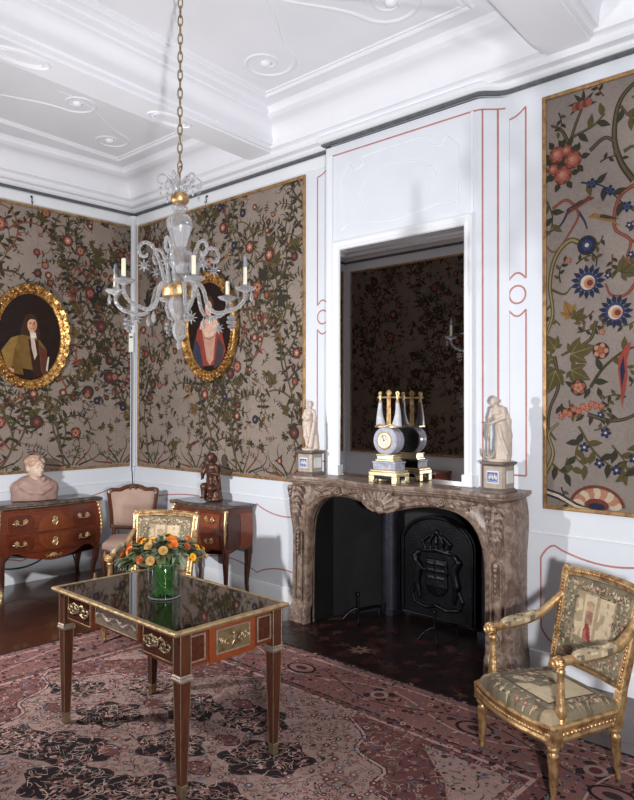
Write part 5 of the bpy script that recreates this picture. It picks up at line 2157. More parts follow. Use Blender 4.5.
# ============================================================== bombe commodes
def commode(label, loc, rotz, W, D, H, zlow, zrows, handle_x, inlay, top_label=None, leg_r=.036):
    t = thing('commode', label, 'commode', loc, rotz, 'veneered commodes with marble tops')
    zt = H - .03

    def bom(z):
        f = (z - zlow) / (zt - zlow)
        return .030 * sin(PI * min(max(f, 0), 1)) ** 1.2 - .012 * f

    def yf(x, z):
        q = x / (W / 2)
        return -(D - .03 + .028 * cos(PI * q) + .020 * abs(q) ** 6 + bom(z))

    def xs(y, z):
        q = -y / D
        return W / 2 - .012 + .012 * sin(PI * q) + bom(z) * .7 * q

    nf, ns = 28, 10

    def zb_front(x):
        q = abs(x) / (W / 2)
        return zlow + .075 * math.exp(-((q - .72) / .20) ** 2) - .030 * math.exp(-(q / .22) ** 2) - .10 * max(0, q - .88) / .12

    def zb_side(y):
        q = -y / D
        return zlow + .05 * sin(PI * min(max(q, 0), 1)) - .03 * (abs(q - .5) * 2) ** 4

    out = []
    for i in range(nf + 1):
        out.append(('f', -1 + 2 * i / nf))
    for i in range(1, ns):
        out.append(('r', 1 - i / ns))
    out += [('b', 1), ('b', -1)]
    for i in range(1, ns):
        out.append(('l', i / ns))
    rings = []
    for j in range(13):
        f = j / 12
        ring = []
        for k, q in out:
            if k == 'f':
                x0 = q * W / 2
                z = zb_front(x0) + (zt - zb_front(x0)) * f
                y = yf(x0, z)
                x = q * xs(-D, z)
            elif k == 'b':
                z = zb_side(0) + (zt - zb_side(0)) * f
                x, y = q * xs(0, z), 0
            else:
                y = -D * q
                z = zb_side(y) + (zt - zb_side(y)) * f
                x = xs(y, z) * (1 if k == 'r' else -1)
                y = y * (-yf(W / 2, z) / D)
            ring.append((x, y, z))
        rings.append(ring)
    m = MB()
    m.loft(rings)
    m.build('carcass', 'mahogany_wide', t, smooth=50)
    # marble slab with moulded serpentine edge
    def top_ring(g, z):
        r = []
        for i in range(nf + 1):
            q = -1 + 2 * i / nf
            x = q * (W / 2 + .012 + g)
            r.append((x, -(D - .01 + .030 * cos(PI * q) + .028 * abs(q) ** 6 + g), z))
        r += [(W / 2 + .01 + g, -D * .5, z), (W / 2 + .012 + g, 0, z), (-W / 2 - .012 - g, 0, z), (-W / 2 - .01 - g, -D * .5, z)]
        return r
    m = MB()
    m.loft([top_ring(-.004, zt), top_ring(.006, zt + .006), top_ring(.010, zt + .014), top_ring(.006, zt + .024), top_ring(-.004, H)])
    m.build('marble_top', 'grey_marble', t, smooth=40)
    m = MB()
    r = top_ring(.002, zt - .004)
    m.tube(r[:nf + 1], .006, 6)
    m.build('gilt_edge', 'old_brass', t)
    # drawers
    for row, (za, zb) in enumerate(zrows):
        m = MB()
        xa, xb = -W / 2 + .075, W / 2 - .075
        m.slab(lambda u, v, h: (xa + (xb - xa) * u, yf(xa + (xb - xa) * u, za + (zb - za) * v) - .004 - h, za + (zb - za) * v), 30, 6, .008)
        dr = m.build('drawer', 'mahogany_wide', t, smooth=50)
        for (ia, ib, mat, shape) in inlay:
            m = MB()
            xa2, xb2 = ia, ib
            zc, zh = (za + zb) / 2, (zb - za) / 2 - .012

            def fn(u, v, h):
                x = xa2 + (xb2 - xa2) * u
                if shape == 'half':          # half roundel meeting the other drawer
                    xm, rr = (xa2 + xb2) / 2, (xb2 - xa2) / 2
                    hh = math.sqrt(max(0, 1 - ((x - xm) / rr) ** 2)) * (zb - za - .012)
                    z = (za + .004 + hh * v) if row == 1 else (zb - .004 - hh * v)
                    z = za + .004 + hh * v if row == 0 and False else z
                else:
                    k = math.sqrt(max(0, 1 - abs(2 * u - 1) ** 5))
                    z = zc + (2 * v - 1) * zh * k
                return (x, yf(x, z) - .0125 - h, z)
            m.slab(fn, 18, 5, .0016)
            m.build('inlay', mat, dr, smooth=60)
        zc = (za + zb) / 2
        for hx in handle_x:
            m = MB()
            y0 = yf(hx, zc) - .014
            for sx in (1, -1):      # leafy roses and a drop bail between them
                for k in range(6):
                    a = k * PI / 3 + .4
                    m.ball((hx + sx * .045 + .017 * cos(a), y0 - .004, zc + .012 + .020 * sin(a)), (.012, .006, .011), 8, 5)
                m.ball((hx + sx * .045, y0 - .010, zc + .012), .010, 8, 6)
                m.ball((hx + sx * .068, y0 - .004, zc + .002), (.016, .006, .008), 8, 5, rot=(0, -.4 * sx, 0))
            m.tube(spline([(hx - .042, y0 - .012, zc + .008), (hx - .022, y0 - .02, zc - .008), (hx, y0 - .022, zc - .012), (hx + .022, y0 - .02, zc - .008), (hx + .042, y0 - .012, zc + .008)], 4), .0045, 7)
            m.build('handle', 'brass', dr)
        m = MB()
        y0 = yf(0, zc) - .014
        m.prism([(0, -.045), (.017, -.02), (.026, 0), (.017, .024), (0, .048), (-.017, .024), (-.026, 0), (-.017, -.02)], 0, .006)
        m.v = [(x, y0 - z, zc + y) for x, y, z in m.v]
        m.ball((0, y0 - .006, zc), (.010, .006, .016), 8, 6)
        for sx in (1, -1):
            m.tube([(sx * x, y0 - .006, zc + z) for x, z in ((.004, .046), (.024, .03), (.016, .01), (.03, -.008), (.012, -.04))], .004, 6)
        m.build('escutcheon', 'brass', dr)
    # apron mount
    m = MB()
    zc = zlow + .012
    y0 = yf(0, zc) - .004
    for k in range(7):
        a = PI * (k / 6)
        m.ball((.030 * cos(a), y0 - .004, zc + .022 * sin(a)), (.014, .007, .014), 8, 5)
    for sx in (1, -1):
        m.tube([(sx * x, y0 - .003, zc + z) for x, z in ((.02, 0), (.05, .008), (.075, -.004), (.085, .014), (.07, .02))], [.008, .007, .006, .005, .004], 7)
    m.ball((0, y0 - .008, zc + .004), (.014, .010, .018), 8, 6)
    m.build('apron_mount', 'brass', t)
    # legs, sabots and corner mounts
    for sx in (1, -1):
        for front in (1, 0):
            yc = yf(W / 2, zlow) + .03 if front else -.035
            oy = -1 if front else 0
            m = MB()
            zz = [zlow + .10, zlow, zlow * .75, zlow * .5, zlow * .28, zlow * .1, 0]
            off = [.0, .008, .004, -.010, -.016, -.008, .006]
            rad = [leg_r, leg_r * .98, leg_r * .85, leg_r * .68, leg_r * .54, leg_r * .5, leg_r * .6]
            cx = W / 2 - .038
            rings = []
            for z, o_, r in zip(zz, off, rad):
                rings.append([(sx * (cx + o_) + r * cos(2 * PI * k / 12 + PI / 4) * (1.12 if k % 3 == 0 else 1), yc + oy * o_ + r * sin(2 * PI * k / 12 + PI / 4) * (1.12 if k % 3 == 0 else 1), z) for k in range(12)])
            m.loft(rings[::-1])
            lg = m.build('leg', 'mahogany', t, smooth=50)
            if front:
                m = MB()
                m.at((sx * (cx + .003), yc - .003, 0))
                m.lathe([(leg_r * .72, 0), (leg_r * .74, .012), (leg_r * .62, .03), (leg_r * .62, .06), (leg_r * .72, .07)], 12)
                m.build('sabot', 'brass', lg)
                m = MB()
                for k in range(9):
                    f = k / 8
                    z = zt - .02 - (zt - zlow) * .62 * f
                    yy = yf(W / 2, z) + .004
                    xx = xs(-D, z) + .004
                    r = .020 * (1 - .55 * f) * (1.25 if k % 3 == 0 else .9)
                    m.ball((sx * xx, yy, z), (r, r, .026), 10, 6)
                m.tube([(sx * (xs(-D, zt - .03 - .3 * f) + .012), yf(W / 2, zt - .03 - .3 * f) - .010, zt - .03 - .3 * f) for f in [i / 8 for i in range(9)]], [.010 - .0008 * i for i in range(9)], 7)
                m.build('corner_mount', 'brass', t)
    return t


commode('wide two-drawer commode with brass mounts against the left wall, under the bust', (.035, -1.24, 0), PI / 2, 1.07, .45, .88, .325, [(.40, .575), (.60, .79)], (-.33, .33),
        [(-.17, .17, 'light_veneer', 'half'), (-.46, -.20, 'panel_veneer', 'p'), (.20, .46, 'panel_veneer', 'p')])
c2 = commode('narrow long-legged commode with marble top against the back wall, under the bronze statuette', (1.735, -.03, 0), 0, .84, .385, .90, .44, [(.48, .625), (.68, .83)], (-.21, .21),
             [(-.34, -.08, 'orange_veneer', 'p'), (.08, .34, 'orange_veneer', 'p')], leg_r=.030)
for k in range(2):     # chevron veneer on the visible end
    m = MB()
    ya, yb = -.335 + k * .16, -.335 + k * .16 + .155
    m.slab(lambda u, v, h: (.415 + .022 * sin(PI * min(1, max(0, v))) * .8 + .004 + h, ya + (yb - ya) * u, .49 + .33 * v), 4, 8, .003)
    o = m.build('end_veneer', 'orange_veneer' if k else 'mahogany', c2, smooth=60)

# ------------------------------------------------------------- bust of a youth
bu = thing('bust', 'pale marble bust of a youth with a brown draped chest on the left commode', 'bust', (.265, -1.335, .88), math.radians(70))
s = SDF((-.25, -.15, 0), (.25, .15, .30), 0.008)
s.chain([(-.155, .01, .135), (-.08, 0, .17), (0, .01, .185), (.08, 0, .17), (.155, .01, .135)], [.07, .075, .075, .075, .07], .05)
s.chain([(-.165, .01, .03), (-.16, .01, .12)], [.06, .062], .04).chain([(.165, .01, .03), (.16, .01, .12)], [.06, .062], .04)
s.ell((0, -.015, .06), (.17, .095, .12), None, .05)
s.chain([(-.14, -.07, .16), (-.05, -.095, .10), (.06, -.10, .09), (.15, -.07, .14)], [.018] * 4, .02)
s.chain([(-.12, -.06, .20), (-.03, -.08, .15), (.05, -.08, .145), (.12, -.06, .19)], [.016] * 4, .02)
s.chain([(.06, -.06, .20), (.075, -.075, .225), (.09, -.05, .22)], [.022, .026, .02], .01)
s.box((0, 0, 0), (.3, .3, .001), .001)
o = s.build('draped_chest', 'terracotta_bust', bu)
HB = []
s = SDF((-.10, -.13, .15), (.10, .10, .43), 0.0055)
s.chain([(0, .0, .16), (.0, -.008, .26)], [.052, .047], .02)
s.ell((0, -.005, .335), (.066, .078, .088), None, .02)
s.ell((0, -.045, .298), (.042, .038, .042), None, .02)
s.ell((0, -.076, .272), (.018, .012, .014), None, .012)
s.chain([(0, -.078, .345), (0, -.098, .315)], [.010, .014], .008)
for sx in (1, -1):
    s.cut((sx * .028, -.088, .345), (.018, .014, .011), None, .008)
    s.ell((sx * .028, -.074, .344), (.012, .010, .009), None, .003)
    s.cap((sx * .045, -.068, .361), (sx * .012, -.082, .362), .007, .007, .006)
    s.ell((sx * .07, .002, .33), (.012, .02, .03), None, .006)
s.cut((0, -.094, .287), (.022, .012, .003), None, .004)
s.ell((0, -.086, .294), (.018, .010, .005), None, .004).ell((0, -.085, .281), (.015, .010, .005), None, .004)
o = s.build('head', 'bust_marble', bu)
HB.append(o)
s = SDF((-.11, -.13, .27), (.11, .12, .45), 0.006)
s.ell((0, .012, .355), (.075, .078, .082), None, .01)
rr = random.Random(2)
for k in range(46):
    a = rr.random() * 6.28
    e = rr.random() * 1.3 + .05
    p = (.074 * cos(a) * cos(e), .012 + .078 * sin(a) * cos(e), .355 + .084 * sin(e))
    if p[1] < -.045 and p[2] < .385:
        continue
    s.ell(p, (.018, .018, .015), None, .008)
s.cut((0, -.095, .33), (.06, .055, .065), None, .01)
s.cut((0, -.02, .27), (.2, .2, .03), None, .01)
HB.append(s.build('hair', 'bust_hair', bu))
for o in HB:      # head turned a little to its left
    o.rotation_euler = (0, 0, math.radians(28))
    o.scale = (1.18, 1.18, 1.18)
    o.location = (0, -.008, -.055)

# ------------------------------------------------- dark bronze group on commode
bz = thing('statuette', 'dark bronze statuette of a seated figure on a rocky base on the right commode', 'statuette', (1.73, -.20, .90), .2)
s = SDF((-.13, -.12, 0), (.15, .12, .16), 0.006)
s.ell((.01, 0, .02), (.095, .085, .03), None, .01).ell((.05, 0, .07), (.06, .06, .06), None, .02).ell((-.03, .01, .06), (.055, .055, .06), None, .02).ell((.07, -.01, .03), (.05, .06, .035), None, .02)
s.rough(.006, 130)
s.build('rocky_base', 'bronze', bz)
s = SDF((-.14, -.13, .03), (.13, .12, .50), 0.0055)
s.chain([(-.005, .015, .13), (-.01, .02, .20), (-.008, .005, .28), (0, -.01, .335)], [.062, .052, .056, .05], .02)
s.chain([(-.03, .0, .14), (-.06, -.06, .15), (-.055, -.07, .05)], [.042, .034, .022], .015)
s.chain([(.03, .0, .14), (.035, -.07, .135), (.03, -.06, .04)], [.042, .034, .022], .015)
for fx in (-.058, .03):
    s.ell((fx, -.085, .04), (.018, .034, .013), None, .01)
s.chain([(-.06, .0, .345), (.055, -.01, .345)], [.030, .030], .02)
s.chain([(-.07, -.005, .345), (-.10, -.03, .27), (-.065, -.075, .235)], [.026, .021, .015], .01)
s.chain([(.065, -.01, .345), (.095, -.035, .275), (.05, -.085, .29)], [.026, .021, .015], .01)
for sx, (hx, hy, hz) in ((-1, (-.058, -.08, .235)), (1, (.044, -.09, .295))):
    for k in range(4):
        s.cap((hx, hy, hz), (hx + .006 * (k - 1.5), hy - .018, hz - .014 + .002 * k), .0065, .005, .004)
    s.cap((hx, hy, hz), (hx - sx * .014, hy - .008, hz + .006), .006, .005, .004)
s.chain([(0, -.012, .36), (0, -.02, .40)], [.024, .024], .012)
head(s, (0, -.03, .435), .042, .1, .01)
s.ell((0, -.016, .45), (.047, .045, .04), None, .01).ell((.02, .01, .42), (.03, .03, .04), None, .01).ell((-.02, .01, .42), (.03, .03, .04), None, .01)
for k in range(7):
    a = k * .9
    s.chain([(.05 * cos(a), .02 + .04 * sin(a), .32), (.06 * cos(a + .3), .02 + .055 * sin(a + .3), .22), (.07 * cos(a + .5), .02 + .06 * sin(a + .5), .12)], [.010, .014, .016], .012)
s.build('figure', 'bronze', bz)


# ====================================================== painted upholstery helper
def painted(m, fn, colf, nu, nv, th=None):
    cols = [colf((i + .5) / nu, (j + .5) / nv) for j in range(nv) for i in range(nu)]
    m.grid(fn, nu, nv, cols=cols)


def nz(x, y, s, o=0.0):
    return mnoise.noise(Vector((x * s + o, y * s - o, o * 1.7)))


SAGE = rgb(124, 114, 92)
SAGE2 = rgb(104, 94, 76)
CREM = rgb(190, 172, 142)
TAN = rgb(156, 138, 112)
CRIM = rgb(132, 56, 58)
PINK = rgb(176, 128, 112)
DKB = rgb(84, 66, 52)


def seat_colour(u, v):
    # v = 0 front edge, v = 1 back
    if .20 <= v < .222 and .16 < u < .84:
        return DKB
    if v < .20 or u < .16 or u > .84 or v > .86:
        if v < .24 and (u < .10 or u > .90):
            return TAN
        return SAGE2 if nz(u, v, 6, 3) < -.2 else SAGE
    if u < .178 or u > .822 or v > .845:
        return DKB
    a, b = nz(u, v, 7, 3), nz(u, v, 16, 4)
    if u < .56 and v < .66 and a > -.12:
        return SAGE2 if b > .05 else SAGE
    if a > .32:
        return TAN
    return CREM


def back_colour(u, v):
    if .235 < u < .765 and .25 < v < .84:
        x, y = (u - .235) / .53, (v - .25) / .59
        if (x - .36) ** 2 / .008 + (y - .74) ** 2 / .005 < 1:
            return rgb(186, 148, 122)
        if (x - .35) ** 2 / .012 + (y - .81) ** 2 / .005 < 1:
            return TAN
        if .26 < x < .46 and .42 < y < .68:
            return rgb(150, 122, 100) if nz(x, y, 9, 1) < .1 else rgb(140, 100, 86)
        if .08 < y < .46 and abs(x - .34 - .12 * (.4 - y)) < .045 + .34 * (.46 - y) * (.5 + y):
            return CRIM if nz(x, y, 10, 2) > -.1 else rgb(160, 96, 88)
        if y < .12 + .05 * nz(x, 0, 6, 3):
            return SAGE
        if .50 < x < .58 or (x > .54 and nz(x, y, 5, 4) > .18):
            return TAN
        if x < .18 and nz(x, y, 6, 9) > -.2:
            return TAN
        return CREM
    if .215 < u < .785 and .225 < v < .865:
        return TAN if nz(u, v, 30, 2) > -.2 else DKB
    return SAGE2 if nz(u, v, 6, 7) < -.2 else SAGE


def plain_back(u, v):
    return SAGE2 if nz(u, v, 8, 4) < -.1 else SAGE


def posies(m, fn, spots, seed, rad):
    """small woven flowers and leaves laid on a padded surface; fn(u,v,h)"""
    r = random.Random(seed)
    P = Pat()
    P.STEP = 0.0003
    for u, v in spots:
        c = r.choice([(CREM, rgb(206, 192, 164), PINK), (CREM, CREM, TAN), (PINK, CREM, CRIM), (TAN, CREM, CRIM), (rgb(150, 84, 78), PINK, CREM)])
        a0 = r.random() * 6.28
        for k in range(3):
            P.leaf(u, v, a0 + k * 2.1 + r.random() * .5, rad * 2.2, rad * .75, r.choice([SAGE2, rgb(88, 84, 62), TAN, CREM]), 1, .3)
        P.flower(u, v, rad * (.6 + .5 * r.random()), c, 5, 2, a0)
    P.mesh(fn, m)


# ================================================================= gilt armchairs
def armchair(label, loc, rotz):
    t = thing('gilt_armchair', label, 'armchair', loc, rotz, 'gilded armchairs covered in woven tapestry')

    def hw(y):
        f = (y + .25) / .47
        return .315 - .055 * f

    def front(x):
        q = x / .30
        return -.25 - .045 * (1 - min(1, abs(q)) ** 2)

    def outline(g, z):
        pts = [(x * (.30 - g) / .30, front(x) + g) for x in [-.30 + .6 * i / 16 for i in range(17)]]
        pts = [(-.315 + g, -.235 + g)] + pts[1:-1] + [(.315 - g, -.235 + g)]
        pts += [(hw(0) - g, 0), (.26 - g, .22 - g), (-.26 + g, .22 - g), (-hw(0) + g, 0)]
        return [(a, b, z) for a, b in pts]
    m = MB()
    m.loft([outline(.012, .272), outline(.002, .282), outline(0, .292), outline(.008, .305), outline(.010, .325), outline(.0, .338), outline(-.003, .350), outline(.006, .360)])
    sr = m.build('seat_rail', 'gilt', t, smooth=35)
    m = MB()   # leaf-and-bead carving along the rail
    o = outline(.004, .316)
    pts = o[:18]
    for i in range(1, len(pts) - 2):
        for k in range(2):
            f = (k + .5) / 2
            m.ball(tuple(a + (b - a) * f for a, b in zip(pts[i], pts[i + 1])), (.011, .008, .010), 7, 5, rot=(0, .6, 0))
    m.build('carved_beading', 'gilt', sr, smooth=60)
    for sx in (1, -1):
        m = MB()
        for k in range(14):
            y = -.17 + .34 * k / 13
            m.ball((sx * (hw(y) - .004), y, .316), (.008, .011, .010), 7, 5, rot=(.6, 0, 0))
        m.build('side_beading', 'gilt', sr, smooth=60)

    def leg(x, y, rake):
        m = MB()
        m.box(x - .031, x + .031, y - .031, y + .031, .268, .352)
        m.ball((x, y - .031 if rake == 0 else y + .0, .31), (.020, .006, .020), 10, 6)
        prof = [(.009, 0), (.014, .006), (.015, .018), (.011, .03), (.014, .045), (.0155, .05), (.024, .205), (.027, .212), (.027, .222), (.020, .228), (.018, .238), (.029, .248), (.031, .258), (.026, .268)]
        n = 24
        rings = []
        for r, z in prof:
            fl = .10 if .05 <= z <= .206 else 0
            rings.append([(x + rake * (1 - z / .27) * .02 * 0 + r * (1 + fl * cos(8 * 2 * PI * k / n)) * cos(2 * PI * k / n), y + rake * (1 - z / .27) * .05 + r * (1 + fl * cos(8 * 2 * PI * k / n)) * sin(2 * PI * k / n), z) for k in range(n)])
        m.loft(rings)
        return m.build('leg', 'gilt', t, smooth=40)
    for sx in (1, -1):
        leg(sx * .285, -.218, 0)
        leg(sx * .235, .19, .6)
    # seat: padded, painted weave
    def seat_pt(u, v):
        x0 = -.30 + .60 * u
        f = front(x0) + .012
        y = f + (.205 - f) * v
        w = hw(max(y, -.25)) / .315
        x = x0 * w * .985
        e = min(u, 1 - u) * 2.0
        e2 = min(v, 1 - v) * 2.0
        edge = min(1, e / .16) * min(1, e2 / .16)
        round_ = math.sqrt(max(0, 1 - (1 - min(1, e / .16)) ** 2)) * math.sqrt(max(0, 1 - (1 - min(1, e2 / .16)) ** 2))
        z = .352 + .055 * round_ + .022 * sin(PI * u) * sin(PI * min(1, v * .9 + .1))
        return (x, y, z)
    m = MB()
    painted(m, seat_pt, seat_colour, 96, 96)
    rs = random.Random(5)
    spots = [(.12 + .76 * k / 15 + rs.uniform(-.015, .015), .055 + .085 * (k % 2) + rs.uniform(-.02, .02)) for k in range(16)]
    spots += [(sgn, .28 + .6 * k / 8 + rs.uniform(-.02, .02)) for sgn in (.06, .115, .885, .94) for k in range(9)]
    spots += [(.22 + .30 * rs.random(), .27 + .4 * rs.random()) for k in range(12)]

    def seat_on(u, v, h):
        p = seat_pt(min(max(u, .002), .998), min(max(v, .002), .998))
        k = max(0, 1 - v / .10)
        return (p[0] + (h * 1.5 if u > .93 else -h * 1.5 if u < .07 else 0), p[1] - h * k * 1.5, p[2] + h + .0006)
    posies(m, seat_on, spots, 3, .024)
    m.build('seat_cushion', 'needlework', t, smooth=60)

    # back: raked frame with square padded panel
    def bp(x, z, d=0.0):
        return (x, .205 + (z - .36) * .24 + .025 * (1 - (x / .27) ** 2) * 1.0 + d, z)

    def bw(z):
        return .225 + .028 * (z - .42) / .5
    m = MB()
    ring_prof = [(-.020, -.018), (.020, -.018), (.026, -.004), (.026, .014), (-.026, .014), (-.026, -.004)]
    for sx in (1, -1):
        rings = []
        for i in range(13):
            z = .30 + .62 * i / 12
            x = sx * (bw(max(z, .42)) + .016)
            c = bp(x, z)
            s_ = 1.0 if z > .42 else 1.15
            rings.append([(c[0] + a * s_, c[1] + b * s_, z) for a, b in ring_prof])
        m.loft(rings)
    for z0, hgt in ((.915, .040), (.455, .022)):
        rings = []
        w = bw(z0) + .03
        for i in range(17):
            x = -w + 2 * w * i / 16
            zz = z0 + (.014 * (1 - (x / w) ** 2) if z0 > .8 else 0)
            c = bp(x, zz)
            rings.append([(x, c[1] - .020, zz - hgt / 2), (x, c[1] - .022, zz + hgt * .3), (x, c[1] - .008, zz + hgt * .6), (x, c[1] + .012, zz + hgt * .5), (x, c[1] + .014, zz - hgt / 2)])
        m.loft(rings)
    for sx in (1, -1):
        c = bp(sx * (bw(.93) + .018), .938)
        m.ball((c[0], c[1] - .003, .938), (.020, .022, .016), 12, 8)
    bf = m.build('back_frame', 'gilt', t, smooth=40)
    m = MB()
    for k in range(26):
        x = -.235 + .47 * k / 25
        c = bp(x, .915 + .014 * (1 - (x / .28) ** 2))
        m.ball((x, c[1] - .024, c[2] + .006), (.011, .006, .009), 7, 5, rot=(0, .7, 0))
    m.build('carved_ribbon', 'gilt', bf, smooth=60)
    for sx in (1, -1):
        m = MB()
        for k in range(24):
            z = .47 + .42 * k / 23
            c = bp(sx * (bw(z) + .014), z)
            m.ball((c[0], c[1] - .021, z), (.007, .006, .010), 7, 5)
        m.build('stile_beading', 'gilt', bf, smooth=60)
    for d, nm in ((-1, 'back_upholstery'), (1, 'outside_back_cover')):
        m = MB()

        def back_pt(u, v):
            z = .468 + .430 * v
            x = (2 * u - 1) * (bw(z) + .002)
            r = math.sqrt(max(0, 1 - (1 - min(1, min(u, 1 - u) / .12)) ** 2)) * math.sqrt(max(0, 1 - (1 - min(1, min(v, 1 - v) / .12)) ** 2))
            c = bp(x, z)
            return (x, c[1] + (-.006 - .026 * r if d < 0 else .010 + .006 * r), z)
        painted(m, back_pt, back_colour if d < 0 else plain_back, 84, 88)
        if d < 0:
            rs = random.Random(9)
            sp = []
            for k in range(20):
                f = k / 19
                sp += [(.07 + .86 * f, .93 + rs.uniform(-.02, .02)), (.07 + .86 * f, .15 + rs.uniform(-.03, .03)), (.07 + .86 * f, .06 + rs.uniform(-.03, .02))]
            for k in range(13):
                f = .22 + .66 * k / 12
                sp += [(.06 + rs.uniform(-.015, .02), f), (.15 + rs.uniform(-.03, .03), f), (.85 + rs.uniform(-.03, .03), f), (.94 + rs.uniform(-.02, .015), f)]
            posies(m, lambda u, v, h: (lambda p: (p[0], p[1] - h - .0008, p[2]))(back_pt(min(max(u, .002), .998), min(max(v, .002), .998))), sp, 4, .021)
        m.build(nm, 'needlework', t, smooth=60)
    # arms
    for sx in (1, -1):
        pts = spline([(sx * .262, .318, .800), (sx * .280, .255, .745), (sx * .290, .18, .690), (sx * .288, .09, .660), (sx * .282, -.02, .648), (sx * .276, -.12, .645), (sx * .274, -.165, .643)], 6)
        N = len(pts)
        m = MB()
        m.tube(pts, [.023 + .004 * sin(PI * i / (N - 1)) for i in range(N)], 12, flat=.85)
        AXX = .274
        m.ball((sx * AXX, -.172, .640), (.032, .028, .029), 14, 10)
        for k in range(10):
            a = 2 * PI * k / 10
            m.ball((sx * AXX + .028 * cos(a), -.174, .640 + .025 * sin(a)), (.008, .020, .008), 7, 5)
        m.tube([(sx * AXX + .016 * cos(a), -.199, .640 + .016 * sin(a)) for a in [i * .5 for i in range(13)]], .006, 6)
        ar = m.build('arm', 'gilt', t, smooth=50)
        m = MB()
        cols = None
        pp = [p for p in pts if -.115 < p[1] < .155]
        rings = []
        for i, p in enumerate(pp):
            f = i / (len(pp) - 1)
            k = math.sqrt(max(0.02, 1 - abs(2 * f - 1) ** 4))
            rings.append([(p[0] + .034 * k * cos(a), p[1], p[2] + .006 + .040 * k * max(0.0, sin(a)) ** .8 - .004 * (sin(a) < .01)) for a in [PI * j / 12 for j in range(13)]])
        nr_, nc = len(rings), 13
        vs = [q for r in rings for q in r]
        fs, cc = [], []
        for i in range(nr_ - 1):
            for j in range(nc - 1):
                fs.append((i * nc + j, i * nc + j + 1, (i + 1) * nc + j + 1, (i + 1) * nc + j))
                a = nz(i * .09, j * .09, 5, 3)
                cc.append(CREM if a > .2 else SAGE2 if a < -.25 else TAN)
        m.add(vs, fs, cols=cc)
        m.build('arm_pad', 'needlework', ar, smooth=70)
        m = MB()
        m.at((sx * .268, -.160, .345))
        m.lathe([(.028, 0), (.030, .012), (.024, .022), (.020, .032), (.027, .045), (.029, .06), (.024, .085), (.020, .13), (.017, .20), (.016, .235), (.022, .243), (.023, .253), (.017, .262), (.021, .275), (.024, .29)], 22, 10, .04)
        m.build('arm_post', 'gilt', t, smooth=45)
    return t


armchair('gilded armchair with tapestry seat in the right foreground, before the fireplace', (5.727, -1.205, 0.0125), math.radians(-26.1))
armchair('gilded armchair with tapestry back beyond the left end of the writing table', (2.46, -1.417, 0.0125), math.radians(33))

# ============================================================ walnut corner chair
ch = thing('side_chair', 'carved walnut chair with pinkish beige silk seat and back in the room corner', 'chair', (.85, -.565, 0), math.radians(55))


def cp(x, z):
    return (x, .20 + (z - .42) * .16, z)


def cart(g, n=64):
    """cartouche outline of the back, in (x,z)"""
    key = [(0, .985), (.07, .975), (.13, .945), (.20, .945), (.235, .925), (.232, .86), (.215, .74), (.205, .62), (.20, .55), (.16, .535), (.08, .53), (0, .525)]
    k = [(x, z) for x, z in key]
    k = [(x * 1.16, z + (.02 if z > .8 else 0)) for x, z in k]
    full = k + [(-x, z) for x, z in k[-2:0:-1]]
    cz = .75
    out = []
    for x, z in full:
        out.append((x - g * (x / .22), z - g * ((z - cz) / .21)))
    return spline(out, 4, True)


o_, i_ = cart(0), cart(.036)
m = MB()
vs, fs = [], []
n = len(o_)
for (x, z), (a, b) in zip(o_, i_):
    for (p, q, d) in ((x, z, .012), (x, z, -.012), ((x + a) / 2, (z + b) / 2, -.024), (a, b, -.014), (a, b, .012)):
        c = cp(p, q)
        vs.append((c[0], c[1] + d, c[2]))
for i in range(n):
    j = (i + 1) % n
    for k in range(5):
        k2 = (k + 1) % 5
        fs.append((i * 5 + k, j * 5 + k, j * 5 + k2, i * 5 + k2))
m.add(vs, fs)
c = cp(0, .975)
for k in range(7):
    a = PI * k / 6
    m.ball((.030 * cos(a), c[1] - .022, .955 + .026 * sin(a)), (.014, .010, .014), 8, 5)
m.build('back_frame', 'walnut', ch, smooth=50)
m = MB()
ii = cart(.030)
cc_ = [(0, .75)]
rings = []
for f, d in ((1, -.006), (.93, -.022), (.75, -.032), (.4, -.038), (.02, -.040)):
    ring = []
    for x, z in ii:
        q = cp(x * f, .75 + (z - .75) * f)
        ring.append((q[0], q[1] + d, q[2]))
    rings.append(ring)
m.loft(rings)
m.build('back_upholstery', 'beige_silk', ch, smooth=60)


def sring(g, z):
    key = [(-.26, -.25), (-.13, -.285), (0, -.27), (.13, -.285), (.26, -.25), (.285, -.20), (.25, 0), (.225, .20), (0, .215), (-.225, .20), (-.25, 0), (-.285, -.20)]
    return [(x * (1 - g), (y + .03) * (1 - g) - .03, z) for x, y in spline(key, 4, True)]


m = MB()
m.loft([sring(.02, .345), sring(0, .36), sring(0, .40), sring(.03, .415)])
fr = m.build('seat_rail', 'walnut', ch, smooth=40)
m = MB()
for k in range(9):
    m.ball(((k - 4) * .022, -.285 + .004 * abs(k - 4), .372 - .003 * abs(k - 4)), (.013, .012, .018), 8, 5)
m.build('carved_shell', 'walnut', fr, smooth=60)
m = MB()
m.loft([sring(.015, .408), sring(.005, .43), sring(.03, .46), sring(.12, .482), sring(.35, .494), sring(.8, .50)])
m.build('seat_cushion', 'beige_silk', ch, smooth=60)
for sx in (1, -1):
    m = MB()
    m.tube(spline([(sx * .245, -.225, .38), (sx * .262, -.245, .30), (sx * .255, -.24, .20), (sx * .235, -.215, .10), (sx * .235, -.22, .035), (sx * .25, -.24, .012)], 5), [.036 - .022 * min(1, i / 16) + (.006 if i > 21 else 0) for i in range(26)], 12)
    lg = m.build('leg', 'walnut', ch, smooth=60)
    m = MB()
    m.tube(spline([(sx * .20, .19, .40), (sx * .205, .20, .25), (sx * .215, .25, .02)], 6), [.026 - .008 * i / 12 for i in range(13)], 10)
    m.tube([(sx * .195, .195, .38), (sx * .195, .215, .56)], .018, 8)
    m.build('leg', 'walnut', ch, smooth=60)

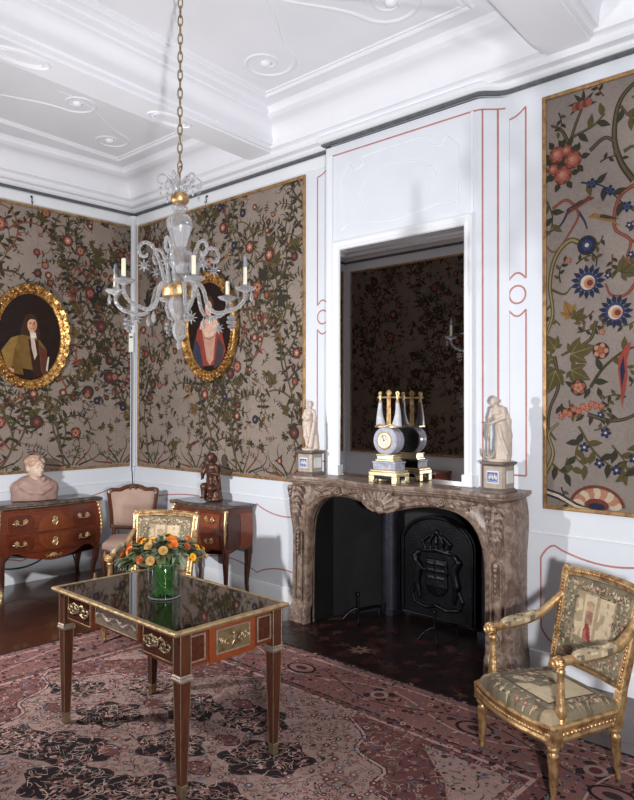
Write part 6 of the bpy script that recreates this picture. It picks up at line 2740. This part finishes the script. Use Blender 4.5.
# ================================================================== writing table
TX, TY = 4.02, -2.368
tb = thing('writing_table', 'mahogany writing table with polished dark top and bronze mounts, on the carpet', 'table', (TX, TY, 0.0128), math.radians(-1.0))
TW, TD, TH = 1.228, .727, .789
LX, LY = .572, .292
m = MB()
m.box(-TW / 2 + .022, TW / 2 - .022, -TD / 2 + .022, TD / 2 - .022, TH - .018, TH)
m.build('polished_top', 'polished_top', tb, bevel=.002)
m = MB()      # gilt moulded rim
rim = [(-TW / 2, -TD / 2), (TW / 2, -TD / 2), (TW / 2, TD / 2), (-TW / 2, TD / 2)]


def frame_rings(prof, w, d):
    out = []
    for sx, sy in ((-1, -1), (1, -1), (1, 1), (-1, 1)):
        out.append([(sx * (w + a), sy * (d + a), z) for a, z in prof])
    out.append(out[0])
    return out


m.loft(frame_rings([(-.026, TH - .018), (-.008, TH - .022), (-.002, TH - .016), (.002, TH - .008), (-.002, TH + .001), (-.012, TH + .002), (-.026, TH + .0015)], TW / 2, TD / 2), caps=False)
m.build('gilt_rim', 'brass', tb, smooth=30)
AZ0, AZ1 = .598, TH - .020
AX, AY = LX + .008, LY + .008
m = MB()
t_ = .018
m.box(-AX, AX, AY - t_, AY, AZ0, AZ1)                       # far side
m.box(-AX, -AX + t_, -AY, AY, AZ0, AZ1).box(AX - t_, AX, -AY, AY, AZ0, AZ1)
m.box(-AX, AX, -AY, -AY + t_, AZ0 + .05, AZ1)
m.box(-AX, AX, -AY, AY, AZ1 - .012, AZ1)
m.build('apron', 'mahogany_wide', tb)


def frieze_relief(mb_, xc, y, zc, w, h, seed, dens=26):
    r = random.Random(seed)
    for k in range(dens):
        f = k / (dens - 1)
        x = xc - w + 2 * w * f
        z = zc + h * .55 * sin(f * PI * 5)
        mb_.ball((x, y, z), (.013, .006, .010), 7, 5, rot=(0, r.random() * 3, 0))
        if k % 3 == 0:
            mb_.tube([(x + px, y, z + pz) for px, pz in spiral(0, 0, .016, .004, r.random() * 6, 7, 12)], .0035, 5)


def swag(mb_, xc, y, zc, s):
    """cluster of scrolls and fruit, the gilt mount of a drawer"""
    for sx in (1, -1):
        mb_.tube([(xc + sx * x * s, y, zc + z * s) for x, z in spline([(.012, .02), (.05, .045), (.085, .02), (.075, -.015), (.045, -.01), (.055, .015)], 5)], .008 * s, 7)
        mb_.tube([(xc + sx * x * s, y, zc + z * s) for x, z in spline([(.03, -.02), (.08, -.035), (.125, -.02), (.14, .01), (.12, .02)], 5)], .007 * s, 7)
        for k in range(6):
            mb_.ball((xc + sx * (.04 + .018 * k) * s, y - .003, zc + (.035 - .012 * k + .014 * (k % 2)) * s), (.013 * s, .007, .011 * s), 7, 5, rot=(0, k, 0))
    for k in range(9):
        a = k * 2 * PI / 9
        mb_.ball((xc + .024 * s * cos(a), y - .006, zc + .012 + .024 * s * sin(a)), .010 * s, 8, 5)
    mb_.ball((xc, y - .010, zc + .012), .016 * s, 10, 7)


# three drawers on the long front
for (xa, xb, za, kind) in ((-LX + .035, -LX + .325, .605, 'g'), (-LX + .345, LX - .345, .645, 's'), (LX - .325, LX - .035, .605, 'g')):
    m = MB()
    m.box(xa, xb, -AY - .006, -AY + .03, za, AZ1 - .006)
    if kind == 'g':
        m.prism([(xa + .02, za - .006), (xb - .02, za - .006), (xb, za + .002), (xa, za + .002)], 0, .02)
        k0 = len(m.v) - 8
        for i in range(k0, len(m.v)):
            x, y, z = m.v[i]
            m.v[i] = (x, -AY - .004 + z, y)
    dr = m.build('drawer', 'mahogany_wide', tb, bevel=.002)
    m = MB()
    iz0, iz1 = za + .016, AZ1 - .022
    m.box(xa + .022, xb - .022, -AY - .009, -AY - .004, iz0, iz1)
    m.build('drawer_panel', 'silver_relief' if kind == 's' else 'dark_veneer', dr)
    m = MB()
    for (a, b, c, d) in ((xa + .016, xb - .016, iz0 - .006, iz0), (xa + .016, xb - .016, iz1, iz1 + .006), (xa + .016, xa + .022, iz0, iz1), (xb - .022, xb - .016, iz0, iz1)):
        m.box(a, b, -AY - .0115, -AY - .004, c, d)
    m.build('panel_fillet', 'dull_brass', dr, bevel=.001)
    m = MB()
    xc, zc = (xa + xb) / 2, (iz0 + iz1) / 2
    if kind == 's':
        frieze_relief(m, xc, -AY - .011, zc, (xb - xa) / 2 - .04, .028, 4, 34)
        m.build('silvered_frieze', 'silver_relief', dr, smooth=60)
    else:
        swag(m, xc, -AY - .014, zc, .80)
        m.build('gilt_mount', 'dull_brass', dr, smooth=60)
# the two short ends: centre panel flanked by framed squares
for sx in (1, -1):
    m = MB()
    m.box(min(sx * AX, sx * (AX + .012)), max(sx * AX, sx * (AX + .012)), -.145, .145, AZ0 - .008, AZ1 - .002)
    ep = m.build('end_panel', 'orange_veneer', tb, bevel=.002)
    m = MB()
    X_ = sx * (AX + .012)
    m.box(min(X_, X_ + sx * .004), max(X_, X_ + sx * .004), -.10, .10, AZ0 + .035, AZ1 - .030)
    pq = m.build('bronze_plaque', 'old_brass', ep)
    m = MB()
    for (a, b, c, d) in ((-.108, .108, AZ0 + .027, AZ0 + .035), (-.108, .108, AZ1 - .030, AZ1 - .022), (-.108, -.10, AZ0 + .035, AZ1 - .030), (.10, .108, AZ0 + .035, AZ1 - .030)):
        m.box(min(X_, X_ + sx * .007), max(X_, X_ + sx * .007), a, b, c, d)
    m.build('plaque_fillet', 'silver_relief', ep, bevel=.001)
    m = MB()
    # child among vines, in relief
    zc = (AZ0 + AZ1) / 2
    m.ball((X_ + sx * .006, 0, zc + .028), .010, 8, 6).ball((X_ + sx * .006, .004, zc + .004), (.008, .014, .018), 8, 6)
    for dy, dz in ((-.014, -.030), (.018, -.028), (.028, .018), (-.024, .014)):
        m.tube([(X_ + sx * .006, .004, zc + (.010 if dz > 0 else -.006)), (X_ + sx * .007, dy, zc + dz)], [.007, .004], 7)
    for s2 in (1, -1):
        for k in range(3):
            m.tube([(X_ + sx * .005, s2 * (.045 + .02 * k) + py, zc + .01 * (k - 1) + pz) for py, pz in spiral(0, 0, .020, .004, k * 2, k * 2 + 8, 14)], .0035, 6)
    m.build('relief', 'dull_brass', pq, smooth=60)
    for s2 in (1, -1):
        m = MB()
        a0, b0 = s2 * .165, s2 * .262
        lo, hi = min(a0, b0), max(a0, b0)
        X0 = sx * AX
        m.box(min(X0, X0 + sx * .003), max(X0, X0 + sx * .003), lo, hi, AZ0 + .02, AZ1 - .02)
        sp_ = m.build('dark_square', 'dark_veneer', tb)
        m = MB()
        for (a, b, c, d) in ((lo, hi, AZ0 + .02, AZ0 + .028), (lo, hi, AZ1 - .028, AZ1 - .02), (lo, lo + .008, AZ0 + .028, AZ1 - .028), (hi - .008, hi, AZ0 + .028, AZ1 - .028)):
            m.box(min(X0, X0 + sx * .008), max(X0, X0 + sx * .008), a, b, c, d)
        m.build('square_fillet', 'silver_relief', sp_, bevel=.001)
# legs with gilt collar, edge fillets and sabots
for sx in (1, -1):
    for sy in (1, -1):
        m = MB()

        def sq(r, z):
            return [(sx * LX - r, sy * LY - r, z), (sx * LX + r, sy * LY - r, z), (sx * LX + r, sy * LY + r, z), (sx * LX - r, sy * LY + r, z)]
        m.loft([sq(.016, 0), sq(.016, .05), sq(.029, .555), sq(.029, AZ1)])
        lg = m.build('leg', 'mahogany', tb, smooth=20, bevel=.002)
        m = MB()
        m.loft([sq(.030, .542), sq(.037, .548), sq(.039, .558), sq(.034, .566), sq(.036, .572), sq(.031, .578)])
        m.build('gilt_collar', 'silver_relief', lg, smooth=20)
        m = MB()
        m.loft([sq(.015, 0), sq(.020, .004), sq(.018, .02), sq(.0185, .05), sq(.021, .055), sq(.0185, .060)])
        m.build('sabot', 'dull_brass', lg, smooth=20)
        m = MB()
        for ax, ay in ((1, 1), (1, -1), (-1, 1), (-1, -1)):
            m.tube([(sx * LX + ax * (.0165 + .001), sy * LY + ay * .0175, .060), (sx * LX + ax * .0292, sy * LY + ay * .0292, .542)], .0022, 6)
            m.tube([(sx * LX + ax * .0295, sy * LY + ay * .0295, .58), (sx * LX + ax * .0295, sy * LY + ay * .0295, AZ1)], .003, 6)
        m.build('brass_stringing', 'dull_brass', lg, smooth=60)

# ==================================================== glass vase and the bouquet
VX, VY, VZ = 4.052, -2.397, .0128 + TH + .001
vs_ = thing('glass_vase', 'clear cylindrical glass vase of water on the writing table', 'vase', (VX, VY, VZ))
m = MB()
m.lathe([(.0, 0), (.086, 0), (.090, .004), (.090, .186), (.0885, .189), (.086, .186), (.084, .012), (.0, .010)], 48, caps=False)
m.build('glass_wall', 'vase_glass', vs_, smooth=40)
m = MB()
m.tube([(.088 * cos(2 * PI * k / 48), .088 * sin(2 * PI * k / 48), .188) for k in range(48)], .0026, 8, closed=True)
m.build('rim', 'crystal', vs_, smooth=60)
m = MB()
m.tube([(.084 * cos(2 * PI * k / 48), .084 * sin(2 * PI * k / 48), .006) for k in range(48)], .0045, 8, closed=True)
m.build('thick_foot', 'crystal', vs_, smooth=60)
m = MB()
m.lathe([(.0, .0105), (.0836, .0125), (.0836, .140), (.0, .140)], 40, caps=False)
m.build('water', 'vase_water', vs_, smooth=40)
bq = thing('flower_bouquet', 'bouquet of orange and yellow flowers with grey-green leaves in the glass vase', 'flowers', (VX, VY, VZ + .006))
rr = random.Random(17)
m = MB()
for k in range(85):
    a = rr.random() * 6.28
    r = .07 * math.sqrt(rr.random())
    b = a + PI + rr.uniform(-.8, .8)
    m.tube([(r * cos(a), r * sin(a), .012), (.052 * cos(b + .9), .052 * sin(b + .9), .09), (.068 * cos(b), .068 * sin(b), .185), (.12 * cos(b), .12 * sin(b), .25)], rr.uniform(.0025, .0045), 6)
m.build('stems', 'stem_green', bq, smooth=60)


def leaf_blade(m, p, d, L, W, droop=.3):
    d = Vector(d).normalized()
    s = d.cross(Vector((0, 0, 1)))
    if s.length < .05:
        s = Vector((1, 0, 0))
    s.normalize()
    u = s.cross(d)
    vs, fs = [], []
    n = 6
    for i in range(n + 1):
        t = i / n
        w = W * sin(PI * min(1, t * .93 + .05)) ** .8
        c = Vector(p) + d * (L * t) + u * (L * (.15 * sin(PI * t) - droop * t * t))
        vs += [tuple(c - s * w + u * w * .35), tuple(c), tuple(c + s * w + u * w * .35)]
    for i in range(n):
        a = i * 3
        fs += [(a, a + 1, a + 4, a + 3), (a + 1, a + 2, a + 5, a + 4)]
    m.add(vs, fs)


def dome(f, a, e):
    """point on the bouquet dome"""
    return Vector((.225 * f * cos(a), .225 * f * sin(a), .185 + .125 * math.sqrt(max(0, 1 - f * f)) * e))


for k in range(52):
    a = k * 2.399
    f = math.sqrt((k + .6) / 44)
    if k >= 44:          # long sprays hanging out to the left
        a, f = 3.55 + .16 * (k - 44), 1.08
    p = dome(f * .92, a, .8)
    m = MB()
    d0 = Vector((cos(a) * (.25 + f), sin(a) * (.25 + f), .75 - .75 * f)).normalized()
    for j in range(9):
        dd = (d0 + Vector((rr.uniform(-.8, .8), rr.uniform(-.8, .8), rr.uniform(-.5, .6)))).normalized()
        leaf_blade(m, p - d0 * .05, dd, rr.uniform(.06, .10), rr.uniform(.010, .020), rr.uniform(0, .4))
    m.tube([tuple(Vector((0, 0, .16)) + Vector((p.x * .35, p.y * .35, 0))), tuple(p - d0 * .05)], .003, 5)
    m.build('leaf_sprig', ('leaf_green', 'leaf_grey', 'leaf_dark')[k % 3], bq, smooth=60)
heads = [('petal_orange', -.85, .35), ('petal_yellow', .15, .18), ('petal_orange', .55, .62), ('petal_rust', 2.6, .72), ('petal_orange', 2.9, .95), ('petal_orange', 3.3, .80), ('petal_yellow', .20, .92), ('petal_yellow', -.15, .82), ('petal_tan', -2.0, .62),
         ('petal_orange', -2.6, .85), ('petal_yellow', 3.6, .5), ('petal_tan', -1.4, .75), ('petal_rust', .9, .98), ('petal_tan', -1.7, .95), ('petal_yellow', 1.6, .5), ('petal_orange', 1.9, .85), ('petal_rust', -.5, .70), ('petal_yellow', -2.3, .35), ('petal_orange', 3.0, .6), ('petal_orange', -3.0, .98), ('petal_yellow', -.6, .95), ('petal_yellow', .4, 1.0), ('petal_orange', -1.0, .55), ('petal_rust', -2.0, .95)]
view = math.atan2(0.68, 0.733)    # rotate the arrangement so the list reads left to right from the front
for mat, a, f in heads:
    a2 = a + .75
    p = dome(f, a2, 1.0) + Vector((0, 0, .012))
    nrm = Vector((cos(a2) * f, sin(a2) * f, .9 - .55 * f)).normalized()
    q = nrm.to_track_quat('Z', 'Y').to_matrix().to_4x4()
    m = MB()
    R0 = .031 if mat == 'petal_orange' else .022 if mat != 'petal_tan' else .026
    m.X = Matrix.Translation(p) @ q
    for layer, (n_, rad, tilt) in enumerate(((13, 1.0, .15), (11, .8, .45), (8, .55, .8))):
        for k in range(n_):
            t = 2 * PI * (k + layer * .5) / n_
            dx, dy = cos(t), sin(t)
            L = R0 * rad
            w = L * .30
            v = []
            for s_, ww in ((.15, .4), (.6, 1.0), (.92, .75), (1.0, .2)):
                zz = L * s_ * sin(tilt) + .002 * layer
                rr_ = L * s_ * cos(tilt)
                v += [(dx * rr_ - dy * w * ww, dy * rr_ + dx * w * ww, zz), (dx * rr_ + dy * w * ww, dy * rr_ - dx * w * ww, zz)]
            m.add(v, [(2 * i, 2 * i + 1, 2 * i + 3, 2 * i + 2) for i in range(3)])
    m.X = Matrix.Identity(4)
    hd = m.build('flower_head', mat, bq, smooth=60)
    m = MB()
    c = p + nrm * .006
    m.ball(tuple(c), R0 * .22, 10, 6)
    m.tube([tuple(p), tuple(p * .55 + Vector((0, 0, .075)))], .003, 5)
    m.build('flower_eye', 'flower_eye', hd)

# ======================================================================= chandelier
HX, HY = 3.735, -2.07
cd = thing('chandelier', 'clear glass six-armed chandelier with electric candles hanging on a brass chain', 'chandelier', (HX, HY, 0))
m = MB()
z = 3.335
i = 0
while z < 4.48:
    pts = []
    for k in range(16):
        a = 2 * PI * k / 16
        u, w = .0135 * cos(a), .031 * sin(a) + .006 * (1 if sin(a) > 0 else -1) * abs(sin(a))
        if i % 2 == 0:
            pts.append((u * .73, u * .68, z + w))
        else:
            pts.append((-u * .68, u * .73, z + w))
    m.tube(pts, .0042, 7, closed=True)
    z += .0565
    i += 1
m.tube([(0, 0, 4.46), (0, 0, 4.50)], .012, 8)
m.build('chain', 'old_brass', cd, smooth=60)
m = MB()
m.tube([(.0, 0, 3.18), (0, 0, 3.30)], .006, 8)
m.tube([(.016 * cos(a), .016 * sin(a) * .4, 3.315 + .022 * sin(a)) for a in [2 * PI * k / 16 for k in range(16)]], .005, 7, closed=True)
m.build('suspension_hook', 'old_brass', cd, smooth=60)
m = MB()
m.lathe([(.02, 3.098), (.045, 3.104), (.056, 3.118), (.056, 3.150), (.05, 3.162), (.03, 3.17), (.012, 3.176)], 28)
cap = m.build('gilt_cap', 'gilt', cd, smooth=50)
m = MB()
m.lathe([(.0, 2.62), (.04, 2.625), (.044, 2.645), (.032, 2.66), (.036, 2.68), (.058, 2.72), (.066, 2.75), (.058, 2.79), (.04, 2.82), (.036, 2.835), (.044, 2.85), (.056, 2.90), (.074, 2.955), (.080, 2.985), (.072, 3.01), (.05, 3.03), (.036, 3.045), (.034, 3.06), (.046, 3.07), (.050, 3.08), (.034, 3.09), (.028, 3.1), (.0, 3.102)], 48, 12, .035, caps=False)
m.build('glass_stem', 'crystal', cd, smooth=50)
m = MB()
m.lathe([(.06, 2.520), (.098, 2.524), (.104, 2.532), (.104, 2.585), (.098, 2.592), (.06, 2.596)], 36)
m.lathe([(.07, 2.596), (.05, 2.61), (.03, 2.622)], 30)
m.build('gilt_hub', 'gilt', cd, smooth=40)
m = MB()
m.lathe([(0, 2.20), (.012, 2.205), (.018, 2.23), (.012, 2.25), (.03, 2.27), (.045, 2.31), (.04, 2.35), (.026, 2.375), (.05, 2.41), (.07, 2.46), (.066, 2.50), (.05, 2.522)], 40, 10, .04, caps=False)
m.build('glass_bowl', 'crystal', cd, smooth=50)


def star(m, c, r, n=8):
    for k in range(n):
        a = 2 * PI * k / n
        m.ball((c[0] + r * .55 * cos(a) * .73, c[1] + r * .55 * cos(a) * .68, c[2] + r * .55 * sin(a)), (r * .46, r * .46, r * .14), 8, 5, rot=(0, 0, 0)) if False else m.tube([c, (c[0] + r * cos(a) * .73, c[1] + r * cos(a) * .68, c[2] + r * sin(a))], [r * .22, r * .05], 6)
    m.ball(c, r * .30, 10, 6)


def drop(m, c, L, r):
    m.at(c)
    m.lathe([(0, -L), (r * .6, -L * .86), (r, -L * .62), (r * .75, -L * .35), (r * .3, -L * .14), (.0015, 0)], 12, caps=False)
    m.at()


def cone_drop(m, c, L, r):
    """pine-cone pendant of three leafy tiers"""
    for j, (f, rr_) in enumerate(((.15, .8), (.45, 1.0), (.75, .6))):
        for k in range(8):
            a = 2 * PI * k / 8 + j * .4
            m.ball((c[0] + r * rr_ * .6 * cos(a), c[1] + r * rr_ * .6 * sin(a), c[2] - L * f), (r * .45, r * .45, L * .12), 7, 5)
    m.ball((c[0], c[1], c[2] - L * .95), (r * .3, r * .3, L * .1), 8, 5)
    m.tube([c, (c[0], c[1], c[2] - L)], .0025, 5)


VA = math.atan2(-.68, .733) * 0     # arm angles measured against the camera's right axis
base_ang = math.atan2(0.68, 0.733)  # world angle of the image's right direction
for k in range(6):
    th = math.radians(22 + 60 * k)      # 0 = towards the viewer, 90 = right
    ang = base_ang - PI / 2 + th
    ca, sa = cos(ang), sin(ang)

    def P3(r, z):
        return (r * ca, r * sa, z)
    path = spline([P3(.09, 2.57), P3(.125, 2.60), P3(.155, 2.56), P3(.18, 2.47), P3(.23, 2.425), P3(.30, 2.43), P3(.37, 2.455), P3(.41, 2.50), P3(.415, 2.545)], 6)
    m = MB()
    m.tube(path, [.0125 - .002 * i / (len(path) - 1) for i in range(len(path))], 12, flute=6, amp=.14, twist=.35)
    arm = m.build('arm', 'crystal', cd, smooth=60)
    m = MB()
    m.at(P3(.415, 2.54))
    m.lathe([(0, 0), (.012, .0), (.018, .008), (.045, .016), (.062, .030), (.064, .036), (.058, .034), (.036, .024), (.018, .022), (.020, .05), (.017, .052), (.0, .03)], 30, 15, .03, caps=False)
    m.build('drip_pan', 'crystal', arm, smooth=50)
    m = MB()
    m.at(P3(.415, 2.565))
    hh = (.135, .135, .115, .13, .11, .13)[k]
    m.lathe([(.0125, 0), (.0125, hh - .004), (.010, hh), (.004, hh + .002)], 18)
    cnd = m.build('candle', 'wax', arm, smooth=40)
    if k in (1, 4, 3):
        m = MB()
        m.at(P3(.415, 2.565 + hh))
        m.lathe([(0, 0), (.009, .002), (.012, .018), (.013, .032), (.009, .052), (.003, .068), (0, .074)], 16, caps=False)
        m.build('bulb', 'bulb_glass', cnd, smooth=60)
    m = MB()
    q = P3(.33, 2.425)
    if k in (0, 2, 5):
        m.tube([q, (q[0], q[1], q[2] - .03)], .0015, 5)
        star(m, (q[0], q[1], q[2] - .065), .040, 9)
    else:
        m.tube([q, (q[0], q[1], q[2] - .02)], .0015, 5)
        cone_drop(m, (q[0], q[1], q[2] - .02), .09, .032)
    m.build('pendant', 'crystal', arm, smooth=60)
    m = MB()
    q = P3(.455, 2.555)
    m.tube([P3(.45, 2.565), q], .0015, 5)
    drop(m, (q[0], q[1], q[2]), .07, .013)
    m.build('drop', 'crystal', arm, smooth=60)
    m = MB()
    q = P3(.20, 2.42)
    drop(m, q, .075, .014)
    m.build('drop', 'crystal', arm, smooth=60)
    # tall scrolls between the arms
    th2 = math.radians(52 + 60 * k)
    a2 = base_ang - PI / 2 + th2
    c2_, s2_ = cos(a2), sin(a2)

    def Q3(r, z):
        return (r * c2_, r * s2_, z)
    path = spline([Q3(.085, 2.585), Q3(.10, 2.66), Q3(.13, 2.76), Q3(.17, 2.83), Q3(.215, 2.845), Q3(.245, 2.81), Q3(.235, 2.765), Q3(.205, 2.76), Q3(.195, 2.78)], 6)
    m = MB()
    m.tube(path, [.0115 - .003 * i / (len(path) - 1) for i in range(len(path))], 12, flute=6, amp=.14, twist=.35)
    sc = m.build('scroll', 'crystal', cd, smooth=60)
    m = MB()
    q = Q3(.215, 2.755)
    star(m, (q[0], q[1], q[2] - .05), .040, 8)
    m.build('glass_flower', 'crystal', sc, smooth=60)
    # crown scrolls above the gilt cap
    path = spline([Q3(.03, 3.165), Q3(.05, 3.20), Q3(.075, 3.25), Q3(.105, 3.27), Q3(.13, 3.255), Q3(.135, 3.225), Q3(.115, 3.21), Q3(.105, 3.22)], 6)
    m = MB()
    m.tube(path, [.0075 - .002 * i / (len(path) - 1) for i in range(len(path))], 10, flute=5, amp=.12, twist=.3)
    cs = m.build('crown_scroll', 'crystal', cd, smooth=60)
    m = MB()
    q = Q3(.118, 3.205)
    star(m, (q[0], q[1], q[2] - .018), .018, 6)
    drop(m, (q[0], q[1], q[2] - .035), .045, .009)
    m.build('drop', 'crystal', cs, smooth=60)
m = MB()
for k in range(8):
    a = 2 * PI * k / 8
    leaf_blade(m, (.015 * cos(a), .015 * sin(a), 3.165), (cos(a) * .35, sin(a) * .35, 1), .12, .014, .3)
m.build('crown_leaves', 'crystal', cd, smooth=60)

# ==================================================================== small fittings
sb = thing('alarm_sensor', 'small white alarm box on the white strip in the room corner', 'sensor', (.045, -.062, 2.60), math.radians(45))
m = MB()
m.box(-.03, .03, -.032, .004, -.115, .115)
m.build('casing', 'white_plastic', sb, bevel=.006)
m = MB()
m.box(-.018, .018, -.035, -.031, .055, .075)
m.build('lens', 'black_rubber', sb)
m = MB()
m.tube(spline([(.075, -.085, 2.49), (.08, -.08, 2.40), (.078, -.078, 2.0), (.078, -.078, 1.5), (.076, -.076, 1.16), (.045, -.045, 1.0), (.04, -.04, .6), (.04, -.04, .16), (.05, -.05, .004)], 8), .006, 7)
tag(m.build('cable', 'black_rubber', smooth=60), 'thin dark cable running down the room corner from the white alarm box', 'cable')
m = MB()
m.tube(spline([(.03, -1.78, .29), (.035, -1.62, .20), (.04, -1.42, .165), (.04, -1.22, .19), (.035, -1.0, .30), (.03, -.86, .36), (.03, -.78, .20), (.03, -.74, .02)], 8), .008, 7)
tag(m.build('cable', 'black_rubber', smooth=60), 'black power cable sagging under the left commode', 'cable')

# chest that only shows as a reflection in the mirror
cb = thing('chest_of_drawers', 'brown wooden chest with brass edge seen only in the mirror', 'chest', (1.42, YF + .23, 0), PI)
m = MB()
m.box(-.55, .55, -.19, .20, .06, .92)
m.build('carcass', 'mahogany_wide', cb, bevel=.006)
m = MB()
m.box(-.57, .57, -.215, .205, .92, .955)
m.build('top', 'walnut', cb, bevel=.008)
m = MB()
m.box(-.575, .575, -.22, -.212, .925, .95)
m.build('brass_edge', 'brass', cb, bevel=.002)
for k in range(3):
    m = MB()
    z0 = .10 + .27 * k
    m.box(-.52, .52, -.202, -.188, z0, z0 + .25)
    dr = m.build('drawer', 'mahogany_wide', cb, bevel=.004)
    for sx in (1, -1):
        m = MB()
        m.tube([(sx * .3 + .05 * cos(a), -.21 - .012 * sin(a), z0 + .125 - .02 * sin(a)) for a in [PI * i / 10 for i in range(11)]], .005, 7)
        m.build('handle', 'brass', dr)
for sx in (1, -1):
    for sy in (-.15, .16):
        m = MB()
        m.box(sx * .5 - .04, sx * .5 + .04, sy - .035, sy + .035, 0, .062)
        m.build('foot', 'mahogany', cb, bevel=.004)

# ============================================================ light, camera, exposure
def lamp(name, loc, target, power, size, col=(1, 1, 1), shape='DISK', spread=180):
    L = bpy.data.lights.new(name, 'AREA')
    L.shape = shape
    L.size = size
    L.energy = power
    L.color = col
    L.spread = math.radians(spread)
    o = bpy.data.objects.new(name, L)
    COL.objects.link(o)
    o.location = loc
    o.rotation_euler = (Vector(target) - Vector(loc)).to_track_quat('-Z', 'Y').to_euler()
    return o


# the photographer's two lamps: one to the right of the camera, one on the left by the opposite wall
lamp('photo_lamp', (7.6, -4.3, 1.65), (4.0, -0.5, 4.2), 205, .20, (.985, .985, 1.0))
lamp('photo_lamp', (2.56, -3.7, 1.9), (1.9, -.2, 1.5), 112, .14, (.99, .985, 1.0))
W_ = bpy.data.worlds.new('world')
W_.use_nodes = True
W_.node_tree.nodes['Background'].inputs[0].default_value = (.8, .85, 1, 1)
W_.node_tree.nodes['Background'].inputs[1].default_value = 0.3
SC.world = W_

cam = bpy.data.cameras.new('camera')
co = bpy.data.objects.new('camera', cam)
COL.objects.link(co)
yaw, pitch, roll = .7478, .0093, .0013
Fw = Vector((-sin(yaw) * cos(pitch), cos(yaw) * cos(pitch), sin(pitch)))
Rt = Vector((cos(yaw), sin(yaw), 0))
Up = Rt.cross(Fw)
R2 = Rt * cos(roll) + Up * sin(roll)
U2 = Up * cos(roll) - Rt * sin(roll)
mw = Matrix((R2, U2, -Fw)).transposed().to_4x4()
mw.translation = Vector((7.319, -4.684, 1.85))
co.matrix_world = mw
cam.sensor_fit = 'HORIZONTAL'
cam.sensor_width = 36.0
cam.lens = 706.0 / 634.0 * 36.0
cam.clip_start = 0.02
cam.clip_end = 60
SC.camera = co
SC.view_settings.view_transform = 'Standard'
SC.view_settings.look = 'None'
SC.view_settings.gamma = 1.0
SC.view_settings.use_curve_mapping = False
SC.view_settings.exposure = 0.0
SC.cycles.max_bounces = 14
SC.cycles.transmission_bounces = 12
SC.cycles.transparent_max_bounces = 12
SC.cycles.glossy_bounces = 6
SC.cycles.caustics_reflective = False
SC.cycles.caustics_refractive = False
